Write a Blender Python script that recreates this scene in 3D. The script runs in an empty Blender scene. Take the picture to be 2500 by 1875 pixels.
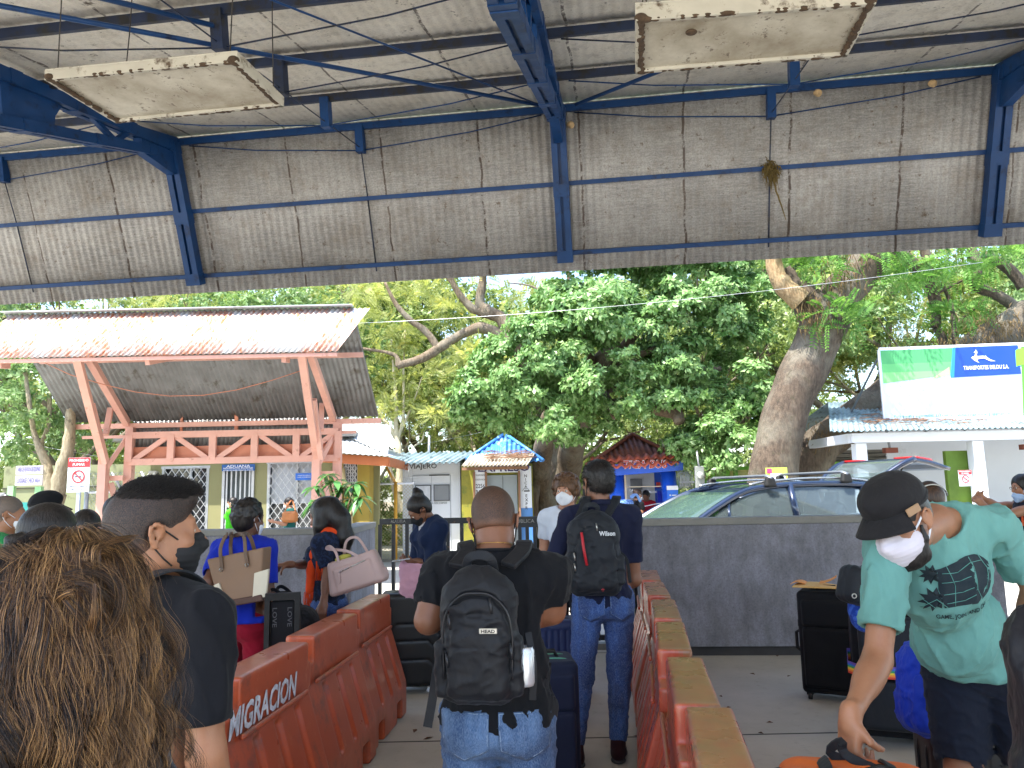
import bpy, math, random
import numpy as np
from mathutils import Vector, Matrix
from mathutils.bvhtree import BVHTree
R_=math.radians
C=bpy.context.scene.collection
# ------------------------------------------------------------------ camera
PITCH,ROLL,FPX,CAMZ=R_(8.0),R_(1.2),1878.0,1.6
_f=np.array([0,math.cos(PITCH),math.sin(PITCH)]); _u=np.array([0,-math.sin(PITCH),math.cos(PITCH)]); _x=np.array([1.,0,0])
_R=math.cos(ROLL)*_x-math.sin(ROLL)*_u; _U=math.sin(ROLL)*_x+math.cos(ROLL)*_u
cam=bpy.data.objects.new('camera',bpy.data.cameras.new('camera')); C.objects.link(cam)
cam.data.sensor_width=36; cam.data.lens=36*FPX/2500; cam.data.clip_start=.05; cam.data.clip_end=600
m=Matrix([[*_R,0],[*_U,0],[*(-_f),0],[0,0,0,1]]).transposed(); m.translation=Vector((0,0,CAMZ))
cam.matrix_world=m; bpy.context.scene.camera=cam
# ------------------------------------------------------------------ sky, sun, exposure
SUND=Vector((-.30,-.30,.90)).normalized()      # towards the sun
el=math.asin(SUND.z); az=math.atan2(SUND.x,SUND.y)
W=bpy.data.worlds.new("World"); bpy.context.scene.world=W; W.use_nodes=True
nt=W.node_tree; bg=nt.nodes['Background']; sky=nt.nodes.new('ShaderNodeTexSky'); sky.sky_type='NISHITA'; sky.sun_disc=False
sky.sun_elevation=el; sky.sun_rotation=az; sky.air_density=1.0; sky.dust_density=1.5; sky.ozone_density=1.0
nt.links.new(sky.outputs[0],bg.inputs[0]); bg.inputs[1].default_value=.15
sun=bpy.data.objects.new('sun',bpy.data.lights.new('sun','SUN')); C.objects.link(sun)
sun.data.energy=3.2; sun.data.angle=R_(.5); sun.data.color=(1,.95,.86)
sun.rotation_euler=SUND.to_track_quat('Z','Y').to_euler(); sun.location=(0,0,30)
sc=bpy.context.scene
sc.view_settings.view_transform='Standard'; sc.view_settings.look='None'; sc.view_settings.gamma=1; sc.view_settings.exposure=2.12
sc.cycles.max_bounces=8; sc.cycles.diffuse_bounces=5; sc.cycles.transparent_max_bounces=16
sc.cycles.use_denoising=True
# ------------------------------------------------------------------ pixel helpers: where a sight line meets a given distance or height
def ray(px,py): return _f+_R*(px-1250)/FPX+_U*(937.5-py)/FPX
def at(px,py,Y): d=ray(px,py); return np.array([0,0,CAMZ])+d*(Y/d[1])
def gnd(px,py,z=0): d=ray(px,py); return np.array([0,0,CAMZ])+d*((z-CAMZ)/d[2])
def V(*a): return np.array(a,float)
# ------------------------------------------------------------------ object helpers
def org(p):
    o=np.zeros(3)
    while p is not None: o=o+np.array(p.location); p=p.parent
    return o
def tag(o,label=None,cat=None,group=None,kind=None):
    if label: o['label']=label
    if cat: o['category']=cat
    if group: o['group']=group
    if kind: o['kind']=kind
    return o
def thing(name,label,cat,loc=(0,0,0),group=None):
    o=bpy.data.objects.new(name,None); C.objects.link(o); o.location=loc; o.empty_display_size=.1
    return tag(o,label,cat,group)
def copy_tree(o,parent=None,loc=None,rz=None,label=None,sc=None):
    c=o.copy(); C.objects.link(c); c.parent=parent
    if loc is not None: c.location=loc
    if rz is not None: c.rotation_euler=(0,0,rz)
    if sc is not None: c.scale=(sc,sc,sc) if not hasattr(sc,'__len__') else sc
    if label: c['label']=label
    for ch in [x for x in bpy.data.objects if x.parent==o]: copy_tree(ch,c)
    return c
def mkobj(name,v,f,mat,parent=None,smooth=False,mats=None,midx=None,sm=None):
    v=np.asarray(v,float)-org(parent)
    me=bpy.data.meshes.new(name)
    if isinstance(f,np.ndarray) and f.ndim==2:
        n,k=f.shape
        me.vertices.add(len(v)); me.vertices.foreach_set('co',v.astype(np.float32).ravel())
        me.loops.add(n*k); me.loops.foreach_set('vertex_index',f.astype(np.int32).ravel())
        me.polygons.add(n); me.polygons.foreach_set('loop_start',np.arange(0,n*k,k,dtype=np.int32))
        me.update(calc_edges=True)
    else: me.from_pydata([tuple(x) for x in v],[],f)
    for m_ in (mats or [mat]): me.materials.append(m_)
    if midx is not None: me.polygons.foreach_set('material_index',np.asarray(midx,np.int32))
    if sm is not None: me.polygons.foreach_set('use_smooth',np.asarray(sm,bool))
    elif smooth: me.polygons.foreach_set('use_smooth',np.ones(len(me.polygons),bool))
    me.update(); o=bpy.data.objects.new(name,me); C.objects.link(o); o.parent=parent
    return o
def nrm(a): a=np.asarray(a,float); return a/ (np.linalg.norm(a)+1e-12)
def frame(z,up=(0,0,1)):
    z=nrm(z); up=np.asarray(up,float)
    if abs(z@nrm(up))>.98: up=np.array([0,1.,0]) if abs(z[1])<.9 else np.array([1.,0,0])
    x=nrm(np.cross(up,z)); y=np.cross(z,x); return np.array([x,y,z]).T
def rotz(a): c,s=math.cos(a),math.sin(a); return np.array([[c,-s,0],[s,c,0],[0,0,1.]])
def rotx(a): c,s=math.cos(a),math.sin(a); return np.array([[1,0,0],[0,c,-s],[0,s,c]])
def roty(a): c,s=math.cos(a),math.sin(a); return np.array([[c,0,s],[0,1,0],[-s,0,c]])
class MB:
    def __init__(s,T=None,o=(0,0,0)): s.v=[];s.f=[];s.s=[];s.m=[];s.T=T if T is not None else np.eye(3);s.o=np.asarray(o,float);s.mi=0
    def add(s,v,f,sm=False):
        n=len(s.v); s.v+= [s.T@np.asarray(p,float)+s.o for p in v]; s.f+=[tuple(i+n for i in q) for q in f]; s.s+=[sm]*len(f); s.m+=[s.mi]*len(f)
        return s
    def box(s,c,d,rot=None,bev=0):
        x,y,z=np.array(d)/2.; Rm=np.eye(3) if rot is None else rot; c=np.asarray(c,float)
        if bev<=0:
            v=[c+Rm@np.array(p) for p in [(-x,-y,-z),(x,-y,-z),(x,y,-z),(-x,y,-z),(-x,-y,z),(x,-y,z),(x,y,z),(-x,y,z)]]
            return s.add(v,[(0,3,2,1),(4,5,6,7),(0,1,5,4),(1,2,6,5),(2,3,7,6),(3,0,4,7)])
        b=min(bev,x*.9,y*.9,z*.9); v=[];idx={}
        for sx in(-1,1):
            for sy in(-1,1):
                for sz in(-1,1):
                    for a in range(3):
                        p=[sx*(x-b),sy*(y-b),sz*(z-b)]; p[a]=[sx*x,sy*y,sz*z][a]; idx[(sx,sy,sz,a)]=len(v); v.append(c+Rm@np.array(p))
        F=[]
        cyc=[(-1,-1),(1,-1),(1,1),(-1,1)]
        for a in range(3):
            o1,o2=[(1,2),(2,0),(0,1)][a]
            for sg in(-1,1):
                q=[]
                for (p,r) in cyc:
                    t=[0,0,0]; t[a]=sg; t[o1]=p; t[o2]=r; q.append(idx[(*t,a)])
                F.append(tuple(q if sg>0 else q[::-1]))
        for a in range(3):      # edges parallel to axis a
            o1,o2=[(1,2),(2,0),(0,1)][a]
            for p in(-1,1):
                for r in(-1,1):
                    t0=[0,0,0]; t0[o1]=p; t0[o2]=r; t1=list(t0); t0[a]=-1; t1[a]=1
                    q=[idx[(*t0,o1)],idx[(*t1,o1)],idx[(*t1,o2)],idx[(*t0,o2)]]
                    F.append(tuple(q if p*r<0 else q[::-1]))
        for sx in(-1,1):
            for sy in(-1,1):
                for sz in(-1,1):
                    q=[idx[(sx,sy,sz,a)] for a in range(3)]; F.append(tuple(q if sx*sy*sz>0 else q[::-1]))
        return s.add(v,F)
    def tube(s,pts,r,n=8,cap=True,sm=True,sx=1.):
        pts=[np.asarray(p,float) for p in pts]; k=len(pts); rr=r if hasattr(r,'__len__') else [r]*k
        v=[];F=[];up=np.array([0,0,1.])
        for i,p in enumerate(pts):
            d=pts[min(i+1,k-1)]-pts[max(i-1,0)]; M=frame(d,up); up=M[:,1]
            for j in range(n):
                a=2*math.pi*(j+.5)/n; v.append(p+M[:,0]*math.cos(a)*rr[i]*sx+M[:,1]*math.sin(a)*rr[i])
        for i in range(k-1):
            for j in range(n): F.append((i*n+j,i*n+(j+1)%n,(i+1)*n+(j+1)%n,(i+1)*n+j))
        s.add(v,F,sm)
        if cap:
            b=len(s.v)-len(v); s.f+=[tuple(b+j for j in range(n))[::-1],tuple(b+(k-1)*n+j for j in range(n))]; s.s+=[False]*2; s.m+=[s.mi]*2
        return s
    def bar(s,a,b,w,h,up=(0,0,1)):
        a=np.asarray(a,float);b=np.asarray(b,float); M=frame(b-a,up); L=np.linalg.norm(b-a)
        return s.box((a+b)/2,(w,h,L),M)
    def prism(s,pts,off):     # polygon (3d points, planar) extruded by vector off
        pts=[np.asarray(p,float) for p in pts]; n=len(pts); off=np.asarray(off,float)
        return s.add(pts+[p+off for p in pts],[tuple(range(n))[::-1],tuple(range(n,2*n))]+[(i,(i+1)%n,n+(i+1)%n,n+i) for i in range(n)])
    def quad(s,*p): return s.add(p,[tuple(range(len(p)))])
    def grid(s,fn,nu,nv,sm=True):
        v=[fn(i/(nu),j/(nv)) for i in range(nu+1) for j in range(nv+1)]
        return s.add(v,[(i*(nv+1)+j,(i+1)*(nv+1)+j,(i+1)*(nv+1)+j+1,i*(nv+1)+j+1) for i in range(nu) for j in range(nv)],sm)
    def lathe(s,prof,n=24,c=(0,0,0),M=None,sm=True):
        M=np.eye(3) if M is None else M; c=np.asarray(c,float)
        v=[c+M@np.array([r*math.cos(2*math.pi*j/n),r*math.sin(2*math.pi*j/n),z]) for r,z in prof for j in range(n)]
        return s.add(v,[(i*n+j,i*n+(j+1)%n,(i+1)*n+(j+1)%n,(i+1)*n+j) for i in range(len(prof)-1) for j in range(n)],sm)
    def build(s,name,mat,parent=None,mats=None,bevel=0):
        o=mkobj(name,s.v,s.f,mat,parent,sm=s.s,mats=mats,midx=s.m if mats else None)
        if bevel: b=o.modifiers.new('b','BEVEL'); b.width=bevel; b.segments=2; b.limit_method='ANGLE'; b.harden_normals=False
        return o
# ------------------------------------------------------------------ materials
def lin(h):
    if isinstance(h,str):
        h=h.lstrip('#'); c=[int(h[i:i+2],16)/255 for i in(0,2,4)]
        return tuple(x/12.92 if x<=.04045 else ((x+.055)/1.055)**2.4 for x in c)
    return h
class NT:
    def __init__(s,name):
        s.m=bpy.data.materials.new(name); s.m.use_nodes=True; s.t=s.m.node_tree; s.b=s.t.nodes['Principled BSDF']; s.tc=s.n('TexCoord')
    def n(s,t,**k):
        x=s.t.nodes.new('ShaderNode'+t)
        for a,b in k.items(): setattr(x,a,b)
        return x
    def l(s,a,b): s.t.links.new(a,b)
    def noise(s,scale,detail=4,rough=.55,co='Object',stretch=None):
        x=s.n('TexNoise'); x.inputs['Scale'].default_value=scale; x.inputs['Detail'].default_value=detail; x.inputs['Roughness'].default_value=rough
        src=s.tc.outputs[co]
        if stretch is not None:
            mp=s.n('Mapping'); mp.inputs['Scale'].default_value=stretch; s.l(src,mp.inputs[0]); src=mp.outputs[0]
        s.l(src,x.inputs['Vector']); return x.outputs['Fac']
    def ramp(s,fac,stops,interp='LINEAR'):
        r=s.n('ValToRGB'); r.color_ramp.interpolation=interp; e=r.color_ramp.elements
        while len(e)<len(stops): e.new(.5)
        for i,(p,c) in enumerate(stops): e[i].position=p; e[i].color=(*lin(c),1) if not isinstance(c,(int,float)) else (c,c,c,1)
        s.l(fac,r.inputs[0]); return r.outputs[0]
    def mix(s,fac,a,b,blend='MIX'):
        x=s.n('MixRGB'); x.blend_type=blend
        for i,v in enumerate((fac,a,b)):
            if isinstance(v,(int,float)): x.inputs[i].default_value=v if i==0 else (v,v,v,1)
            elif isinstance(v,(tuple,str)): x.inputs[i].default_value=(*lin(v),1)
            else: s.l(v,x.inputs[i])
        return x.outputs[0]
    def math(s,op,a,b=0):
        x=s.n('Math',operation=op)
        for i,v in enumerate((a,b)):
            if isinstance(v,(int,float)): x.inputs[i].default_value=v
            else: s.l(v,x.inputs[i])
        return x.outputs[0]
    def bump(s,h,strength=.3,dist=.01):
        b=s.n('Bump'); b.inputs['Strength'].default_value=strength; b.inputs['Distance'].default_value=dist; s.l(h,b.inputs['Height'])
        if s.b.inputs['Normal'].is_linked: s.l(s.b.inputs['Normal'].links[0].from_socket,b.inputs['Normal'])
        s.l(b.outputs[0],s.b.inputs['Normal'])
    def set(s,**k):
        for a,v in k.items():
            i=s.b.inputs[a.replace('_',' ')]
            if isinstance(v,(int,float)): i.default_value=v
            elif isinstance(v,(tuple,str)): i.default_value=(*lin(v),1)
            else: s.l(v,i)
        return s
_mc={}
def M(col,rough=.6,metal=0,var=.18,scale=6,bump=.0,bscale=80,bdist=.003,stretch=None,dirt=None,name=None,spec=.5,sheen=0,coat=0):
    key=(str(col),rough,metal,var,scale,bump,bscale,bdist,str(stretch),str(dirt),spec,sheen,coat)
    if key in _mc: return _mc[key]
    n=NT(name or 'surface'); c=lin(col)
    d=tuple(x*(1-var) for x in c); e=tuple(min(1,x*(1+var*.8)) for x in c)
    o=n.ramp(n.noise(scale,5,stretch=stretch),[(.3,d),(.7,e)])
    if dirt:
        o=n.mix(n.ramp(n.noise(dirt[1],6,.7),[(dirt[2],0.),(min(.99,dirt[2]+.12),1.)]),o,dirt[0])
    n.set(Base_Color=o,Metallic=metal,Roughness=n.ramp(n.noise(scale*2.3,3),[(.2,max(0,rough-.1)),(.8,min(1,rough+.1))]))
    n.b.inputs['Specular IOR Level'].default_value=spec
    if sheen: n.b.inputs['Sheen Weight'].default_value=sheen
    if coat: n.b.inputs['Coat Weight'].default_value=coat; n.b.inputs['Coat Roughness'].default_value=.08
    if bump: n.bump(n.noise(bscale,4,stretch=stretch),bump,bdist)
    _mc[key]=n.m; return n.m
# ------------------------------------------------------------------ text as real flat lettering
def text_mesh(txt,h,bold=0.0,shear=0,space=1.0,ext=0.0):
    cu=bpy.data.curves.new('t','FONT'); cu.body=txt; cu.size=1; cu.align_x='CENTER'; cu.align_y='CENTER'; cu.offset=bold; cu.shear=shear; cu.space_character=space; cu.resolution_u=2
    o=bpy.data.objects.new('t',cu); C.objects.link(o); bpy.context.view_layer.update()
    me=o.to_mesh(); v=np.array([x.co[:] for x in me.vertices]); f=[tuple(p.vertices) for p in me.polygons]; o.to_mesh_clear()
    bpy.data.objects.remove(o); bpy.data.curves.remove(cu)
    if not len(v): return v,f
    s=h/.7; return v*s,f
def put_text(mb,txt,c,M3,h,w=None,**k):      # M3 columns: right, up, out
    v,f=text_mesh(txt,h,**k)
    v=v-(v.max(0)+v.min(0))/2
    if w: v[:,0]*=w/(v[:,0].max()-v[:,0].min())
    mb.add([np.asarray(c,float)+M3@np.array([p[0],p[1],0]) for p in v],f)
def mk_decal(mb2d_v,mb2d_f,target_bvh,torg,c,M3,off=.002,maxd=.5):
    """lay flat artwork (2d) on a curved surface: cast each point along -out onto it"""
    out=[]
    for p in mb2d_v:
        w=np.asarray(c,float)+M3@np.array([p[0],p[1],0]); d=-M3[:,2]
        hit=target_bvh.ray_cast(Vector(w-torg),Vector(d),maxd)
        out.append((np.array(hit[0])+torg-d*off) if hit[0] is not None else w+d*maxd*.2)
    return out,mb2d_f
def subdiv2d(v,f,maxl):
    """triangulate & split 2d faces until edges are short"""
    T=[]
    for q in f:
        for i in range(1,len(q)-1): T.append((tuple(v[q[0]][:2]),tuple(v[q[i]][:2]),tuple(v[q[i+1]][:2])))
    out=[]
    while T:
        a,b,c=T.pop(); L=[math.dist(a,b),math.dist(b,c),math.dist(c,a)]; k=L.index(max(L))
        if L[k]<maxl or len(out)>60000: out.append((a,b,c)); continue
        if k==0: m_=((a[0]+b[0])/2,(a[1]+b[1])/2); T+=[(a,m_,c),(m_,b,c)]
        elif k==1: m_=((b[0]+c[0])/2,(b[1]+c[1])/2); T+=[(a,b,m_),(a,m_,c)]
        else: m_=((a[0]+c[0])/2,(a[1]+c[1])/2); T+=[(a,b,m_),(m_,b,c)]
    idx={};vv=[];ff=[]
    for t in out:
        q=[]
        for p in t:
            k=(round(p[0],6),round(p[1],6))
            if k not in idx: idx[k]=len(vv); vv.append((p[0],p[1],0))
            q.append(idx[k])
        if len(set(q))==3: ff.append(tuple(q))
    return vv,ff
# ------------------------------------------------------------------ signed distance modelling
class WN:                                   # wave noise
    def __init__(s,seed,n=7,f=1.):
        r=np.random.RandomState(seed); s.k=r.randn(n,3)*f; s.p=r.rand(n)*6.28
    def __call__(s,P,st=(1,1,1)):
        o=0
        for k,p in zip(s.k,s.p): o=o+np.sin(P[0]*(k[0]*st[0])+P[1]*(k[1]*st[1])+P[2]*(k[2]*st[2])+p)
        return o/len(s.k)
class SDF:
    def __init__(s,k=.02): s.p=[];s.k=k
    def _a(s,lo,hi,fn,op,k,mat=0): s.p.append((np.asarray(lo,float),np.asarray(hi,float),fn,op,s.k if k is None else k)); return s
    def cap(s,a,b,ra,rb=None,op='u',k=None,flat=None):
        a=np.asarray(a,float);b=np.asarray(b,float);rb=ra if rb is None else rb;r=max(ra,rb)
        d=b-a;dd=d@d+1e-12
        def fn(X,Y,Z):
            px,py,pz=X-a[0],Y-a[1],Z-a[2]
            t=np.clip((px*d[0]+py*d[1]+pz*d[2])/dd,0,1)
            return np.sqrt((px-t*d[0])**2+(py-t*d[1])**2+(pz-t*d[2])**2)-(ra+(rb-ra)*t)
        return s._a(np.minimum(a,b)-r,np.maximum(a,b)+r,fn,op,k)
    def chain(s,pts,rs,op='u',k=None):
        for i in range(len(pts)-1): s.cap(pts[i],pts[i+1],rs[i] if hasattr(rs,'__len__') else rs,rs[i+1] if hasattr(rs,'__len__') else rs,op,k)
        return s
    def ell(s,c,r,Rm=None,op='u',k=None):
        c=np.asarray(c,float);r=np.asarray(r,float);Rm=np.eye(3) if Rm is None else Rm
        ext=np.sqrt((Rm**2)@(r**2))
        def fn(X,Y,Z):
            px,py,pz=X-c[0],Y-c[1],Z-c[2]
            q=[(px*Rm[0,i]+py*Rm[1,i]+pz*Rm[2,i]) for i in range(3)]
            k0=np.sqrt(sum((q[i]/r[i])**2 for i in range(3))); k1=np.sqrt(sum((q[i]/r[i]**2)**2 for i in range(3)))+1e-9
            return k0*(k0-1)/k1
        return s._a(c-ext,c+ext,fn,op,k)
    def box(s,c,h,rd=.01,Rm=None,op='u',k=None,taper=0,bul=0):
        c=np.asarray(c,float);h=np.asarray(h,float);Rm=np.eye(3) if Rm is None else Rm; ext=np.abs(Rm)@h*(1+abs(taper))+abs(bul)
        def fn(X,Y,Z):
            px,py,pz=X-c[0],Y-c[1],Z-c[2]
            q=[(px*Rm[0,i]+py*Rm[1,i]+pz*Rm[2,i]) for i in range(3)]
            if taper: f=1+taper*q[2]/h[2]; q[0]=q[0]/np.clip(f,.2,3); q[1]=q[1]/np.clip(f,.2,3)
            a=[np.abs(q[i])-h[i]+rd for i in range(3)]
            if bul:
                e=bul*(1-np.clip(q[0]/h[0],-1,1)**2)*(1-np.clip(q[2]/h[2],-1,1)**2); a[1]=a[1]-e
            return np.sqrt(sum(np.maximum(t,0)**2 for t in a))+np.minimum(np.maximum(np.maximum(a[0],a[1]),a[2]),0)-rd
        return s._a(c-ext,c+ext,fn,op,k)
    def plane(s,pt,n,op='i',k=.004):        # keeps the side n points away from
        pt=np.asarray(pt,float);n=nrm(n)
        fn=lambda X,Y,Z:(X-pt[0])*n[0]+(Y-pt[1])*n[1]+(Z-pt[2])*n[2]
        return s._a([-1e9]*3,[1e9]*3,fn,op,k)
    def fld(s,fn): return s._a([-1e9]*3,[1e9]*3,fn,'d',0)
    def field(s,g,h,lo,n):
        D=np.full(n,1e3,np.float32)
        for a,b,fn,op,k in s.p:
            m=k*1.5+3*h
            i0=np.clip(np.floor((a-m-lo)/h).astype(int) if a[0]>-1e8 else 0,0,n) ; i1=np.clip(np.ceil((b+m-lo)/h).astype(int)+1 if a[0]>-1e8 else n,0,n)
            i0=np.broadcast_to(i0,3); i1=np.broadcast_to(i1,3)
            if (i1<=i0).any(): continue
            sl=tuple(slice(int(p),int(q)) for p,q in zip(i0,i1))
            X=g[0][sl[0],None,None];Y=g[1][None,sl[1],None];Z=g[2][None,None,sl[2]]
            v=fn(X,Y,Z); d=D[sl]
            if op=='d': D[sl]=d+v; continue
            if op=='u':
                if k>0: hh=np.maximum(k-np.abs(d-v),0)/k; D[sl]=np.minimum(d,v)-hh*hh*k*.25
                else: D[sl]=np.minimum(d,v)
            else:
                w=-v if op=='s' else v
                if k>0: hh=np.maximum(k-np.abs(d-w),0)/k; D[sl]=np.maximum(d,w)+hh*hh*k*.25
                else: D[sl]=np.maximum(d,w)
        return D
    def bounds(s):
        A=[p for p in s.p if p[3]=='u' and p[0][0]>-1e8]
        return np.min([p[0] for p in A],0),np.max([p[1] for p in A],0)
    def mesh(s,name,h,mat,parent=None,lo=None,hi=None,dec=None):
        a,b=s.bounds()
        if lo is not None: a=np.maximum(a,lo)
        if hi is not None: b=np.minimum(b,hi)
        a=a-2.5*h;b=b+2.5*h; n=np.ceil((b-a)/h).astype(int)+1
        g=[(a[i]+h*np.arange(n[i])).astype(np.float32) for i in range(3)]
        D=s.field(g,h,a,n)
        D[0]=np.maximum(D[0],h*.5);D[-1]=np.maximum(D[-1],h*.5);D[:,0]=np.maximum(D[:,0],h*.5);D[:,-1]=np.maximum(D[:,-1],h*.5);D[:,:,0]=np.maximum(D[:,:,0],h*.5);D[:,:,-1]=np.maximum(D[:,:,-1],h*.5)
        v,f=surfnet(D)
        v=v*h+a
        return mkobj(name,v,f,mat,parent,smooth=True)
def surfnet(D):
    S=D<0; nx,ny,nz=D.shape
    cs=[(i,j,k) for i in(0,1) for j in(0,1) for k in(0,1)]
    cnt=np.zeros((nx-1,ny-1,nz-1),np.int8)
    for i,j,k in cs: cnt+=S[i:nx-1+i,j:ny-1+j,k:nz-1+k]
    act=(cnt>0)&(cnt<8); idx=np.argwhere(act); N=len(idx)
    vid=np.full(act.shape,-1,np.int32); vid[act]=np.arange(N)
    vals={c:D[idx[:,0]+c[0],idx[:,1]+c[1],idx[:,2]+c[2]] for c in cs}
    acc=np.zeros((N,3));num=np.zeros(N)
    for c in cs:
        for ax in range(3):
            if c[ax]==0:
                e=list(c);e[ax]=1;e=tuple(e);va,vb=vals[c],vals[e];mm=(va<0)!=(vb<0)
                t=np.where(mm,va/(va-vb+1e-20*(va==vb)),0)
                for q in range(3): acc[:,q]+=np.where(mm,c[q]+(t if q==ax else 0),0)
                num+=mm
    v=idx+acc/np.maximum(num,1)[:,None]
    F=[]
    for ax in range(3):
        sl0=[slice(None)]*3;sl1=[slice(None)]*3;sl0[ax]=slice(0,-1);sl1[ax]=slice(1,None)
        a=S[tuple(sl0)];b=S[tuple(sl1)];ch=np.argwhere(a!=b)
        o1,o2=(ax+1)%3,(ax+2)%3
        ok=(ch[:,o1]>0)&(ch[:,o2]>0)&(ch[:,o1]<D.shape[o1]-1)&(ch[:,o2]<D.shape[o2]-1); ch=ch[ok]
        ins=S[ch[:,0],ch[:,1],ch[:,2]]
        def vv(d1,d2):
            c=ch.copy();c[:,o1]-=d1;c[:,o2]-=d2;return vid[c[:,0],c[:,1],c[:,2]]
        q=np.stack([vv(1,1),vv(0,1),vv(0,0),vv(1,0)],1)
        q[~ins]=q[~ins][:,::-1]; F.append(q)
    return v,np.concatenate(F)
def bvh_of(o): 
    me=o.data; return BVHTree.FromPolygons([v.co[:] for v in me.vertices],[tuple(p.vertices) for p in me.polygons])
# ================================================================== SETTING
# ---- ground
def concrete(name,c1,c2,stain,jx=None,rough=.85,bump=.25,rotate=0,spots=True):
    n=NT(name); o=n.ramp(n.noise(.9,6,.6),[(.3,c1),(.7,c2)])
    o=n.mix(n.ramp(n.noise(.35,5,.6),[(.45,0.),(.7,.55)]),o,stain)
    o=n.mix(n.ramp(n.noise(14,5,.7),[(.55,0.),(.75,.35)]),o,stain)
    if jx:
        br=n.n('TexBrick'); br.offset=0; br.inputs['Scale'].default_value=1; br.inputs['Mortar Size'].default_value=.012; br.inputs['Brick Width'].default_value=jx[0]; br.inputs['Row Height'].default_value=jx[1]
        mp=n.n('Mapping'); mp.inputs['Location'].default_value=(jx[2],jx[3],0); mp.inputs['Rotation'].default_value=(0,0,rotate); n.l(n.tc.outputs['Object'],mp.inputs[0]); n.l(mp.outputs[0],br.inputs[0])
        o=n.mix(br.outputs['Fac'],o,'#3d3a36')
    n.set(Base_Color=o,Roughness=rough); n.bump(n.noise(60,5,.7),bump,.004); return n.m
m_floor=concrete('poured_concrete','#a9a295','#bfb8ab','#857d70',jx=(3.1,2.65,.2,0.0))
m_road=concrete('worn_road','#a8a59d','#b8b5ac','#8f8c84',bump=.4)
m_dirt=concrete('dirt','#6d5f49','#8a7a5d','#55613a',bump=.6)
def slab(name,x0,x1,y0,y1,z,mat,th=.3):
    b=MB(); b.box(((x0+x1)/2,(y0+y1)/2,z-th/2),(x1-x0,y1-y0,th)); return tag(b.build(name,mat),kind='structure')
slab('ground',-150,150,-60,190,-.16,m_dirt,1)
slab('road',-60,60,9.6,19.2,-.02,m_road,.2)
slab('floor',-16,16,-2.2,9.6,0,m_floor,.4); slab('bounce_slab',-60,60,-45,-2.2,-.004,concrete('bounce_concrete','#d8d4c8','#e0dcd0','#c0bcb0'),.4)  # second slab: unseen, added pale behind the camera to bounce sun under the canopy
slab('bounce_slab_side',-60,-16,-2.2,9.6,-.004,concrete('bounce_concrete','#d8d4c8','#e0dcd0','#c0bcb0'),.4); slab('bounce_slab_side',16,60,-2.2,9.6,-.004,concrete('bounce_concrete','#d8d4c8','#e0dcd0','#c0bcb0'),.4)  # unseen side ground, given the same light-bouncing pale colour
slab('pavement',-60,60,19.2,24,.05,concrete('pavement_concrete','#9a968c','#b0aba0','#7d776b'),.25)
# ---- corrugated sheet
def corr(mb,p0,du,dv,nu_len,amp,per,seg=6,rows=3,nrmv=None):
    """sheet from p0, ridges run along dv, waves travel along du"""
    p0=np.asarray(p0,float);L=np.linalg.norm(du);u=du/L;n=np.cross(u,nrm(dv)) if nrmv is None else nrmv
    N=max(2,int(L/per*seg))
    v=[];F=[]
    for i in range(N+1):
        s=L*i/N; w=amp*math.sin(2*math.pi*s/per)
        for j in range(rows+1): v.append(p0+u*s+dv*(j/rows)+n*w)
    for i in range(N):
        for j in range(rows): a=i*(rows+1)+j; F.append((a,a+rows+1,a+rows+2,a+1))
    mb.add(v,F,True)
# ---- the blue framed canopy overhead
YAW=-0.13634; cu=V(math.cos(YAW),math.sin(YAW),0); cn=V(math.sin(YAW),-math.cos(YAW),0)
cB=V(.6664,8.7645,4.3); cK=cB+cn*.6932+V(0,0,1.5827); S=4.5956
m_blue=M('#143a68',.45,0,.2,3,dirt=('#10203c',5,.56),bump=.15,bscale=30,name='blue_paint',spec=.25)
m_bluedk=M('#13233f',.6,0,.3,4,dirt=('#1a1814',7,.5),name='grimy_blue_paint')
def foil(tone,mul=.8):
    n=NT('foil_insulation')
    o=n.ramp(n.noise(1.3,6,.65),tone)
    fib=n.noise(1.0,3,.6,stretch=(6,6,90)); o=n.mix(n.ramp(fib,[(.35,0.),(.7,.35)]),o,'#d9d6cf')
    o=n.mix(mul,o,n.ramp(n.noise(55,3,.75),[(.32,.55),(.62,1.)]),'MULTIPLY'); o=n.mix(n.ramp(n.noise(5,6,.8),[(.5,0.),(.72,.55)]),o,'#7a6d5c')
    # sheet seams
    def dotp(vec,off):
        d=n.n('VectorMath',operation='DOT_PRODUCT'); n.l(n.tc.outputs['Object'],d.inputs[0]); d.inputs[1].default_value=tuple(vec); return n.math('ADD',d.outputs['Value'],off)
    s=dotp(cu,-float(cB@cu)+50*1.149+.35)
    wob=n.math('MULTIPLY',n.math('SUBTRACT',n.noise(3,3),.5),.07)
    md=n.math('ABSOLUTE',n.math('SUBTRACT',n.math('MODULO',n.math('ADD',s,wob),1.149),.574))
    seam=n.math('MULTIPLY',n.math('LESS_THAN',md,.012),n.ramp(n.noise(9,4,.8),[(.42,0.),(.5,1.)]))
    o=n.mix(n.math('MULTIPLY',seam,.85),o,'#3c2a1c')
    o=n.mix(n.ramp(n.noise(11,5,.75),[(.615,0.),(.67,.8)]),o,'#5a4834')       # droppings, mud specks
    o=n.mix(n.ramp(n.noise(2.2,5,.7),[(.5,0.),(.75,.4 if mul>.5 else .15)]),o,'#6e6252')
    n.set(Base_Color=o,Metallic=.08,Roughness=.5); n.bump(n.noise(30,4,.8),.5,.006); n.bump(n.noise(110,3,.7),.3,.003); return n.m
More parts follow.
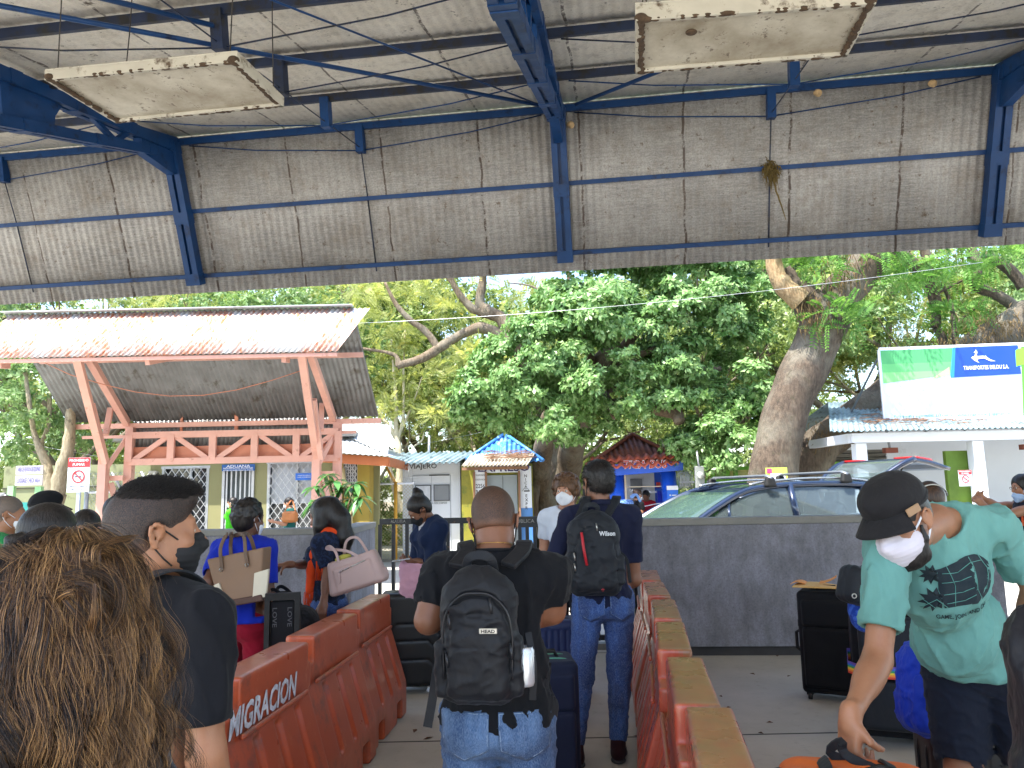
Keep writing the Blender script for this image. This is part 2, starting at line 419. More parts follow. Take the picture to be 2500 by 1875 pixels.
m_foil=foil([(.3,'#e4dac8'),(.7,'#fbf4e6')],.35); m_foil2=foil([(.3,'#7f7d7a'),(.7,'#aeaba6')])
can=thing('canopy','large overhead canopy with blue steel frames and foil lined corrugated roofing','canopy')
k0,k1=-2.35,3.2
b=MB(); dv=cK-cB; ext=-dv/np.linalg.norm(dv)*.14
corr(b,cB+ext+cu*S*k0,cu*S*(k1-k0),dv-ext,0,.008,.09,6,2)
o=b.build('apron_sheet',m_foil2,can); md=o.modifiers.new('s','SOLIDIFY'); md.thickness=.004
b=MB(); sl=V(0,0,-.2)
corr(b,cK+cu*S*k0+V(0,0,.012)-(cn+sl)*.06,cu*S*(k1-k0),(cn+sl)*9.32,0,.003,.09,6,1)
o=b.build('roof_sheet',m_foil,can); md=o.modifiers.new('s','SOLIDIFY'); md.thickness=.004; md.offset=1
adir=nrm(cB-cK); anrm=nrm(np.cross(cu,adir)); anrm=anrm if anrm@cn>0 else -anrm      # inward normal of the apron
rdir=nrm(cn+sl); rnrm=V(*np.cross(cu,rdir)); rnrm=rnrm if rnrm[2]<0 else -rnrm
def chan(b,a,c,w,h,up,gap=.035):
    a=np.asarray(a);c=np.asarray(c);d=nrm(c-a);sd=nrm(np.cross(d,up)); ww=(w-gap)/2
    for s in(-1,1): b.bar(a+sd*s*(gap+ww)/2,c+sd*s*(gap+ww)/2,ww,h,up)
    L=np.linalg.norm(c-a); n=max(2,int(L/.8))
    for i in range(n+1):
        p=a+(c-a)*i/n; q0=p-d*.07*(1 if i else 0); b.bar(q0,q0+d*.14,w+.012,h+.012,up)
    b.bar(a+up*-.0,c+up*-.0,gap,h*.35,up)
for k in range(-2,4):
    F0=cB+cu*S*k; K0=cK+cu*S*k
    b=MB(); chan(b,F0+anrm*.12-adir*-.02,K0+anrm*.12+adir*.12,.17,.13,anrm)
    b.prism([K0+cu*-.05+anrm*.06+adir*.42,K0+cu*-.05+anrm*.24+adir*.42,K0+cu*-.05+rdir*.75+rnrm*.34,K0+cu*-.05+rdir*.75+rnrm*.06,K0+cu*-.05],cu*.10)
    b.build('apron_post',m_blue,can)
    b=MB(); r0=K0+rnrm*.13+rdir*.1; chan(b,r0,K0+rnrm*.13+rdir*9.1,.15,.12,-rnrm)
    l0=K0+rnrm*.27+rdir*.5; l1=K0+rnrm*.75+rdir*4.4; chan(b,l0,l1,.15,.1,-rnrm); chan(b,l1,K0+rnrm*.75+rdir*9.1,.15,.1,-rnrm)
    for t in np.arange(.9,9,1.05):
        x=min(1,(t-.5)/3.9); p=K0+rnrm*.16+rdir*t; q=K0+rnrm*(.27+.48*x)+rdir*(t+.25); b.bar(p,q,.05,.05)
        b.bar(q,K0+rnrm*.16+rdir*(t+.6),.05,.05)
    b.prism([K0-cu*.03+rnrm*.1+rdir*2.0,K0-cu*.03+rnrm*.5+rdir*2.1,K0-cu*.03+rnrm*.55+rdir*2.7,K0-cu*.03+rnrm*.1+rdir*2.7],cu*.06)
    b.build('rafter',m_blue,can)
for i in range(9):
    t=1.05*i; b=MB(); z=.05 if i else .04
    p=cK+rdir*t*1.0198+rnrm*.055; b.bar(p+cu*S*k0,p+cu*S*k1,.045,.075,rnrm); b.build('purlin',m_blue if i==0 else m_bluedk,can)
    b=MB()
    for k in range(-3,4):
        c=p+cu*S*(k+.5)
        if k>=-2 and k<3:
            b.bar(c+rnrm*.0,c+rnrm*.30,.11,.09,cu)
            for s in(-1,1): b.tube([c+rnrm*.27+cu*s*.05,c+cu*s*S*.28+rnrm*.17,c+cu*s*S*.46+rnrm*.05],.007,5)
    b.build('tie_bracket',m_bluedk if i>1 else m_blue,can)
for d_,h in((.5,.05),(.955,.06)):
    b=MB(); p=cK+(cB-cK)*d_+anrm*.04; b.bar(p+cu*S*k0,p+cu*S*k1,.05,h,anrm); b.build('apron_rail',m_blue,can)
b=MB()
for k in range(-3,3):
    c=cK+cu*S*(k+.5)+rnrm*.3; pm=cK+(cB-cK)*.5+cu*S*(k+.5)+anrm*.03; b.tube([c,pm],.007,5); b.tube([pm,cB+cu*S*(k+.5)+anrm*.03],.009,5)
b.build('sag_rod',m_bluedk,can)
for (a_,c_) in (((-.93,5.),(0.,.55)),((1.02,5.2),(.05,.6)),((-.75,5.),(-.5,3.3)),((-.62,6.),(-.02,.6))):
    b=MB(); A=cK+cu*S*a_[0]+rdir*a_[1]+rnrm*.28; B2=cK+cu*S*c_[0]+rdir*c_[1]+rnrm*.2; b.tube([A,B2],.019 if a_[0]!=-.62 else .008,8); b.build('diagonal_brace',m_blue,can)
b=MB()
for k in range(-2,3): b.tube([cK+cu*S*(k+.5)+rnrm*.3+rdir*t for t in(0,1.05,2.1,3.15,4.2,6,9)],.006,5)
b.build('sag_cable',m_bluedk,can)
# small wasp nests
for (kx,t,dz) in ((.03,.05,.3),(.6,.1,.1),(.85,.08,.1)):
    s=SDF(.01); c=cK+cu*S*kx+rdir*t+rnrm*(.1+dz*.5); s.ell(c,(.045,.04,.035)); s.ell(c+V(.01,0,-.02),(.03,.03,.025))
    o=s.mesh('wasp_nest',.008,M('#b79a70',.9,0,.3,30,bump=.5,name='mud'))
    tag(o,{.03:'tan mud nest stuck to the middle blue rafter at its bend',.6:'small mud nest beside the second hanging light, on the blue purlin',.85:'small mud nest on the blue purlin near the right rafter'}[kx],'nest')
# ---- hanging light boxes
m_white=M('#b3ae9f',.55,0,.15,5,dirt=('#4f4030',9,.54),name='dirty_white_enamel')
def diffm():
    n=NT('yellowed_diffuser'); o=n.ramp(n.noise(2.2,6,.65),[(.35,'#8f846f'),(.66,'#c9c3b2')]); o=n.mix(n.ramp(n.noise(16,5,.8),[(.58,0.),(.66,.85)]),o,'#4f3d2c'); n.set(Base_Color=o,Roughness=.45); n.bump(n.noise(200,2),.2,.002); return n.m
m_diff=diffm(); m_crud=M('#4a3a2a',.95,0,.4,25,bump=1,bscale=60,bdist=.01,name='nest_debris'); m_wire=M('#3a3632',.5,.6,.2,10,name='wire')
def lamp(label,px,z,ht,seed):
    P=[gnd(*p,z=z) for p in px]     # far-left.. order: backleft, backright, frontright(near?), ..
    c=sum(P)/4; t=thing('hanging_light',label,'light',tuple(c),'white light boxes hanging under the canopy')
    rs=random.Random(seed)
    top=[p+V(0,0,ht) for p in P]
    b=MB()
    for i in range(4):
        a,d=P[i],P[(i+1)%4]; e=nrm(d-a); nI=nrm(np.cross(V(0,0,1),e)); nI=nI if nI@(c-a)>0 else -nI
        b.prism([a,d,d+nI*.03+V(0,0,.0),a+nI*.03],V(0,0,ht))
    b.prism([p+V(0,0,ht) for p in P],V(0,0,.012))
    b.build('housing',m_white,t,bevel=.004)
    q=[p+(c-p)*.045+V(0,0,.02) for p in P]; b=MB(); b.prism(q,V(0,0,.01)); b.build('diffuser',m_diff,t)
    s=SDF(.01)
    for i in range(4):
        a,d=q[i],q[(i+1)%4]
        for j in range(95):
            f=rs.random(); g=rs.random()
            if g<(.95 if i in(1,2) else .75): s.ell(a+(d-a)*f+V(rs.uniform(-.006,.006),rs.uniform(-.006,.006),-.012),(rs.uniform(.006,.022),rs.uniform(.006,.016),rs.uniform(.005,.011)))
    for cn_ in(q[0],q[1],q[3]): s.ell(cn_,(.035,.03,.022))
    s.mesh('debris',.006,m_crud,t)['kind']='stuff'
    for i,p in enumerate(top):
        b=MB()
        w=p+(c-p)*.1; w[2]=p[2]; tp=w+V(rs.uniform(-.05,.05),rs.uniform(-.05,.05),1.0); tp[2]=cK[2]-.2*(cK-tp)[1]*1.0-.05 if False else w[2]+1.2
        b.tube([w,(w+tp)/2+V(rs.uniform(-.01,.01),0,0),tp],.004,5); b.build('hanger_wire',m_wire,t)
    return t
lamp('white light box hanging at the upper left, mud nests along its rim',[(107,195),(578,150),(694,262),(283,302)],4.15,.06,1)
lamp('white light box hanging at the upper right with a round dark hole',[(1552,50),(2140,8),(2068,140),(1552,182)],4.0,.09,2)
s=SDF(.004); h_=gnd(1688,84,4.0); s.ell(h_+V(0,0,.012),(.032,.026,.012)); o=s.mesh('stain_patch',.004,m_crud,[x for x in bpy.data.objects if x.name.startswith('hanging_light')][-1])
# ---- dry vine clump
rs=random.Random(5); c=cK+(cB-cK)*.5+cu*S*.5+anrm*.07
b=MB()
for i in range(150):
    a=rs.uniform(0,6.28); r=rs.uniform(0,.09); p=c+cu*math.cos(a)*r+anrm*(abs(math.sin(a))*r*.8)+V(0,0,rs.uniform(-.02,.1)-r*.5)
    L=rs.uniform(.06,.32)*(1-r*4) if i%5 else rs.uniform(.06,.12); pts=[p]
    for j in range(4): pts.append(pts[-1]+V(rs.uniform(-.02,.02),rs.uniform(-.012,.012),-abs(L)/4 if i%6 else rs.uniform(-.03,.03)))
    b.tube(pts,[.0045,.006,.005,.003,.001],4)
p=c; pts=[p+V(.01,0,-.1)]
for j in range(9): pts.append(pts[-1]+V(rs.uniform(0,.022),0,-.055))
b.tube(pts,[.012,.014,.012,.01,.01,.009,.008,.007,.005,.003],5)
tag(b.build('dry_vine',M('#6b5a2e',.9,0,.5,18,name='dry_vine_stem')),'tangle of dry moss and vine hanging from the blue apron rail','vine')
# ---- concrete walls
m_cw=None
def wallmat():
    n=NT('stained_grey_concrete'); o=n.ramp(n.noise(1.6,6,.65),[(.3,'#5e5d62'),(.7,'#86858c')]); o=n.mix(n.ramp(n.noise(5,6,.75,stretch=(1.3,1.3,.7)),[(.42,0.),(.68,.6)]),o,'#9696a2'); o=n.mix(n.ramp(n.noise(3,5,.7,stretch=(3,3,.35)),[(.55,0.),(.75,.3)]),o,'#47464a'); o=n.mix(n.ramp(n.noise(60,3,.7),[(.45,0.),(.7,.4)]),o,'#46464c'); o=n.mix(n.ramp(n.noise(22,4,.8),[(.66,0.),(.72,.7)]),o,'#2f2d2e')
    n.set(Base_Color=o,Roughness=.82); n.bump(n.noise(45,5,.7),.5,.006); n.bump(n.noise(3,4),.3,.02); return n.m
m_cw=wallmat(); m_cw2=concrete('grey_cast_cap','#77756f','#8d8b85','#5f5c57')
def cwall(label,P0,P1,h,th=.22,mat=None):
    P0=V(*P0,0);P1=V(*P1,0);t=thing('low_wall',label,'wall',tuple((P0+P1)/2)); d=nrm(P1-P0); back=V(-d[1],d[0],0); back=back if back[1]>0 or th<0 else -back; back=back*abs(th)
    b=MB(); b.prism([P0+V(0,0,.09),P1+V(0,0,.09),P1+back+V(0,0,.09),P0+back+V(0,0,.09)],V(0,0,h-.09-.07)); b.build('wall_body',m_cw,t,bevel=.006)
    b=MB(); e=d*.006; f=nrm(back)*.012; b.prism([P0-e-f+V(0,0,h-.07),P1+e-f+V(0,0,h-.07),P1+e+back+f+V(0,0,h-.07),P0-e+back+f+V(0,0,h-.07)],V(0,0,.07)); b.build('wall_cap',m_cw2,t,bevel=.008)
    b=MB(); g=nrm(back)*.05; b.prism([P0+g,P1+g,P1+back-g*.4,P0+back-g*.4],V(0,0,.0899)); b.build('base_shade_strip',M('#3c3a3a',.9,0,.2,5,name='base_shade_dark'),t); return t  # set-back strip, its dark colour standing in for the shadow along the base
cwall('long waist high grey concrete wall in front of the dark blue car',(1.20,7.72),(4.6,7.45),1.31)
cwall('grey concrete wall behind the women in blue and orange, left of the gate',(-5.6,9.1),(-1.84,8.6),1.25,.24)
cwall('grey concrete return wall running back from the left wall beside the gate',(-1.80,8.62),(-1.86,10.4),1.245,-.24)
# ---- black gate of bars
m_blk=M('#15171c',.45,0,.3,4,dirt=('#6a4a34',13,.6),name='chipped_black_paint')
g0=at(928,1265,8.35); g1=at(1545,1259,8.0); g0[2]=g1[2]=0; gt=thing('gate','black steel bar gate closing the gap between the two concrete walls','gate',tuple((g0+g1)/2)); gd=nrm(g1-g0); GL=np.linalg.norm(g1-g0); GT=1.345
b=MB(); b.bar(g0+V(0,0,GT-.03),g1+V(0,0,GT-.03),.05,.06); b.bar(g0+V(0,0,.13),g1+V(0,0,.13),.05,.05); b.build('rail',m_blk,gt,bevel=.003)
b=MB(); sp=GL*(1175-928)/617
b.bar(g0+gd*sp+V(0,0,GT-.085),g1+V(0,0,GT-.085),.045,.05); b.build('inner_rail',m_blk,gt)
x=0.;i=0
while x<GL:
    b=MB(); b.bar(g0+gd*x+V(0,0,.1),g0+gd*x+V(0,0,GT-.06),.034,.034,gd); b.build('bar',m_blk,gt); x+= .148 if x<sp-.1 else .078
b=MB(); put_text(b,'FUERZA PUBLICA',g0+gd*GL*(1262-928)/617+V(0,-.03,GT-.045)+V(0,-.006,0),np.array([gd,V(0,0,1),np.cross(gd,V(0,0,1))]).T,.035,.42,bold=.01); b.build('lettering',M('#8d8a86',.8,0,.5,30,name='worn_white_paint'),gt)
b=MB(); put_text(b,'ALAJUELA',g0+gd*GL*(975-928)/617+V(0,-.036,GT-.03),np.array([gd,V(0,0,1),np.cross(gd,V(0,0,1))]).T,.03,.16,bold=.01); b.build('lettering',M('#8d8a86',.8,0,.5,30,name='worn_white_paint'),gt)
tag((lambda q:(q.bar(g0+V(0,.1,.03),g1+V(0,.1,.03),.12,.06),q)[1])(MB()).build('kerb',m_cw2),kind='structure')
# ================================================================== PINK FRAMED SHELTER
m_pink=M('#d8a594',.6,0,.10,3,dirt=('#b07e6c',6,.6),name='salmon_paint')
m_pinkd=M('#c98468',.65,0,.12,3,name='rust_orange_board')
def rusty():
    n=NT('rusty_galvanised')
    a=n.ramp(n.noise(.55,5,.75,stretch=(2.4,1.0,1.0)),[(.42,0.),(.50,1.)]); b2=n.ramp(n.noise(7,5,.8,stretch=(4,1,1)),[(.4,.2),(.6,1.)])
    o=n.mix(n.math('MULTIPLY',a,b2),'#c9c7c2','#b8683a'); n.set(Base_Color=o,Roughness=.5,Metallic=.15); n.bump(n.noise(30,3),.2,.005); return n.m
m_rust=rusty()
m_galv=M('#7c7d7c',.5,.5,.2,3,dirt=('#5a564e',4,.55),bump=.1,name='galvanised_sheet'); m_galvl=M('#b9bec0',.5,.2,.15,2,dirt=('#8a8378',3,.55),name='pale_metal_sheet')
she=thing('roadside_shelter','salmon pink timber framed shelter with rusted corrugated roof','shelter',(-6,15,0))
RL,RR=V(-9.33,14.,5.05),V(-2.95,14.,5.05); EL,ER=V(-9.75,13.2,4.1),V(-3.03,13.2,4.1); BL,BR=V(-9.2,16.,3.2),V(-2.74,16.,3.2)
b=MB(); corr(b,EL,ER-EL,(RL-EL)*1.0+V(-.0,0,0),0,.016,.10,5,2)
# front sheet is a parallelogram: ridge starts a little inside
o=b.build('front_roof',m_rust,she); o.modifiers.new('s','SOLIDIFY').thickness=.004
b=MB(); corr(b,RL+V(-.1,0,.03),RR-RL+V(.12,0,0),BL-RL,0,.016,.10,5,3)
o=b.build('rear_roof',m_galv,she); o.modifiers.new('s','SOLIDIFY').thickness=.004
b=MB(); b.bar(RL+V(-.1,-.05,.05),RR+V(.02,-.05,.05),.16,.02); b.build('ridge_cap',m_galvl,she)
b=MB()
b.bar(EL+V(.05,.06,-.05),ER+V(-.02,.06,-.05),.06,.06); b.bar(BL+V(0,-.05,-.07),BR+V(0,-.05,-.07),.09,.1)
pm=lambda A,B_,t:A+(B_-A)*t
b.bar(pm(RL,BL,.37)+V(.15,-.06,-.07),pm(RR,BR,.37)+V(0,-.06,-.07),.06,.09); b.bar(BL+V(.3,-.12,-.3),BR+V(-.5,-.12,-.3),.05,.06)
b.build('purlin',m_pink,she)
for x in (-9.0,-6.4,-4.0): b=MB(); b.bar(V(x,13.3,4.02),V(x+.12,14.3,4.3) if x==-6.4 else V(x,13.55,4.05),.08,.16); b.build('outrigger',m_pink,she)
def vside(xb,xo,sgn):
    b=MB(); Pt=lambda x,y,z:V(x,y,z)
    b.bar(Pt(xb,15.6,2.36),Pt(xb+xo,13.35,4.1),.13,.13); b.build('strut',m_pink,she)
    b=MB(); b.bar(Pt(xb+xo+.1,13.45,4.2),Pt(xb+.25,15.95,3.18),.12,.14); b.build('rafter',m_pink,she)
    b=MB(); b.bar(Pt(xb,15.6,0),Pt(xb,15.6,2.45),.16,.16,(0,1,0)); b.bar(Pt(xb+.16,15.3,2.9),Pt(xb+.1,15.55,3.45),.1,.1); b.build('post',m_pink,she)
    b=MB(); b.bar(Pt(xb+.34,15.95,0),Pt(xb+.34,15.95,3.1),.16,.16,(0,1,0)); b.build('post',m_pink,she)
    b=MB(); b.bar(Pt(xb+.14,15.4,2.35),Pt(xb+.14,14.75,3.45),.1,.12); b.bar(Pt(xb+.02,15.6,2.2),Pt(xb+.3,15.9,2.9),.08,.08); b.bar(Pt(xb+.1,15.7,1.95),Pt(xb+.3,15.95,1.0),.08,.1); b.bar(Pt(xb,15.75,2.05),Pt(xb+.34,15.75,2.05),.1,.1)
    b.build('brace',m_pink,she)
vside(-8.28,.62,1); vside(-3.98,.28,1)
b=MB(); zt,zb=2.92,2.37; xa,xc=-7.9,-3.6; Yt=15.85
b.bar(V(xa,Yt,zt),V(xc,Yt,zt),.1,.13); b.bar(V(xa,Yt,zb),V(xc,Yt,zb),.1,.13)
n5=5
for i in range(n5+1):
    x=xa+(xc-xa)*i/n5; b.bar(V(x,Yt-.02,zb),V(x,Yt-.02,zt),.14,.08,(0,1,0))
    if i<n5:
        x2=xa+(xc-xa)*(i+1)/n5; p,q=(V(x+.1,Yt,zb+.04),V(x2-.1,Yt,zt-.05)) if i%2==0 else (V(x+.1,Yt,zt-.05),V(x2-.1,Yt,zb+.04)); b.bar(p,q,.06,.1)
b.build('truss_beam',m_pink,she)
b=MB(); b.bar(V(xa,Yt+.09,2.53),V(xc,Yt+.09,2.53),.03,.3); b.build('fascia_board',m_pinkd,she)
b=MB(); corr(b,V(xa,Yt+.16,2.68),V(xc-xa,0,0),V(0,0,.62),0,.014,.09,5,1,nrmv=V(0,-1,0)); o=b.build('back_sheet',m_galv,she); o.modifiers.new('s','SOLIDIFY').thickness=.004
b=MB(); b.box((-5.75,Yt+.1,3.13),(.07,.05,.42)); b.box((-6.9,Yt+.12,3.13),(.05,.04,.4)); b.build('mullion',m_pinkd,she)
b=MB(); p=[V(-9.1,14.2,4.35)]+[V(-8.2+ i*.62,14.1,3.93-.45*math.sin(math.pi*i/7)) for i in range(8)]; b.tube(p,.008,5); b.build('slack_cable',m_pinkd,she)
# ================================================================== CUSTOMS BUILDING
m_kh=M('#8f8c63',.85,0,.08,1.5,dirt=('#6a6848',1.2,.6),name='khaki_plaster'); m_or=M('#b86a3c',.6,0,.1,3,name='orange_fascia'); m_alu=M('#b9bcc0',.4,.5,.1,6,name='grey_metal_bars')
def glassm(col,rough=.08,name='window_glass'):
    n=NT(name); n.set(Base_Color=col,Roughness=rough); n.b.inputs['Specular IOR Level'].default_value=.9; return n.m
m_gdk=glassm('#2c3338'); m_gwh=M('#c7ccd2',.6,0,.15,2,name='white_blind')
cb=thing('customs_building','khaki single storey customs office with barred windows behind the pink shelter','building',(-6,18,0))
X=lambda px,Y:at(px,1200,Y)[0]
Zz=lambda px,py,Y:at(px,py,Y)[2]
def wall_holes(b,x0,x1,z0,z1,y,th,holes):
    xs=sorted({x0,x1,*[h[0] for h in holes],*[h[1] for h in holes]}); zs=sorted({z0,z1,*[h[2] for h in holes],*[h[3] for h in holes]})
    for i in range(len(xs)-1):
        for j in range(len(zs)-1):
            cx,cz=(xs[i]+xs[i+1])/2,(zs[j]+zs[j+1])/2
            if not any(h[0]<cx<h[1] and h[2]<cz<h[3] for h in holes): b.box((cx,y+th/2,cz),(xs[i+1]-xs[i],th,zs[j+1]-zs[j]))
bx0,bx1=X(365,18),X(830,18)
Wn=[(X(397,18),X(506,18),.85,2.33),(X(543,18),X(621,18),0,2.33),(X(655,18),X(770,18),.86,2.40)]
b=MB(); wall_holes(b,bx0,bx1+.9,-.1,2.9,18,.2,[(*w[:2],w[2],w[3]) for w in Wn]); b.build('wall',m_kh,cb)
def grille(b,x0,x1,z0,z1,y,step=.17,r=.009,sq=1.35):
    w,h=x1-x0,z1-z0; k=int((w+h/sq)/step)+1
    for i in range(-k,k+1):
        for s in(1,-1):
            # line x = x0+i*step + s*(z-z0)/sq
            pts=[]
            for zz_ in (z0,z1):
                xx=x0+i*step+ (s*(zz_-z0)/sq if s>0 else (z1-zz_)/sq - 0); pts.append((xx,zz_))
            (xa_,za),(xb_,zb_)=pts
            if max(xa_,xb_)<x0 or min(xa_,xb_)>x1: continue
            def cl(xa_,za,xb_,zb_,xl):
                t=(xl-xa_)/(xb_-xa_); return xl,za+(zb_-za)*t
            for xl,sd in((x0,-1),(x1,1)):
                if (xa_-xl)*sd>0: xa_,za=cl(xa_,za,xb_,zb_,xl)
                elif (xb_-xl)*sd>0: xb_,zb_=cl(xa_,za,xb_,zb_,xl)
            if abs(zb_-za)>.02: b.bar(V(xa_,y+(0.012 if s>0 else 0),za),V(xb_,y+(0.012 if s>0 else 0),zb_),.014,.01,(0,1,0))
def window(par,x0,x1,z0,z1,y,blind=.5):
    b=MB()
    for c_,d_ in (((x0+x1)/2,z0),((x0+x1)/2,z1)): b.box((c_,y+.03,d_),(x1-x0+.1,.08,.06))
    for xx in(x0,x1): b.box((xx,y+.03,(z0+z1)/2),(.06,.078,z1-z0))
    b.box(((x0+x1)/2+.1,y+.07,(z0+z1)/2),(.05,.05,z1-z0)); w=b.build('window',m_alu,par)
    b=MB(); b.box(((x0+x1)/2,y+.14,(z0+z1)/2),(x1-x0,.01,z1-z0)); b.build('pane',m_gdk,w)
    if blind: b=MB(); zc=z0+(z1-z0)*(1-blind/2)-.0; b.box(((x0+x1)/2-.04,y+.125,zc),((x1-x0)*.86,.008,(z1-z0)*blind)); b.build('blind',m_gwh,w)
    b=MB(); grille(b,x0,x1,z0,z1,y-.03); b.build('grille',m_alu,w); return w
window(cb,*Wn[0],18,.0); window(cb,*Wn[2],18,.62)
b=MB(); b.box(((Wn[2][0]+Wn[2][1])/2,17.86,.80),(Wn[2][1]-Wn[2][0]+.2,.3,.06)); b.build('sill',M('#9a958a',.8,name='sill_stone'),cb)
x0,x1,z0,z1=Wn[1]; b=MB(); 
for xx in(x0+.03,x1-.03): b.box((xx,18.0,z1/2),(.06,.1,z1))
b.box(((x0+x1)/2,18,z1-.03),(x1-x0-.12,.1,.06)); 
for i in range(1,7): xx=x0+(x1-x0)*i/7; b.box((xx,17.98,z1/2),(.035,.03,z1-.08))
b.box(((x0+x1)/2,18.0,1.0),(x1-x0-.12,.03,.05)); dr=b.build('door',m_alu,cb)
b=MB(); b.box(((x0+x1)/2,18.12,z1/2),(x1-x0,.02,z1)); b.build('door_leaf',M('#5b6468',.4,.2,.1,3,name='grey_door'),dr)
AX=np.array([(1.,0,0),(0,0,1.),(0,-1.,0)]).T
def signboard(par,x0,x1,z0,z1,y,lines,bgm,fgm,th=.02,name='sign'):
    b=MB(); b.box(((x0+x1)/2,y,(z0+z1)/2),(x1-x0,th,z1-z0)); s_=b.build(name,bgm,par)
    b=MB()
    for (t,zc,h,w) in lines: put_text(b,t,V((x0+x1)/2,y-th/2-.003,z0+(z1-z0)*zc),AX,h,w,bold=.012)
    b.build('lettering',fgm,s_); return s_
m_sblue=M('#2b5fa3',.5,0,.08,3,name='blue_sign_paint'); m_swhite=M('#e4e6ec',.5,0,.05,3,name='white_sign_paint')
w_=x1-x0; signboard(cb,x0,x1+.02,Zz(580,1150,18),Zz(580,1134,18),17.93,[('ADUANA',.72,.06,w_*.75),('REVISION DE EQUIPAJE',.38,.032,w_*.92),('PATIO DE BUSES PEÑAS BLANCAS',.13,.028,w_*.92)],m_sblue,m_swhite)
a0,a1=X(718,17.8),X(760,17.8); signboard(cb,a0,a1,Zz(740,1172,17.8),Zz(740,1155,17.8),17.9,[('HORARIO DE ATENCION',.68,.022,(a1-a0)*.75),('LUNES A DOMINGO',.42,.022,(a1-a0)*.8)],M('#2a6fd0',.5,name='blue_paper'),m_swhite)
b=MB(); c=at(372,1163,17.9); b.box((c[0],17.92,c[2]),(.17,.12,.26),bev=.01); b.build('meter_box',m_white,cb)
# right wing, lit yellow
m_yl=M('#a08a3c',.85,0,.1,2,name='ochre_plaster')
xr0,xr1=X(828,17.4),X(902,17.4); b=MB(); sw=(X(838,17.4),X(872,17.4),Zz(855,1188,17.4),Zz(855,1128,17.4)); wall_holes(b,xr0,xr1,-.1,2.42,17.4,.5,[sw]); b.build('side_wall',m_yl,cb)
b=MB(); b.box(((sw[0]+sw[1])/2,17.52,(sw[2]+sw[3])/2),(sw[1]-sw[0],.02,sw[3]-sw[2])); sw_=b.build('side_window',m_gdk,cb)
b=MB(); 
for i in range(7): b.box((sw[0]+(sw[1]-sw[0])*i/6,17.42,(sw[2]+sw[3])/2),(.02,.02,sw[3]-sw[2]))
grille(b,sw[0],sw[1],sw[2],sw[3],17.4,.1); b.build('grille',m_alu,sw_)
b=MB(); b.tube([V(xr0+.1,17.3,2.2),V(xr0+.13,17.3,1.9),V(xr0+.28,17.3,1.8),V(xr0+.28,17.3,0)],.05,8); b.build('downpipe',M('#c9b98a',.6,name='cream_pipe'),cb)
b=MB(); f0,f1=V(xr0-.3,17.0,2.44),V(X(948,17),17.0,2.32); b.bar(f0,f1,.05,.2); b.bar(f1,f1+V(.0,3,.0),.05,.2); b.build('fascia',m_or,cb)
b=MB(); corr(b,f0+V(0,-.1,.12),f1-f0,V(-.2,1.8,.85),0,.015,.12,4,2); corr(b,f1+V(0.05,-.1,.12),V(-1.3,.9,.6),V(-.0,2.4,.1),0,.012,.12,4,2); o=b.build('roof',m_galvl,cb); o.modifiers.new('s','SOLIDIFY').thickness=.006
b=MB(); b.box(((bx0+bx1)/2-.2,19.2,3.0),(bx1-bx0+1.2,3.4,.12)); b.build('flat_roof',m_galv,cb)
# olive block wall further left
ow=thing('olive_wall','olive green rendered wall behind the chain link fence at the left','wall',(-10.5,19.5,0)); b=MB(); b.box((-10.5,19.5,1.2),(4.6,.2,2.6)); b.build('wall_body',M('#7d8160',.85,0,.12,1.2,dirt=('#55573f',2,.58),name='olive_render'),ow); b=MB(); b.box((-10.5,19.38,1.05),(4.6,.03,.03)); b.box((-10.5,19.38,1.95),(4.6,.03,.03)); b.build('joint_strip',M('#3c3e30',.9,name='dark_joint'),ow)
# ================================================================== FENCES
def chain_fence(label,xa,xb,Y,zt,posts,pm_,coil=True,step=.085,arm=True,matf=None,seed=1):
    t=thing('chain_link_fence',label,'fence',((xa+xb)/2,Y,0)); b=MB(); k=int((xb-xa+zt)/step)+1
    for i in range(-k,k):
        for s in(1,-1):
            x_a=xa+i*step; x_b=x_a+s*zt; za,zb_=0.05,zt
            if s<0: x_a+=zt; x_b=x_a-zt
            if max(x_a,x_b)<xa or min(x_a,x_b)>xb: continue
            for xl,sd in((xa,-1),(xb,1)):
                if (x_a-xl)*sd>0: t_=(xl-x_a)/(x_b-x_a); x_a,za=xl,za+(zb_-za)*t_
                elif (x_b-xl)*sd>0: t_=(xl-x_a)/(x_b-x_a); x_b,zb_=xl,za+(zb_-za)*t_
            if abs(zb_-za)>.03: b.tube([V(x_a,Y+.004*s,za),V(x_b,Y+.004*s,zb_)],.0035,3,cap=False)
    b.build('mesh',matf or m_alu,t)
    b=MB(); b.tube([V(xa,Y,zt),V(xb,Y,zt)],.025,8); b.build('top_rail',m_swhite,t)
    for px_ in posts: b=MB(); b.tube([V(px_,Y,0),V(px_,Y,zt+.05)],.045,8); (b.tube([V(px_,Y,zt),V(px_-.22,Y-.1,zt+.42)],.03,8) if arm else 0); b.build('post',pm_,t)
    if coil:
        rs=random.Random(seed); b=MB(); pts=[]; n=int((xb-xa)/.10)
        for i in range(n*10):
            a=i/10*2*math.pi; pts.append(V(xa+(xb-xa)*i/(n*10)+rs.uniform(-.006,.006)+.05*math.cos(a),Y+.2*math.cos(a),zt+.22+.2*math.sin(a)))
        b.tube(pts,.004,3); 
        for z_ in(.15,.32): b.tube([V(xa,Y-.07,zt+z_),V((xa+xb)/2,Y-.07,zt+z_-.03),V(xb,Y-.07,zt+z_)],.003,3)
        b.build('razor_wire',m_alu,t)
    return t
m_ylp=M('#d8a033',.5,0,.12,4,name='yellow_post_paint')
chain_fence('grey chain link fence with razor wire behind the no smoking sign',X(205,16.6),X(385,16.6),16.7,1.78,[X(212,16.7),X(300,16.7),X(372,16.7)],m_alu,seed=3)
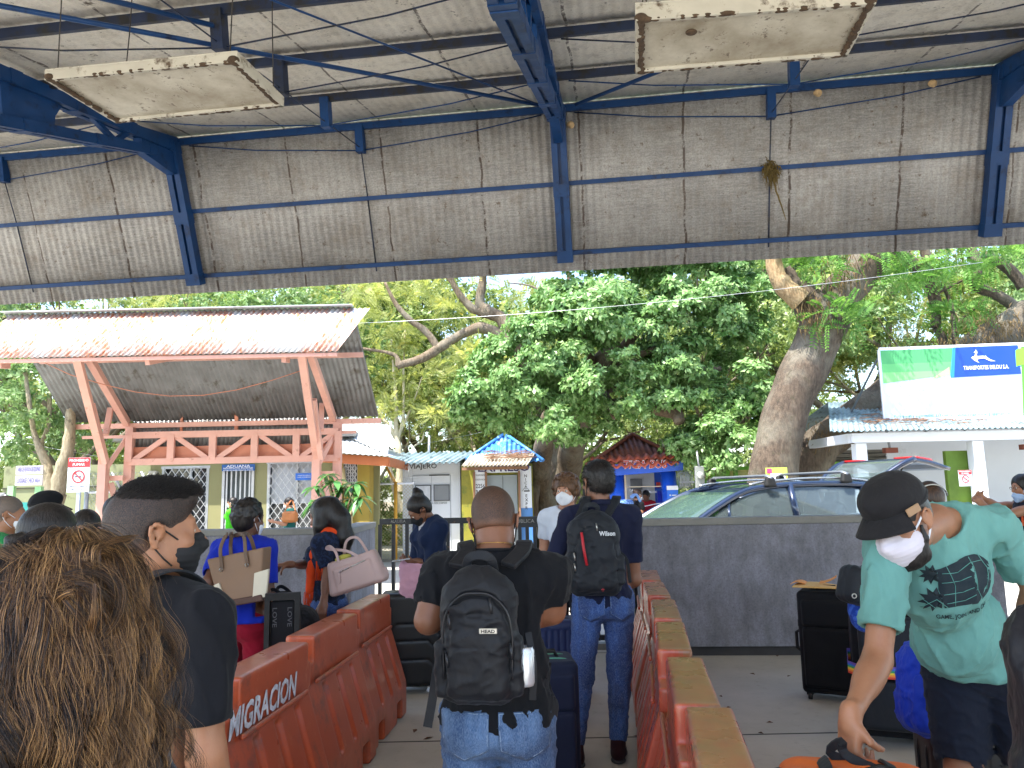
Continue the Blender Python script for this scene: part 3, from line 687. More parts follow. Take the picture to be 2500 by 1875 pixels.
chain_fence('chain link fence with a yellow post between customs office and white kiosk',X(848,19),X(1010,19),19,1.86,[X(850,19),X(966,19)],m_ylp,seed=4,matf=M('#c9b98a',.5,.3,.1,6,name='sunlit_wire'))
chain_fence('green posted wire fence behind the car and the big trunk',X(1640,18.5),X(1870,18.5),18.6,1.75,[X(1655,18.6),X(1700,18.6),X(1722,18.6),X(1745,18.6),X(1815,18.6)],M('#6fae2e',.5,0,.15,3,name='lime_green_paint'),coil=False,arm=False)
rs=random.Random(2)
for (px,w) in ((1768,90),):
    c=at(px,1163,18.4); tb=thing('green_timber_gate','lime green timber gate frame left of the big tree trunk','gate',(c[0],18.4,0)); b=MB(); mg=M('#6fae2e',.5,0,.15,3,name='lime_green_paint')
    x0=X(1742,18.4);x1=X(1840,18.4)
    for zz_ in(.1,1.0,1.75,2.05): b.box(((x0+x1)/2,18.4,zz_),(x1-x0,.06,.12 if zz_<2 else .08))
    for xx in(x0,X(1778,18.4),X(1798,18.4),x1): b.box((xx,18.38,1.0),(.09,.07,2.1))
    b.build('frame',mg,tb); b=MB(); b.box(((x0+x1)/2+.2,18.46,1.9),(x1-x0-.3,.03,.3)); b.build('board',M('#d8cf86',.6,name='cream_board'),tb)
# ================================================================== KIOSKS
m_kw=M('#dfe4ec',.45,0,.04,2,name='white_panel'); m_kg=M('#8d979c',.5,0,.08,2,name='grey_roller_door'); m_dk=M('#2a2c30',.5,name='dark_print')
k=thing('ticket_kiosk','white ticket kiosk with two poster frames and a grey metal roof','kiosk',(-2.15,20,0))
xa,xb=X(983,20),X(1124,20); zt=Zz(1050,1130,20)
b=MB(); b.box(((xa+xb)/2,20.75,zt/2+.02),(xb-xa,1.5,zt-.04)); b.build('body',m_kw,k)
b=MB(); b.box((xb+.08,20.8,zt/2),(.14,1.3,zt-.2)); b.build('side_panel',M('#5a5e62',.6,name='dark_side'),k)
b=MB(); zc=Zz(1050,1155,20); put_text(b,'VIAJERO',V(X(1033,20),19.995-.003,Zz(1033,1140,20)),AX,.12,X(1067,20)-X(999,20),bold=.012); b.build('lettering',m_dk,k)
x0,x1=X(1008,20),X(1100,20); z1=Zz(1050,1161,20); b=MB()
for xx in(x0,x1): b.box((xx,19.985,z1/2+.1),(.015,.03,z1-.2))
b.box(((x0+x1)/2,19.985,z1),(x1-x0,.03,.02)); b.box(((x0+x1)/2,19.99,z1/2+.1),(.008,.02,z1-.22)); b.build('shutter_frame',M('#a9afb8',.5,name='panel_joint'),k)
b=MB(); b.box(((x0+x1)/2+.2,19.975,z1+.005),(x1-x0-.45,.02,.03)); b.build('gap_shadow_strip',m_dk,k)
for (pa,pb,fr) in ((1014,1053,M('#d6dae2',.4,name='poster_paper')),(1059,1098,M('#7f838a',.35,.3,.1,2,name='silver_poster'))):
    a0,a1=X(pa,20),X(pb,20);z0_,z1_=Zz(1030,1224,20),Zz(1030,1184,20)
    b=MB(); b.box(((a0+a1)/2,19.97,(z0_+z1_)/2),(a1-a0,.02,z1_-z0_)); p_=b.build('poster',M('#575c63',.5,name='poster_border'),k)
    b=MB(); b.box(((a0+a1)/2,19.958,(z0_+z1_)/2),(a1-a0-.05,.008,z1_-z0_-.05)); b.build('poster_sheet',fr,p_)
b=MB(); put_text(b,'ESCANEA PARA COMPRAR',V(X(1075,20)-.1,19.985,Zz(1075,1228,20)),AX,.045,.55,bold=.01); b.build('lettering',M('#8a9099',.5,name='grey_print'),k)
a0,a1=X(1005,20),X(1029,20); b=MB(); b.box(((a0+a1)/2,19.97,Zz(1015,1300,20)),(a1-a0,.02,.45)); b.build('poster',M('#c2c8d2',.4,0,.2,20,name='poster_paper_low'),k)
m_tealr=M('#7d929a',.55,.15,.3,2,dirt=('#3c4a4e',5,.52),name='weathered_teal_roof')
b=MB(); corr(b,V(xa-.62,19.35,zt-.03),V(xb-xa+.62,0,0),V(.42,.75,.3),0,.035,.16,6,2); corr(b,V(xa-.2,20.1,zt+.27),V(xb-xa+.62,0,0),V(.2,1.6,-.25),0,.035,.16,6,2); o=b.build('roof',m_tealr,k); o.modifiers.new('s','SOLIDIFY').thickness=.01
b=MB(); b.tube([V(X(1047,20.5),20.5,zt),V(X(1049,20.5),20.5,zt+.75)],.035,8); b.build('vent_pipe',m_alu,k)
# expreso
k=thing('ticket_kiosk','small kiosk with a blue pyramid roof, closed grey doors and phone numbers','kiosk',(-.2,19.7,0))
Y=19.6; xa,xb=X(1125,Y),X(1303,Y); zt=2.3
m_exy=M('#8f8a2e',.6,0,.25,2,dirt=('#5c6a2a',3,.5),name='yellow_green_wall'); m_wood=M('#8c6a52',.8,0,.2,4,stretch=(1,1,.2),name='old_wood'); m_exb=M('#4f86c6',.5,0,.15,2,name='faded_blue_panel')
b=MB(); b.box(((xa+xb)/2,Y+.9,zt/2),(xb-xa-.02,1.6,zt)); b.build('body',m_exy,k)
b=MB(); b.box(((X(1185,Y)+X(1264,Y))/2,Y+.05,1.02),(X(1264,Y)-X(1187,Y),.05,2.02)); d_=b.build('door',m_kg,k); b=MB(); b.box((X(1228,Y),Y+.02,1.02),(.012,.02,2.0)); b.build('door_gap',m_dk,d_)
for (pa,pb,nm) in ((1160,1185,'L'),(1270,1298,'R')):
    b=MB(); zb_=1.2 if nm=='R' else .9; b.box(((X(pa,Y)+X(pb,Y))/2,Y-.02,(zb_+2.1)/2),(X(pb,Y)-X(pa,Y),.04,2.1-zb_)); b.build('side_banner',m_kw,k)
b=MB(); b.box(((X(1270,Y)+X(1300,Y))/2,Y-.01,.6),(X(1300,Y)-X(1272,Y),.04,1.2)); b.build('blue_panel',m_exb,k)
b=MB(); b.box(((X(1160,Y)+X(1298,Y))/2,Y-.03,2.17),(X(1298,Y)-X(1160,Y),.04,.15)); hb=b.build('header_board',m_kw,k)
m_pur=M('#33245e',.5,name='purple_print'); b=MB(); put_text(b,'EXPRESO',V(X(1231,Y),Y-.056,2.22),AX,.19,X(1293,Y)-X(1167,Y),bold=.02); b.build('lettering',m_pur,k)
b=MB(); q=X(1173,Y)
for t_,z_,h_,w_ in(('TELEFONOS',2.04,.035,.24),('COSTA RICA',1.93,.04,.25),('2256',1.77,.1,.23),('3191',1.62,.1,.23),('NICARAGUA',1.2,.04,.25),('77',1.05,.09,.12)): put_text(b,t_,V(q,Y-.045,z_),AX,h_,w_,bold=.015)
for i,ch in enumerate('NICA'): put_text(b,ch,V(X(1284,Y),Y-.045,2.0-.09*i),AX,.07,bold=.015)
for i,ch in enumerate('EXPR'): put_text(b,ch,V(X(1285,Y),Y-.045,1.5-.1*i),AX,.075,bold=.015)
for cx,cz in((q,1.42),(X(1284,Y),1.62)):
    b.tube([V(cx-.09,Y-.05,cz),V(cx-.05,Y-.05,cz+.06),V(cx+.05,Y-.05,cz+.06),V(cx+.09,Y-.05,cz)],.007,4); b.box((cx+.02,Y-.05,cz),(.14,.01,.03))
b.build('lettering',m_dk,k)
b=MB()
for px_ in(1158,1187,1268): b.box((X(px_,Y-.12),Y-.12,1.05),(.055,.06,2.15))
b.box(((X(1130,Y)+X(1290,Y))/2,Y-.25,2.2),(X(1290,Y)-X(1130,Y),.06,.07)); b.build('timber_post',m_wood,k)
m_bro=M('#3f7fc4',.5,.1,.2,3,dirt=('#9fc4e8',4,.55),name='blue_roof_paint'); m_asb=M('#b3aca0',.8,0,.2,3,dirt=('#6a5a48',4,.52),name='aged_fibre_sheet')
ap=V(X(1235,Y+.9),Y+.9,3.12); hw=.98; cs=[V(ap[0]-hw,Y-.05,2.42),V(ap[0]+hw,Y-.05,2.36),V(ap[0]+hw,Y+1.9,2.4),V(ap[0]-hw,Y+1.9,2.4)]
def tri_corr(b,A,B_,T,amp=.02,per=.12):
    L=np.linalg.norm(B_-A); N=int(L/per*6); u=(B_-A)/L; up_=nrm(np.cross(u,T-A)); up_=up_ if up_[2]>0 else -up_
    h=(T-A)-u*((T-A)@u); tx=(T-A)@u; v=[];F=[]
    for i in range(N+1):
        s_=L*i/N; f=s_/tx if s_<tx else (L-s_)/(L-tx); p=A+u*s_; w=up_*amp*math.sin(2*math.pi*s_/per); v+= [p+w,p+h*max(f,0.002)+w]
    b.add(v,[(2*i,2*i+2,2*i+3,2*i+1) for i in range(N)],True)
b=MB(); [tri_corr(b,cs[i],cs[(i+1)%4],ap) for i in range(4)]; 
for c_ in cs: b.tube([c_+V(0,0,.02),ap+V(0,0,.03)],.045,6)
o=b.build('pyramid_roof',m_bro,k); o.modifiers.new('s','SOLIDIFY').thickness=.008
b=MB(); corr(b,V(X(1127,Y-.5),Y-.5,2.26),V(X(1290,Y-.5)-X(1127,Y-.5),0,0),V(.22,.6,.32),0,.025,.09,6,2); o=b.build('awning',m_asb,k); o.modifiers.new('s','SOLIDIFY').thickness=.008
rs=random.Random(9); b=MB()
for i in range(150):
    p=V(rs.uniform(X(1180,Y),X(1285,Y)),Y-.2+rs.uniform(-.12,.3),0); p[2]=2.3+(p[1]-(Y-.5))*.53+.04; a=rs.uniform(-.5,.5); L=rs.uniform(.08,.3); b.tube([p,p+V(L*math.cos(a),.1*math.sin(a),rs.uniform(-.01,.03))],.006,3)
b.build('leaf_litter',m_wood,k)['kind']='stuff'
b=MB(); b.tube([V(X(1218,Y)+.28*math.cos(a),Y-.06,.72+.3*math.sin(a)) for a in np.linspace(0,3.14,9)],.02,5); b.build('banner_arc',m_pur,k)
b=MB(); b.box((X(1218,Y),Y-.05,.72),(.75,.03,.75)); b.build('lower_banner',m_kw,k)
# bus drawing
b=MB(); bx_=X(1224,Y); b.prism([V(bx_-.22,Y-.075,.5),V(bx_+.24,Y-.075,.5),V(bx_+.24,Y-.075,.68),V(bx_+.15,Y-.075,.8),V(bx_-.2,Y-.075,.82)],V(0,.01,0)); b.build('bus_print',M('#7089b8',.5,name='blue_print'),k)
b=MB(); [b.box((bx_-.12+i*.11,Y-.079,.72),(.08,.008,.09)) for i in range(3)]; b.build('bus_print_windows',m_dk,k)
# tica
k=thing('ticket_kiosk','bright blue ticket kiosk with round corner pillars and a red tiled roof','kiosk',(2.85,17.5,0))
Y=17.3; xa,xb=X(1492,Y),X(1652,Y); m_tb=M('#1f55c4',.3,0,.1,2,name='bright_blue_gloss'); m_tr=M('#c03a2a',.4,name='red_gloss'); zt=1.98
b=MB(); b.tube([V(X(1508,Y),Y+.1,0),V(X(1508,Y),Y+.1,zt)],.19,20); b.build('corner_pillar',m_tb,k)
b=MB(); b.tube([V(X(1640,Y),Y+.0,0),V(X(1633,Y),Y+.0,zt)],.17,20); b.build('corner_pillar',m_tb,k)
b=MB(); b.box(((xa+xb)/2,Y+.5,.5),(xb-xa-.25,.8,1.0)); b.box(((xa+xb)/2,Y+1.2,1.0),(xb-xa-.2,.1,2.0)); b.build('body',m_tb,k)
b=MB(); b.box((X(1580,Y),Y+.02,.5),(X(1617,Y)-X(1530,Y),.06,1.06)); b.build('counter_front',m_tr,k)
wa,wb,z0_,z1_=X(1527,Y),X(1621,Y),1.04,Zz(1575,1150,Y); b=MB()
for xx in(wa,wb): b.box((xx,Y-.02,(z0_+z1_)/2-.2),(.04,.06,z1_-z0_+.4))
b.box(((wa+wb)/2,Y-.02,z1_),(wb-wa,.06,.04)); b.box(((wa+wb)/2,Y,z0_+.0),(wb-wa,.1,.03)); b.box(((wa+wb)/2,Y+.02,Zz(1575,1188,Y)),(wb-wa,.02,.02)); wf=b.build('window_frame',M('#c9b9a0',.5,name='cream_frame'),k)
b=MB(); b.box(((wa+wb)/2,Y+1.13,1.5),(wb-wa,.02,1.0)); b.build('back_panel',M('#b9bdc2',.6,0,.15,4,name='office_wall'),wf)
b=MB(); b.box((X(1556,Y+1),Y+1.1,1.72),(.28,.02,.26)); b.box((X(1582,Y+1),Y+1.1,1.5),(.06,.02,.06)); b.build('notice',M('#6d7074',.5,name='grey_notice'),wf)
b=MB(); b.box((X(1612,Y+.9),Y+1.1,1.7),(.1,.02,.12)); b.build('red_notice',m_tr,wf); b=MB(); b.box((X(1612,Y+.5),Y+.5,1.25),(.14,.05,.6)); b.box((X(1617,Y),Y+.1,1.15),(.16,.1,.18)); b.build('blue_folder',M('#1c2fb0',.4,name='cobalt'),wf)
b=MB(); put_text(b,'CAJA',V(X(1546,Y),Y+.03,Zz(1546,1198,Y)),AX,.05,.17,bold=.015); put_text(b,'TICA BUS',V(X(1594,Y),Y+.03,Zz(1594,1201,Y)),AX,.035,.17,bold=.012); b.build('lettering',m_swhite,wf)
b=MB(); b.prism([V(X(1445,Y),Y-.38,zt-.1),V(X(1662,Y),Y-.38,zt+.02),V(X(1662,Y),Y-.38,zt+.21),V(X(1445,Y),Y-.38,zt+.16)],V(0,.9,0)); b.build('header_board',m_tb,k)
for dz,mt in ((.0,m_swhite),(.003,m_tr)):
    b=MB(); put_text(b,'TICA BUS',V(X(1572,Y),Y-.39-dz*2,zt+.16),AX,.17,X(1623,Y)-X(1515,Y),bold=.035 if mt is m_swhite else .005,shear=.25); b.build('lettering',mt,k)
b=MB(); q=X(1637,Y); b.box((q,Y-.22,1.35),(.24,.02,.48)); pn=b.build('info_panel',M('#2f6fd6',.4,name='mid_blue'),k); b=MB(); b.box((q,Y-.235,1.62),(.25,.02,.09)); b.box((q+.01,Y-.235,1.13),(.25,.02,.07)); 
for z_ in(1.46,1.37,1.3): b.box((q+.03,Y-.234,z_),(.1,.01,.018)); b.lathe([(0,0),(.018,0),(.018,.01)],10,(q-.06,Y-.235,z_),rotx(math.pi/2))
b.build('info_print',m_swhite,pn)
m_rr=M('#7a4638',.7,0,.2,3,dirt=('#4a2f28',3,.55),name='red_brown_roof'); m_tile=M('#b5573f',.6,0,.25,4,dirt=('#6e3a2e',5,.55),name='clay_tile')
ap=V(X(1551,Y+.8),Y+.9,2.86); cs=[V(X(1450,Y),Y-.2,2.22),V(X(1655,Y),Y-.2,2.28),V(X(1655,Y)+.0,Y+2,2.3),V(X(1450,Y),Y+2,2.25)]
b=MB(); [tri_corr(b,cs[i],cs[(i+1)%4],ap,.02,.13) for i in range(4)]; o=b.build('pyramid_roof',m_rr,k); o.modifiers.new('s','SOLIDIFY').thickness=.01
b=MB(); b.tube([cs[0]+V(0,0,.03),ap+V(0,0,.04),cs[1]+V(0,0,.03)],.05,6); b.build('hip_cap',m_rr,k)
b=MB(); e0=V(X(1446,Y-.5),Y-.5,zt+.1); e1=V(X(1662,Y-.5),Y-.5,zt+.17); corr(b,e0,e1-e0,V(.02,.2,.1),0,.035,.2,8,1); corr(b,e0+V(0,.17,.125),e1-e0,V(.02,.2,.12),0,.035,.2,8,1); o=b.build('tile_eave',m_tile,k); o.modifiers.new('s','SOLIDIFY').thickness=.02
# ================================================================== SIGNS
def nosmoke(b_ring,b_cig,c,r,y):
    b_ring.lathe([(r*.8,0),(r,0),(r,.006),(r*.8,.006),(r*.8,0)],28,(c[0],y,c[1]),rotx(math.pi/2),sm=False); d=r*.62
    b_ring.bar(V(c[0]-d,y-.004,c[1]+d),V(c[0]+d,y-.004,c[1]-d),.008,r*.17,(0,1,0)) if False else b_ring.add([V(c[0]-d-r*.06,y-.006,c[1]+d-r*.06),V(c[0]+d-r*.06,y-.006,c[1]-d-r*.06),V(c[0]+d+r*.06,y-.006,c[1]-d+r*.06),V(c[0]-d+r*.06,y-.006,c[1]+d+r*.06)],[(0,1,2,3)])
    b_cig.box((c[0]-r*.05,y-.002,c[1]),(r*1.05,.003,r*.17)); b_cig.tube([V(c[0]+r*.4,y-.003,c[1]+r*.15),V(c[0]+r*.33,y-.003,c[1]+r*.3),V(c[0]+r*.42,y-.003,c[1]+r*.5)],r*.035,4)
m_red=M('#cf3038',.45,name='red_sign_paint'); m_lb=M('#8b93a8',.5,name='faded_print')
def smoke_sign(label,pxs,Y,pole,sc_=1.):
    x0,x1=X(pxs[0],Y),X(pxs[1],Y); z1,z0=Zz(pxs[0],pxs[2],Y),Zz(pxs[0],pxs[3],Y); h=z1-z0; w=x1-x0
    t=thing('no_smoking_sign',label,'sign',((x0+x1)/2,Y,0 if pole else z0)); b=MB(); b.box(((x0+x1)/2,Y,(z0+z1)/2),(w,.012,h)); b.build('panel',M('#dfe6f2',.35,name='white_sign_sheet'),t)
    b=MB(); b.box(((x0+x1)/2,Y-.009,z1-h*.14),(w-.004,.005,h*.27)); b.build('header',m_red,t)
    b=MB(); put_text(b,'PROHIBIDO',V((x0+x1)/2,Y-.015,z1-h*.08),AX,h*.07,w*.86,bold=.02); put_text(b,'FUMAR',V((x0+x1)/2,Y-.015,z1-h*.2),AX,h*.075,w*.55,bold=.02); b.build('header_lettering',m_swhite,t)
    b1,b2=MB(),MB(); nosmoke(b1,b2,((x0+x1)/2,z0+h*.45),w*.29,Y-.008); put_text(b2,'AMBIENTE LIBRE DE',V((x0+x1)/2,Y-.0095,z0+h*.165),AX,h*.04,w*.85,bold=.02); put_text(b2,'HUMO DE TABACO',V((x0+x1)/2,Y-.0095,z0+h*.085),AX,h*.04,w*.8,bold=.02)
    b1.build('ban_symbol',m_red,t); b2.build('print',M('#4a526b',.5,name='dark_blue_print'),t)
    if pole: b=MB(); b.box(((x0+x1)/2,Y+.03,z1/2),(.05,.04,z1-.05)); b.build('pole',M('#b9c4d6',.4,.3,.1,4,name='pale_pole'),t)
smoke_sign('no smoking sign on a pole at the left, before the chain link fence',(163,217,1118,1202),12.,True)
smoke_sign('small no smoking sign on the green pillar right of the open car boot',(2344,2376,1148,1187),14.2,False)
Y=15.; t=thing('luggage_check_sign','two line white luggage check board between pale green posts','sign',(X(66,Y),Y,0))
m_gp=M('#8fc48a',.5,0,.1,3,name='pale_green_paint'); b=MB()
for p_ in(30,97): b.box((X(p_,Y+.1),Y+.08,.95),(.12,.09,1.9+ (.04 if p_==30 else 0)))
b.build('post',m_gp,t)
for (ya,yb,tx) in((1137,1158,'AREA DE REVISION DE EQUIPAJES'),(1161,1185,'LUGGAGE CHECK AREA')):
    x0,x1=X(36,Y),X(102,Y); signboard(t,x0,x1,Zz(66,yb,Y),Zz(66,ya,Y),Y,[(tx,.5,.085,(x1-x0)*.84)],M('#b4b2ba',.5,name='lavender_white'),M('#4a4488',.5,name='violet_print'),name='board')
b=MB(); b.box((X(60,Y),Y+.1,1.2),(.45,.02,.8)); b.build('teal_poster',M('#2f8f8a',.5,0,.2,4,name='teal_print'),t)
t=thing('notice_board','grey framed notice board with a dark violet poster at the left edge','notice board',(X(0,Y),14.5,0)); b=MB(); Yn=14.5
for p_ in(-25,14): b.tube([V(X(p_,Yn),Yn,0),V(X(p_,Yn),Yn,1.75)],.04,8)
b.tube([V(X(-25,Yn),Yn,1.75),V(X(14,Yn),Yn,1.75)],.04,8); b.tube([V(X(-25,Yn),Yn,1.12),V(X(14,Yn),Yn,1.12)],.02,8); b.build('frame',M('#a9aaad',.4,.5,name='grey_tube'),t); b=MB(); b.box((X(-6,Yn),Yn,1.42),(.24,.02,.56)); b.build('poster',M('#3b3670',.5,name='violet_poster'),t)
# ================================================================== SHOP WITH BILLBOARD
m_sw=M('#c9ced6',.8,0,.06,1.2,dirt=('#9ea2a4',1.5,.62),name='white_plaster'); m_grn=M('#79b52e',.5,0,.12,2,name='lime_paint')
sh=thing('roadside_shop','white shop with lime green trim, roller shutter and metal roof under the billboard','building',(9.5,17,0))
Yw=16.8; x0=X(1945,Yw); wins=[(X(2012,Yw),X(2150,Yw),.9,Zz(2080,1143,Yw)),(X(2018,Yw),X(2172,Yw),Zz(2080,1130,Yw),Zz(2080,1100,Yw))]
b=MB(); wall_holes(b,x0,x0+9,0,2.75,Yw,.25,[wins[0],wins[1]]); b.build('wall',m_sw,sh)
b=MB(); wx0,wx1,wz0,wz1=wins[0]
for xx in(wx0,wx1): b.box((xx,Yw+.0,(wz0+wz1)/2),(.08,.1,wz1-wz0))
b.box(((wx0+wx1)/2,Yw,wz1-.02),(wx1-wx0+.08,.12,.06)); b.box(((wx0+wx1)/2,Yw,wz0),(wx1-wx0+.1,.1,.06)); w_=b.build('window',m_sw,sh)
b=MB(); b.box(((wx0+wx1)/2,Yw+.15,(wz0+wz1)/2),(wx1-wx0,.02,wz1-wz0)); b.build('pane',m_gdk,w_)
b=MB(); b.box(((wx0+wx1)/2,Yw-.03,wz1+.09),(wx1-wx0+.1,.08,.1)); b.build('green_band',m_grn,sh)
b=MB(); sx0,sx1,sz0,sz1=wins[1]; corr(b,V(sx0,Yw+.02,sz0-.02),V(0,0,sz1-sz0+.04),V(sx1-sx0,0,0),0,.025,.09,6,1,nrmv=V(0,-1,0)); b.build('roller_shutter',M('#6a6862',.5,.5,.2,3,name='shutter_steel'),sh)
for px_,w_ in((2106,.2),(2392,.2)):
    Yc=14.4; b=MB(); b.box((X(px_,Yc),Yc,1.18),(w_,.2,2.36)); b.build('column',m_kw,sh)
b=MB(); b.box((X(2350,14.5),14.62,1.1),(.42,.1,2.2)); b.build('green_pillar',M('#5c7a26',.7,0,.25,3,name='mossy_green'),sh)
Yc=14.3; za=Zz(2092,1105,Yc); zb_=Zz(2092,1083,Yc); b=MB(); b.box((X(2088,Yc)+3.6,Yc,2.36+.1),(7.2,.12,.17)); b.box((X(2088,Yc)+.0,Yc+1.3,2.46),(.12,2.6,.17)); b.build('fascia_beam',m_kw,sh)
b=MB(); ra=V(X(2040,Yc)-.1,Yc-.2,2.58); corr(b,ra,V(8.3,0,0),V(1.2,2.9,.85),0,.018,.1,5,3); corr(b,ra+V(1.2,2.9,.85),V(7.2,0,0),V(0,3,-.5),0,.018,.1,4,1); o=b.build('roof',m_tealr,sh); o.modifiers.new('s','SOLIDIFY').thickness=.008
rs=random.Random(11); b=MB()
for i in range(420):
    cx=rs.choice([(1.6,1.6),(2.6,1.3),(3.3,1.2),(2.2,.9),(1.2,.8)]); u_,v_=rs.gauss(cx[0],.45),min(2.8,max(.1,rs.gauss(cx[1],.3))); p=ra+V(u_+.4*v_,v_,.293*v_+.03); a=rs.uniform(-.6,.6); L=rs.uniform(.06,.3); b.tube([p,p+V(L*math.cos(a),L*math.sin(a),.293*L*math.sin(a)+rs.uniform(0,.02))],.007,3)
b.build('leaf_litter',m_wood,sh)['kind']='stuff'
# billboard
TL=at(2143,855,15.0);BLp=at(2158,1031,15.0);TL[0]=BLp[0]=(TL[0]+BLp[0])/2+.02; zt_,zb_=TL[2],BLp[2]; yw=-.10
bd=thing('billboard','long green, white and blue transport company billboard standing on the shop roof','billboard',(TL[0],15,zb_)); bu=nrm(V(1,yw,.0)); bn=V(yw,-1,0); bn=nrm(bn); O=V(TL[0],15.,zb_); H=zt_-zb_
PX=lambda px:(px-2143)/ (2500-2143)*2.75   # metres along the board
def art(b,pts,lvl): b.add([O+bu*x+V(0,0,z*H)+bn*(.03+.0012*lvl) for x,z in pts],[tuple(range(len(pts)))])
b=MB(); b.prism([O,O+bu*5,O+bu*5+V(0,0,H),O+V(0,0,H)],-bn*-.028); b.build('panel',M('#cdd9ee',.35,0,.03,1,name='vinyl_white'),bd)
b=MB(); b.bar(O+V(0,0,H+.02),O+bu*5+V(0,0,H+.02),.05,.05); b.bar(O+V(0,0,-.02),O+V(0,0,H),.05,.05,bn); b.bar(O+V(0,0,-.02),O+bu*5+V(0,0,-.02),.05,.05); b.build('frame',m_swhite,bd)
xb0,xb1=PX(2309),PX(2478)
for pts,c_ in (([(0.02,.565),(xb0+.1,.63),(xb0+.1,.99),(0.02,.99)],'#4fa566'),([(0.02,.565),(xb0+.1,.62),(xb0+.1,.80),(.02,.80)],'#63b870'),([(0.02,.53),(xb0,.62),(xb0,.68),(.02,.68)],'#7fc87c'),([(.9,.56),(xb0,.62),(xb0,.73)],'#a9d48e'),
    ([(xb0,.58),(xb1,.6),(xb1,.995),(xb0+.1,.995)],'#1d49c2'),([(xb0,.58),(xb0+.07,.58),(xb0+.15,.995),(xb0+.1,.995)],'#2f86dc'),([(xb1-.05,.03),(xb1+1.0,.03),(xb1+1.0,.97),(xb1+.05,.97)],'#5aa838'),([(PX(2468),.70),(PX(2470),.92),(PX(2478),.95),(xb1+1.,.96),(xb1+1.,.73),(PX(2480),.72)],'#7cc83c')):
    art_l=art.__dict__.setdefault('n',0); art.n+=1; b=MB(); art(b,pts,art.n); b.build('print_panel',M(c_,.35,0,.04,1,name='vinyl_print'),bd)
b=MB(); MB3=np.array([bu,V(0,0,1),bn]).T; put_text(b,'TRANSPORTES DELDU S.A.',O+bu*PX(2396)+V(0,0,H*.705)+bn*.045,MB3,.075,PX(2452)-PX(2344),bold=.02)
g=[(0,.0),(.05,-.02),(.10,.03),(.16,.02),(.28,-.13),(.42,-.15),(.30,-.07),(.20,.08),(.12,.10),(.2,.13),(.5,.12),(.72,.05),(.95,-.14),(.70,.0),(.45,.02),(.3,.02),(.32,.0),(.34,.05)]
deer=[(.02,.02),(.10,.10),(.17,.08),(.20,.16),(.26,.24),(.27,.30),(.22,.28),(.18,.31),(.24,.37),(.28,.42),(.30,.50),(.32,.42),(.37,.36),(.37,.28),(.32,.20),(.30,.13),(.40,.11),(.60,.12),(.73,.10),(.80,.14),(.78,.08),(.88,0.0),(1.0,-.10),(1.25,-.2),(.98,-.19),(.80,-.09),(.68,-.02),(.45,-.04),(.30,-.08),(.34,-.18),(.42,-.26),(.28,-.20),(.14,-.10),(.06,.0)]
b.add([O+bu*(PX(2362)+x*.36)+V(0,0,H*.835+y*.36)+bn*.045 for x,y in deer],[tuple(range(len(deer)))])
put_text(b,'E',O+bu*(xb1+.3)+V(0,0,H*.42)+bn*.045,MB3,.2,bold=.04); put_text(b,'S',O+bu*(xb1+.28)+V(0,0,H*.17)+bn*.045,MB3,.2,bold=.04); b.build('lettering',m_swhite,bd)
b=MB(); put_text(b,'Para quejas y sugerencias: 2222-0610    Quejasysugerencias.gc@gmail.com',O+bu*PX(2305)+V(0,0,H*.07)+bn*.04,MB3,.055,PX(2450)-PX(2170),bold=.008); b.build('small_print',M('#2f8a86',.5,name='teal_small_print'),bd)
b=MB()
for xx in(0.,2.5,4.9): b.bar(O+bu*xx,O+bu*xx+V(0.05,0,-.55),.035,.035,bn); b.bar(O+bu*xx+V(0,.05,.9*H),O+bu*xx+V(-.35,1.3,-.15),.03,.03); b.bar(O+bu*(xx+1.3)+V(0,.05,.1),O+bu*(xx+1.3)+V(-.3,.9,-.25),.03,.03)
b.build('support_strut',M('#8d9298',.5,.4,name='grey_steel'),bd)
b=MB(); 
for xx in(0.04,2.55): b.box(O+bu*xx+V(0,-.02,-.55),(.24,.14,.1))
b.build('foot_block',M('#7a4436',.8,name='brick_block'),bd)
# ---- electric meter on post, wire coil, overhead wires
Y=16.2; c=at(1708,1165,Y); t=thing('electric_meter','grey electricity meter box on a steel pipe beside the blue kiosk','meter',(c[0],Y,0)); b=MB(); b.box((c[0],Y,c[2]),(.19,.11,.46),bev=.012); b.build('box',M('#8f9390',.5,.2,.1,4,name='grey_box'),t)
b=MB(); b.lathe([(.07,0),(.07,.03),(.062,.05),(0,.055)],20,(c[0],Y-.055,c[2]+.04),rotx(math.pi/2)); b.build('dial',M('#c4c8c4',.2,.3,name='meter_glass'),t); b=MB(); b.tube([V(c[0],Y,0),V(c[0],Y,c[2]-.2)],.045,10); b.tube([V(c[0]+.09,Y,0),V(c[0]+.09,Y,c[2]-.2)],.02,8); b.tube([V(c[0],Y,c[2]+.2),V(c[0]-.03,Y,c[2]+.55)],.02,8); b.build('pipe',m_alu,t)
b=MB(); c=at(1672,1170,16.9); pts=[]
for i in range(26*14): a=i/14*2*math.pi; r=.17+.03*math.sin(i*.13); pts.append(V(c[0]-.14+.28*i/(26*14),c[1]+r*math.cos(a),c[2]+r*math.sin(a)))
b.tube(pts,.004,3); tag(b.build('wire_coil',m_alu),'coil of silver razor wire between the blue kiosk and meter post','wire coil')
def wire(label,A,B_,sag,r=.004,mt=None):
    b=MB(); b.tube([A+(B_-A)*t_-V(0,0,sag*4*t_*(1-t_)) for t_ in np.linspace(0,1,14)],r,4); tag(b.build('overhead_wire',mt or m_alu),label,'wire')
wire('thin pale overhead wire crossing before the dense green tree',at(850,790,13.6),at(2400,640,12.),.15)
wire('thin slack wire running from the left edge down to the pink post',at(-40,1060,16),at(262,1118,15.9),.02)
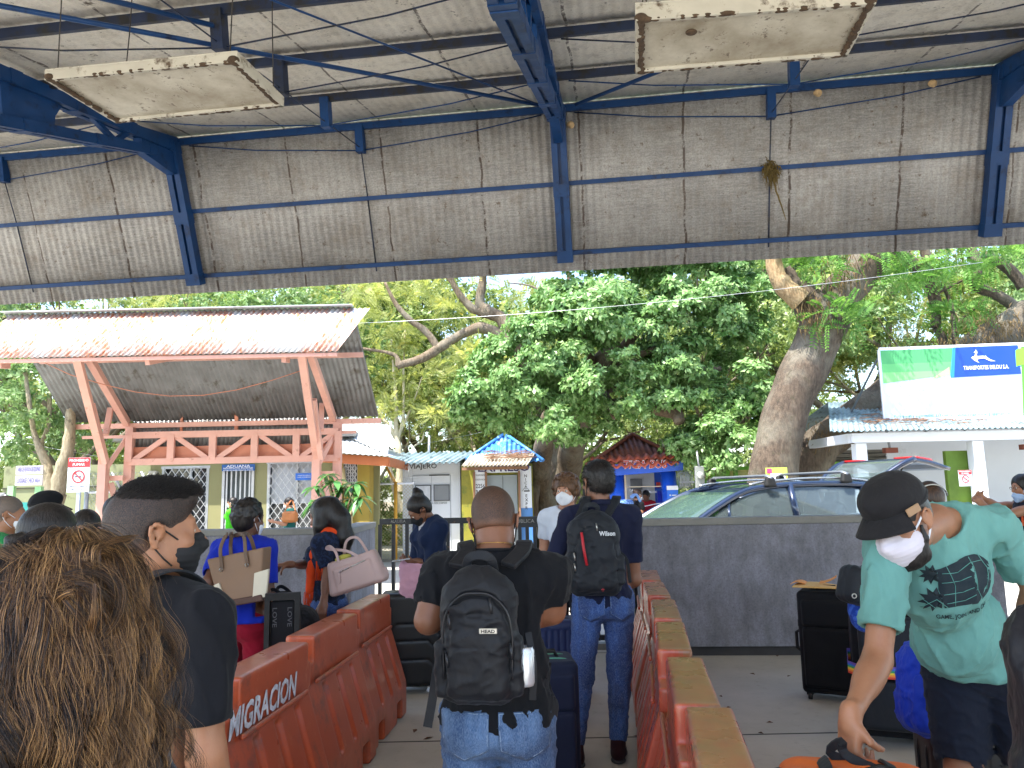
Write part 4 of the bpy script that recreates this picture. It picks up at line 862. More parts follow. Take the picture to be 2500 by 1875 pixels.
wire('thin wire passing behind the kiosks toward the customs office',at(940,1098,21.5),at(1190,1052,21.5),.03)
# ================================================================== VEGETATION
def leafmat(c1,c2,c3,tr=.45,rough=.45,name='foliage',yl=None):
    n=NT(name); t=n.t
    o=n.ramp(n.noise(.9,3,.6),[(.3,c1),(.7,c2)]); o=n.mix(n.ramp(n.noise(9,2,.5),[(.45,0.),(.68,1.)]),o,c3)
    if yl: o=n.mix(n.ramp(n.noise(3.1,2,.5),[(.62,0.),(.7,.8)]),o,yl)
    n.set(Base_Color=o,Roughness=rough); n.b.inputs['Specular IOR Level'].default_value=.35
    tl=n.n('BsdfTranslucent'); tc=n.mix(1.0,o,(1.0,1.0,.45),'MULTIPLY'); tc=n.mix(.35,tc,o); n.l(tc,tl.inputs[0])
    mx=n.n('MixShader'); mx.inputs[0].default_value=tr; n.l(n.b.outputs[0],mx.inputs[1]); n.l(tl.outputs[0],mx.inputs[2])
    n.l(mx.outputs[0],t.nodes['Material Output'].inputs[0]); return n.m
L_dense=leafmat('#56803f','#789e5c','#a6c486',.32,.36,'broad_leaf')
L_dark=leafmat('#627c3e','#869a54','#aebc80',.46,.38,'mid_leaf',yl='#b8bc62')
L_yel=leafmat('#96a356','#b2ba72','#d0d298',.55,.4,'sunlit_leaf',yl='#cfc262')
L_blue=leafmat('#5c7c4a','#7c9c62','#a4bc88',.44,.38,'cool_leaf')
def bark(c1,c2,name='bark'):
    n=NT(name); a=n.noise(9,6,.7,stretch=(2.2,2.2,.7)); o=n.ramp(a,[(.35,c1),(.65,c2)]); o=n.mix(n.ramp(n.noise(1.3,4),[(.45,0.),(.65,.5)]),o,'#8d8a7c'); o=n.mix(n.ramp(n.noise(5,5,.7),[(.58,0.),(.66,.7)]),o,'#4b4636')
    n.set(Base_Color=o,Roughness=.95); n.bump(a,1.,.05); n.bump(n.noise(40,4,.8),.6,.01); return n.m
m_bark=bark('#40362e','#685a4c'); m_bark2=bark('#8d8068','#b5a98f','pale_bark'); m_barkd=bark('#4f4234','#6f5f4c','dark_bark')
def leaf_cloud(C_,D_,size,rs,per=6,droop=.5,asp=.42,fold=.12):
    """clusters: C_ centres (n,3), D_ outward dirs (n,3) -> one quad per leaf"""
    n=len(C_); N=n*per
    c=np.repeat(C_,per,0); d=np.repeat(D_,per,0)
    a=rs.randn(N,3); a-= (a*d).sum(1)[:,None]*d; a/=np.linalg.norm(a,axis=1)[:,None]+1e-9
    ld=a+d*rs.uniform(-.1,.7,(N,1)); ld[:,2]-=droop*rs.uniform(.2,1,(N)); ld/=np.linalg.norm(ld,axis=1)[:,None]
    side=np.cross(ld,d+rs.randn(N,3)*.35); side/=np.linalg.norm(side,axis=1)[:,None]+1e-9
    nn=np.cross(side,ld)
    L=size*rs.uniform(.6,1.25,(N,1)); b0=c+rs.randn(N,3)*size*.12; w=L*asp*.5
    v=np.stack([b0,b0+ld*L*.45+side*w-nn*L*fold*.5,b0+ld*L,b0+ld*L*.45-side*w-nn*L*fold*.5],1)
    f=np.arange(N*4).reshape(N,4)
    return v.reshape(-1,3),f
def feather_cloud(C_,D_,size,rs,per=9):
    """pinnate sprays: small leaflets in two rows along a drooping stalk"""
    n=len(C_); out=[]
    st=D_+rs.randn(n,3)*.6; st[:,2]-=.25; st/=np.linalg.norm(st,axis=1)[:,None]
    sd=np.cross(st,rs.randn(n,3)); sd/=np.linalg.norm(sd,axis=1)[:,None]
    for i in range(per):
        t=(i+.5)/per
        for s in(-1,1):
            b=C_+st*size*t+V(0,0,-1)*size*.25*t*t; l=(sd*s*.9+st*.35); ln=size*.3*(1-.5*abs(t-.4)); w=st*ln*.2
            v=np.stack([b,b+l*ln*.5+w,b+l*ln,b+l*ln*.5-w],1); out.append(v.reshape(-1,3))
    v=np.concatenate(out); return v,np.arange(len(v)).reshape(-1,4)
def crown_pts(blobs,rs,sub=.55,nsub=26,ncl=55,squash=.75):
    Cs=[];Ds=[]
    for c,r in blobs:
        r=np.asarray(r)*np.ones(3); m=max(4,int(nsub*(r.mean()/1.5)**1.6))
        for i in range(m):
            d=rs.randn(3); d/=np.linalg.norm(d); q=np.asarray(c)+d*r*rs.uniform(.55,1.0); sr=sub*rs.uniform(.6,1.35)
            k=int(ncl*(sr/sub)**1.5); e=rs.randn(k,3); e/=np.linalg.norm(e,axis=1)[:,None]; e[:,2]=np.where(e[:,2]<-.5,-e[:,2]*.4,e[:,2])
            Cs.append(q+e*sr*rs.uniform(.55,1.05,(k,1))*V(1,1,squash)); o=e*.6+d*.4+V(0,0,.15); Ds.append(o/np.linalg.norm(o,axis=1)[:,None])
    return np.concatenate(Cs),np.concatenate(Ds)
def spline(pts,n):
    P=[np.asarray(p,float) for p in pts]; P=[2*P[0]-P[1]]+P+[2*P[-1]-P[-2]]; out=[]
    for i in range(1,len(P)-2):
        for j in range(n):
            t=j/n; out.append(.5*((2*P[i])+(-P[i-1]+P[i+1])*t+(2*P[i-1]-5*P[i]+4*P[i+1]-P[i+2])*t*t+(-P[i-1]+3*P[i]-3*P[i+1]+P[i+2])*t**3))
    out.append(P[-2]); return out
def limb(b,pts,rad,n=12,sub=6,rough=.08,seed=0):
    q=spline([list(p)+[r] for p,r in zip(pts,rad)],sub); rs=random.Random(seed); wn=WN(seed,6,1.)
    v=[];F=[];up=np.array([0,1.,0])
    for i,p in enumerate(q):
        d=q[min(i+1,len(q)-1)][:3]-q[max(i-1,0)][:3]; Mf=frame(d,up); up=Mf[:,1]
        for j in range(n):
            a=2*math.pi*j/n; w=Mf[:,0]*math.cos(a)+Mf[:,1]*math.sin(a); x=p[:3]+w*p[3]; r=1+rough*float(wn((x[0]*3/max(.1,p[3])**.5,x[1]*3/max(.1,p[3])**.5,x[2]*1.5/max(.1,p[3])**.5)))*2
            v.append(p[:3]+w*p[3]*r)
    for i in range(len(q)-1):
        for j in range(n): F.append((i*n+j,i*n+(j+1)%n,(i+1)*n+(j+1)%n,(i+1)*n+j))
    F.append(tuple((len(q)-1)*n+j for j in range(n))); b.add(v,F,True)
def grow(b,p,d,L,r,depth,rs,tips,spread=.7):
    d=nrm(d); pts=[p]; cur=p; dd=d
    for i in range(3): dd=nrm(dd+V(*[rs.uniform(-.22,.22) for _ in range(3)])+V(0,0,.04)); cur=cur+dd*L/3; pts.append(cur)
    limb(b,pts,[r,r*.85,r*.72,r*.55],8 if depth>1 else 5,3,.05,rs.randint(0,999)); 
    if depth==0: tips.append(cur); return
    if depth<=1: tips.append(pts[2])
    for i in range(rs.choice([2,3])): 
        nd=dd+V(*[rs.uniform(-spread,spread) for _ in range(3)])+V(0,0,.1); grow(b,cur,nd,L*rs.uniform(.6,.85),r*.55,depth-1,rs,tips,spread)
def tree_template(name,label,loc,H,tr,r0,lm,bm,seed,mode='broad',size=.16,blobr=1.3,ncl=40,lean=(0,0),group='trees behind the border post'):
    rs=random.Random(seed); nr=np.random.RandomState(seed); t=thing(name,label,'tree',loc,group); o=np.asarray(loc,float)
    b=MB(); tips=[]; top=o+V(lean[0],lean[1],tr); limb(b,[o,o+V(lean[0]*.3+.1,lean[1]*.4,tr*.5),top],[r0*1.25,r0,r0*.85],12,5,.08,seed)
    for i in range(4): a=6.28*i/4+rs.random(); grow(b,top-V(0,0,.25),V(math.cos(a)*.8,math.sin(a)*.8,.75),(H-tr)*.42,r0*.5,2,rs,tips)
    b.build('trunk',bm,t)
    blobs=[(p,V(1,1,.75)*blobr*rs.uniform(.65,1.15)) for p in tips]
    C_,D_=crown_pts(blobs,nr,sub=.5*blobr,nsub=9,ncl=ncl)
    v,f=(leaf_cloud(C_,D_,size*.85,nr,7) if mode=='broad' else feather_cloud(C_,D_,size*2.2,nr,7))
    cr=mkobj('crown',v,f,lm,t); return t
TT=[tree_template('forest_tree','tall mid green tree in the forest behind the white kiosk',(-3.5,31,0),11.5,3.2,.26,L_dark,m_barkd,11,'broad',.23,1.5,26),
    tree_template('forest_tree','yellow green feathery tree catching the sun behind the shelter roof',(-8,27,0),11,3.,.2,L_yel,m_bark2,12,'feather',.17,1.5,20),
    tree_template('forest_tree','cool green tree with fine leaves at the far left',(-14,24,0),10,2.6,.22,L_blue,m_barkd,13,'broad',.2,1.4,26)]
def cp(i,x,y,rz,s_,label): return copy_tree(TT[i],None,(x,y,0),rz,label,s_)
cp(1,-1.5,33,1.2,(1.0,1.0,.95),'bright yellow green tree seen through the sky gap above the white kiosk')
cp(0,-10.5,33,2.2,1.05,'mid green tree rising behind the left end of the rusty roof')
cp(1,-4.5,25.5,3.6,.62,'small feathery yellow green tree between customs roof and white kiosk')
cp(0,3.0,36,.7,.9,'green forest tree behind the gap left of the dense climber covered tree')
cp(2,7.5,29,1.9,1.15,'dark cool green tree behind the fork of the big trunk')
cp(0,12.0,27,4.0,1.1,'leafy tree above the left half of the billboard')
cp(1,16.5,31,5.0,1.1,'yellow tinted tree behind the right half of the billboard')
cp(2,15.5,24,3.0,.95,'cool green tree at the right edge above the shop roof')
cp(0,-18,33,5.2,1.15,'large green forest tree at the far left edge')
cp(2,-8.2,22.5,2.4,.8,'dark fine leaved tree just above the middle of the shelter roof')
cp(1,-13,30,.4,1.1,'yellow green tree behind the left tip of the shelter roof')
cp(0,5.2,25,2.9,.72,'green tree behind the red tiled kiosk')
cp(0,1.2,24.5,5.6,.62,'low green tree filling in between the blue and the red kiosk')
cp(2,-.8,39,1.,.85,'distant green tree low behind the blue pyramid roof')
cp(0,20,36,2.,1.2,'distant forest tree beyond the shop at the right')
cp(0,9.5,38,1.,1.25,'tall forest tree far behind the big leaning trunk')
cp(2,-5.5,40,.2,1.3,'distant tall tree far behind the customs office')
# ---- undergrowth: one mass
nr=np.random.RandomState(5); P=[]
bl=[]
for i in range(110):
    x=nr.uniform(-20,20); y=nr.uniform(24.5,29.5); bl.append((V(x,y,nr.uniform(.3,1.6+.5*(y-24))),V(1.2,1.0,.9)*nr.uniform(.6,1.2)))
C_,D_=crown_pts(bl,nr,.5,9,20); v,f=leaf_cloud(C_,D_,.2,nr); tag(mkobj('undergrowth',v,f,L_dark),kind='stuff')
bl=[(V(nr.uniform(-45,45),nr.uniform(44,52),nr.uniform(.5,8.5)),V(2.2,1.6,1.8)*nr.uniform(.7,1.3)) for i in range(130)]
C_,D_=crown_pts(bl,nr,1.1,9,18); v,f=leaf_cloud(C_,D_,.42,nr); tag(mkobj('far_forest',v,f,L_dark),kind='stuff')
# ---- the dense leafy tree in the middle
dt=thing('dense_tree','huge dense broad leaved tree hanging over the blue and red kiosks','tree',tuple(gnd(1390,1300)*V(1,1,0)*0+V(1.6,21,0)))
b=MB(); rt=lambda px,py,Y: at(px,py,Y)
limb(b,[V(.85,21,0),rt(1340,1250,21),rt(1322,1150,20.5),rt(1335,1050,19.5),rt(1380,950,18.5)],[.34,.28,.25,.25,.2],14,7,.1,1)
limb(b,[V(1.6,22,0),rt(1372,1230,22),rt(1390,1130,21.5),rt(1410,1040,20),rt(1440,940,18.5),rt(1500,840,17.5)],[.5,.42,.36,.32,.3,.2],14,7,.1,2)
limb(b,[V(.3,20.7,0),rt(1300,1260,20.6),rt(1308,1190,20.5),rt(1325,1130,20.6)],[.16,.14,.12,.1],10,6,.1,4)
limb(b,[rt(1440,990,19),rt(1540,990,17),rt(1640,1005,16.5),rt(1660,1030,16.3)],[.2,.17,.15,.12],10,6,.1,3)
for e,(px,py) in enumerate(((1250,930),(1420,800),(1600,850),(1650,700),(1760,900),(1500,1020),(1330,1000))):
    limb(b,[rt(1440,960,18.5),(rt(1440,960,18.5)+rt(px,py,16.8))/2+V(.1,0,.2),rt(px,py,16.8)],[.16,.11,.05],8,5,.08,20+e)
b.build('trunk',m_barkd,dt)
nr=np.random.RandomState(3); Yc=16.6
bl=[(1190,960,.85),(1250,900,.8),(1300,930,.85),(1370,900,1.1),(1400,1030,.6),(1470,990,.6),(1340,820,.8),(1440,770,1.1),(1540,690,1.2),(1560,850,1.3),(1500,930,.9),(1640,930,.9),(1650,780,1.3),(1700,650,1.3),(1760,880,1.0),(1740,1020,.85),(1790,1090,.62),(1730,1120,.45),(1810,960,.7),(1800,760,1.0),(1850,650,1.0),(1600,600,1.1),(1420,680,.9),(1380,980,.9),(1700,1080,.45),(1200,1000,.45),(1150,990,.45),(1500,560,1.2),(1750,550,1.2),(1900,560,1.),(1350,730,.6),(1830,1030,.5)]
bl=[(at(px,py,Yc+nr.uniform(-.6,.9)+(.8 if py<700 else 0)),V(r,r,r*.95)) for px,py,r in bl]
C_,D_=crown_pts(bl,nr,.34,26,62); v,f=leaf_cloud(C_,D_,.13,nr,6,.6,.5,.15); mkobj('crown',v,f,L_dense,dt)
# ---- the big leaning trunk
bt=thing('old_tree','massive old tree whose thick grey trunk leans and forks behind the car','tree',(4.9,15.3,0)); Y=15.3
b=MB()
q=lambda l,Y: [at(px,py,Y) for px,py,_ in l]
main=[(1870,1300,.56),(1885,1180,.47),(1903,1070,.45),(1930,970,.44),(1985,860,.44),(2025,770,.43)]
P=q(main,Y); P[0]=V(P[1][0]-.1,Y,-.1); limb(b,P,[m_[2] for m_ in main],26,9,.07,5)
l2=[(2005,800,.40),(1975,740,.31),(1940,705,.25)]; limb(b,q(l2,Y-.1),[x[2] for x in l2],18,7,.12,6)
l3=[(2015,800,.42),(2060,715,.40),(2110,655,.38),(2165,585,.34),(2230,480,.3)]; limb(b,q(l3,Y+.1),[x[2] for x in l3],18,7,.1,7)
l4=[(1938,715,.2),(1932,680,.13),(1918,655,.11)]; limb(b,q(l4,Y-.35),[x[2] for x in l4],12,5,.15,8)
s2=[(1935,1290,.5),(1965,1170,.44),(2010,1085,.40),(2090,1015,.37),(2170,960,.35),(2290,910,.32),(2400,840,.36),(2520,770,.40)]
P=q(s2,Y+1.2); P[0][2]=-.1; limb(b,P,[x[2] for x in s2],20,8,.1,9)
for i,(A,B_,r) in enumerate((((2150,600),(2260,680),.16),((2260,680),(2285,800),.13),((2270,690),(2230,560),.12),((2500,770),(2380,700),.14),((2380,700),(2370,600),.12),((2500,700),(2400,620),.13),((2285,800),(2300,880),.1),((2330,840),(2300,690),.05),((1990,720),(2060,670),.03),((1960,705),(2040,690),.025),((2280,720),(2400,660),.03))):
    pa,pb=at(*A,Y+1.4),at(*B_,Y+1.5); limb(b,[pa,(pa+pb)/2+V(.1,0,.05),pb],[r,r*.9,r*.75],10,6,.12,30+i)
b.build('trunk',m_bark,bt)
b=MB(); l5=[(1955,735,.22),(1915,700,.2),(1893,660,.16),(1887,610,.145),(1880,560,.13),(1868,480,.12)]; limb(b,q(l5,Y-.45),[x[2] for x in l5],14,7,.07,10); b.build('bare_limb',bark('#8a6f4c','#b39a74','tan_bark'),bt)
# hanging moss / dead fronds on the trunk
rs=random.Random(4); b=MB()
def tuft(px,py,Y,n,sx,sz,L):
    for i in range(n):
        p=at(px,py,Y)+V(rs.gauss(0,sx),rs.uniform(-.1,.1),rs.gauss(0,sz)); pts=[p]; dx=rs.uniform(-.03,.03)
        for j in range(3): pts.append(pts[-1]+V(dx+rs.uniform(-.03,.03),rs.uniform(-.01,.01),-L/3*rs.uniform(.5,1.3)))
        b.tube(pts,[.006,.009,.006,.002],3)
tuft(1990,745,14.75,130,.22,.22,.25); tuft(2060,650,14.8,90,.3,.25,.3); tuft(2350,850,15.9,260,.55,.2,.14); tuft(2440,800,15.9,260,.45,.22,.14); tuft(2020,1060,16.0,80,.3,.15,.15)
b.build('moss',M('#7a6440',.95,0,.4,9,name='dry_moss'),bt)['kind']='stuff'
nr=np.random.RandomState(8)
bl=[(2150,560,.8,14.6),(2070,620,.45,14.4),(2200,680,.4,15.4),(2240,540,.8,15.),(2350,600,.9,15.5),(2450,640,.8,15.5),(2480,540,1.,15.5),(2330,760,.4,16.4),(2470,890,.4,16.6),(2060,790,.3,14.7),(2320,690,.5,16.5),(1985,640,.35,14.6)]
bl=[(at(px,py,yy),V(r,r,r*.7)) for px,py,r,yy in bl]
C_,D_=crown_pts(bl,nr,.35,14,13); v,f=feather_cloud(C_,D_,.42,nr,9); mkobj('crown',v,f,leafmat('#4f8038','#6f9c48','#8fb860',.45,.45,'feathery_leaf'),bt)
# ---- old limbed tree left of the dense one
lt=thing('gnarled_tree','gnarled tree with bare crooked limbs between shelter roof and dense tree','tree',(1.0,23.5,0)); b=MB(); Y=20.5
def lim(l,Yy=Y,n=10,seed=0): limb(b,[at(px,py,Yy) for px,py,_ in l],[r for _,_,r in l],n,6,.1,seed)
P=[V(1.0,23.5,0),at(1345,1050,23),at(1300,900,22),at(1250,820,20.5)]; limb(b,P,[.4,.36,.34,.3],14,7,.1,50)
lim([(1250,825,.2),(1225,780,.18),(1190,760,.17),(1172,740,.14),(1178,690,.11),(1180,640,.09)],seed=51)
lim([(1190,765,.14),(1150,750,.12),(1110,700,.08),(1090,640,.06)],seed=52)
lim([(1245,835,.18),(1180,800,.15),(1120,820,.13),(1075,848,.13),(1030,875,.12),(970,893,.10)],seed=53)
lim([(1070,850,.10),(1040,810,.09),(1000,780,.08),(965,740,.06),(940,690,.04)],seed=54)
lim([(975,893,.1),(960,865,.05),(880,850,.04)],seed=55); lim([(1110,700,.05),(1060,640,.03)],seed=56); lim([(1185,660,.05),(1230,600,.03)],seed=57)
lim([(1350,760,.07),(1385,700,.05),(1385,630,.04)],19,seed=58); lim([(1350,735,.05),(1300,700,.025),(1240,690,.015)],19,seed=59)
b.build('trunk',bark('#5c4c3c','#8a7a66','gnarled_bark'),lt)
nr=np.random.RandomState(9); bl=[(960,700,.8),(1050,690,.7),(1000,830,.5),(1100,760,.5),(1120,650,.8),(900,800,.7),(920,900,.6),(1030,930,.7),(860,700,.9),(1080,1010,.6),(960,1010,.6),(1240,640,.5),(1290,720,.4),(1170,880,.4),(880,640,1.),(1130,880,.5)]
bl=[(at(px,py,Y+nr.uniform(0,1.8)),V(r,r,r*.7)) for px,py,r in bl]
C_,D_=crown_pts(bl,nr,.42,18,20); v,f=feather_cloud(C_,D_,.36,nr,8); mkobj('crown',v,f,L_yel,lt)
# ---- pale multi-stemmed shrub tree behind the white kiosk
pt=thing('sapling','pale bare stemmed sapling growing behind the white kiosk','tree',(-2.9,21.5,0)); b=MB(); Y=21.3
lim([(975,1200,.12),(975,1110,.11),(968,1060,.07),(965,950,.05),(955,830,.03)],Y,7,60); lim([(970,1080,.06),(985,1010,.045),(985,900,.03),(990,800,.02)],Y,6,61); lim([(972,1075,.07),(935,1020,.05),(925,1000,.04)],Y,6,62); lim([(975,1060,.04),(1010,980,.025),(1030,920,.015)],Y,5,63); lim([(940,1110,.03),(925,1060,.04),(905,1030,.035),(895,1020,.02)],Y,6,64); lim([(1010,1090,.03),(1030,1075,.025),(1035,1055,.02)],Y,5,65); lim([(978,1250,.12),(930,1060,.02)],Y,5,66)
b.build('trunk',M('#c9bda0',.8,0,.15,8,name='pale_stem'),pt)
nr=np.random.RandomState(19); bl=[(at(px,py,Y),V(r,r,r)) for px,py,r in((955,860,.3),(985,860,.35),(910,960,.3),(1010,1000,.25))]; C_,D_=crown_pts(bl,nr,.3,8,14); v,f=leaf_cloud(C_,D_,.16,nr); mkobj('crown',v,f,L_yel,pt)
# ---- left tree with forked pale trunk
ft=thing('forked_tree','tree with a forked bare trunk behind the luggage check sign','tree',(X(128,15.8),15.8,0)); b=MB(); Y=15.8
P=[V(X(118,Y),Y,0),at(122,1270,Y),at(138,1205,Y)]; limb(b,P,[.24,.2,.19],14,6,.08,70)
lim([(128,1240,.17),(138,1205,.15),(150,1150,.14),(165,1100,.12),(172,1030,.1),(180,900,.07)],Y,12,71); lim([(128,1225,.13),(118,1170,.11),(112,1130,.09),(95,1090,.07),(80,1040,.05),(60,900,.04)],Y,10,72); lim([(100,1090,.06),(120,1020,.05),(118,900,.04)],Y+.3,8,73)
b.build('trunk',m_bark2,ft)
nr=np.random.RandomState(21); bl=[(60,1010,.8),(150,990,.7),(30,920,.9),(120,930,.8),(200,1060,.5),(60,1090,.5),(-30,1000,.8),(215,960,.6),(90,850,.8),(-20,850,.8),(180,900,.6)]
bl=[(at(px,py,Y+nr.uniform(.3,1.6)),V(r,r,r*.8)) for px,py,r in bl]; C_,D_=crown_pts(bl,nr,.35,14,26); v,f=leaf_cloud(C_,D_,.14,nr,6,.5,.4); mkobj('crown',v,f,L_blue,ft)
# ---- potted big-leaf shrub at the left wall
ps=thing('potted_shrub','glossy big leaved shrub in a pot behind the woman with the orange scarf','plant',(*at(830,1200,11.2)[:2],0)); b=MB(); o=org(ps)
b.lathe([(0,0),(.2,0),(.26,.4),(.24,.4),(.22,.36),(0,.36)],20,o); b.build('pot',M('#8a5a42',.8,name='clay_pot'),ps)
rs=random.Random(6); nr=np.random.RandomState(6); b=MB(); ends=[]
for px,py in((770,1190),(800,1160),(840,1190),(870,1180),(880,1215),(790,1215),(825,1225),(855,1220),(770,1225),(820,1175)):
    p=at(px,py,11.2+rs.uniform(-.15,.2)); limb(b,[o+V(0,0,.35),o+(p-o)*V(.4,.5,.75),p],[.022,.016,.008],5,4,.02,px); ends.append(p)
b.build('stem',M('#6a5a3c',.8,name='stem'),ps)
b=MB()
for p in ends:
    for i in range(11):
        a=rs.uniform(0,6.28); d=nrm(V(math.cos(a),math.sin(a),rs.uniform(-.9,.5))); L=rs.uniform(.16,.27); w=L*.2; sd=nrm(np.cross(d,V(0,0,1))); up_=np.cross(sd,d); pts=[]
        for t_,ww in((0,.1),(.25,.8),(.5,1.),(.75,.7),(1,.03)):
            c=p+d*L*t_+V(0,0,-1)*L*.45*t_*t_; pts+= [c+sd*w*ww+up_*w*.25*ww,c,c-sd*w*ww+up_*w*.25*ww]
        b.add(pts,[(3*k_+j,3*k_+j+1,3*k_+j+4,3*k_+j+3) for k_ in range(4) for j in range(2)],True)
b.build('foliage',leafmat('#2f5a2c','#457a3a','#5c9048',.2,.3,'glossy_leaf'),ps)
# ================================================================== PEOPLE
def skinmat(c,dark=None):
    n=NT('skin'); o=n.ramp(n.noise(9,5,.6),[(.3,tuple(x*.9 for x in lin(c))),(.7,tuple(min(1,x*1.07) for x in lin(c)))]); o=n.mix(n.ramp(n.noise(60,2),[(.5,0.),(.75,.25)]),o,tuple(x*v for x,v in zip(lin(c),(.85,.62,.55))))
    n.set(Base_Color=o,Roughness=.48); n.b.inputs['Subsurface Weight'].default_value=.12; n.b.inputs['Subsurface Radius'].default_value=(.02,.008,.004); n.b.inputs['Subsurface Scale'].default_value=.6
    n.bump(n.noise(260,3,.7),.25,.0012); return n.m
SK={'tan':skinmat('#9c6d50'),'brown':skinmat('#7d533c'),'light':skinmat('#b58469'),'deep':skinmat('#65422f')}
def hairmat(c,c2=None,st=(1,1,.12),name='hair'):
    n=NT(name); c2=c2 or tuple(min(1,x*2.2) for x in lin(c)); a=n.noise(140,4,.6,stretch=st); o=n.ramp(a,[(.35,c),(.7,c2)]); n.set(Base_Color=o,Roughness=.42); n.b.inputs['Specular IOR Level'].default_value=.4; n.bump(a,.8,.004); return n.m
H_blk=hairmat('#0f0d0d','#262120'); H_brn=hairmat('#2a1c14','#4d3524'); H_curl=hairmat('#3a2818','#6b4a2e')
def cloth(c,c2=None,rough=.9,weave=500,fold=.5,var=.12,name='cloth',jeans=False):
    n=NT(name); c=lin(c)
    o=n.ramp(n.noise(5,5,.6),[(.3,tuple(x*(1-var) for x in c)),(.7,tuple(min(1,x*(1+var)) for x in c))])
    if jeans: o=n.mix(n.ramp(n.noise(7,5,.7,stretch=(1.2,1.2,.35)),[(.45,0.),(.7,.75)]),o,c2 or '#6f8fb5'); o=n.mix(n.ramp(n.noise(500,2,.5,stretch=(1,1,.2)),[(.4,0.),(.7,.3)]),o,'#9fb2cc')
    elif c2: o=n.mix(n.ramp(n.noise(28,4,.7),[(.48,0.),(.56,1.)]),o,c2)
    n.set(Base_Color=o,Roughness=rough); n.b.inputs['Specular IOR Level'].default_value=.25; n.b.inputs['Sheen Weight'].default_value=.04
    n.bump(n.noise(9,4,.55,stretch=(1,1,.5)),fold,.02); n.bump(n.noise(weave,2),.25,.0008); return n.m
m_eye=M('#d9d2c8',.2,name='eye_white'); m_iris=M('#1c120c',.15,name='iris'); m_brow=M('#1a1310',.9,name='brow_hair')
def fitang(a): return R_(a)
class Person:
    def __init__(s,label,xy,rz,H=1.7,g=1.0,fem=False,lean=0,side=0,twist=0,head=(0,0,0),skin='tan',cat='person',z0=0,res=.012,stance=.0,jo=None,pelvis=None,headoff=None):
        s.H=H;s.k=H/1.75;s.g=g;s.fem=fem;s.res=res;s.skin=SK[skin]
        k=s.k; s.M0=rotz(R_(rz)); s.o=V(xy[0],xy[1],z0); s.t=thing('person',label,cat,tuple(s.o))
        L=lambda x,y,z: s.o+s.M0@(V(x,y,z)*k)
        s.Mp=s.M0; s.Mc=s.M0@rotz(R_(twist))@roty(R_(side))@rotx(-R_(lean)); s.Mh=s.Mc@rotx(R_(lean)*.0)@rotz(R_(head[1]))@rotx(-R_(head[0]))@roty(R_(head[2]))
        J={}; pel=L(0,0,.93) if pelvis is None else np.asarray(pelvis,float); J['pel']=pel
        U=lambda x,y,z: pel+s.Mc@(V(x,y,z)*k)
        Wm=pel+ (s.M0@V(0,0,.10)*k*.5+s.Mc@V(0,0,.10)*k*.5)
        sw=(.155 if fem else .178)*g**.6; hw=(.092 if fem else .09)*g**.5
        J['wai']=Wm+s.Mc@V(0,0,.04)*k; J['che']=U(0,0.0,.36); J['nek']=U(0,-.02,.535); J['hed']=J['nek']+s.Mh@V(0,.025,.135)*k
        J['shR']=U(sw,-.01,.458);J['shL']=U(-sw,-.01,.458)
        J['elR']=L(0,0,0)*0+J['shR']+s.M0@V(.045,-.02,-.29)*k; J['elL']=J['shL']+s.M0@V(-.045,-.02,-.29)*k
        J['wrR']=J['elR']+s.M0@V(.0,.06,-.25)*k; J['wrL']=J['elL']+s.M0@V(0,.06,-.25)*k
        J['hiR']=pel+s.Mp@V(hw,0,-.02)*k;J['hiL']=pel+s.Mp@V(-hw,0,-.02)*k
        J['anR']=L(.10+stance,-.02,.075);J['anL']=L(-.10-stance,-.02,.075)
        J['knR']=(J['hiR']+J['anR'])/2+s.M0@V(0,.02,.01)*k;J['knL']=(J['hiL']+J['anL'])/2+s.M0@V(0,.02,.01)*k
        if headoff is not None: J['hed']=J['hed']+np.asarray(headoff)
        s.hand={'R':None,'L':None}
        s.J=J
        if jo: 
            for a,v in jo.items(): J[a]=np.asarray(v,float)
    def hp(s,x,y,z): return s.J['hed']+s.Mh@(V(x,y,z)*s.k*1.02)     # point in head space
    def torso(s,d,e=0,loose=0):
        J,k,g=s.J,s.k,s.g; f=s.fem
        d.ell(J['che']+s.Mc@V(0,.005,.0)*k,V(.155*g+e,.112*g+e,.17+e)*k,s.Mc)
        d.ell(J['che']+s.Mc@V(0,-.015,.08)*k,V(.15*g**.6+e,.09*g+e,.10+e)*k,s.Mc)
        if f: [d.ell(J['che']+s.Mc@V(q*.075,.085,.01)*k,V(.062+e,.055+e,.06+e)*k,s.Mc) for q in(-1,1)]
        d.ell(J['wai'],V((.128 if f else .14)*g+e+loose,(.10)*g+e+loose,.17)*k,s.Mc,k=.06)
        d.ell(J['pel']+s.Mp@V(0,-.005,-.01)*k,V((.168 if f else .155)*g+e+loose,.118*g+e+loose,.135)*k,s.Mp,k=.05)
        for q in 'RL':
            sh=J['sh'+q]; nk=J['nek']+s.Mc@V(0,0,-.02)*k
            d.cap(nk+s.Mc@V(.03 if q=='R' else -.03,-.01,-.02)*k,sh,(.058+e)*k,(.062*g**.4+e)*k,k=.045)
            d.ell(J['che']+s.Mc@V(.09 if q=='R' else -.09,-.04,.07)*k,V(.07*g+e,.055+e,.10)*k,s.Mc)
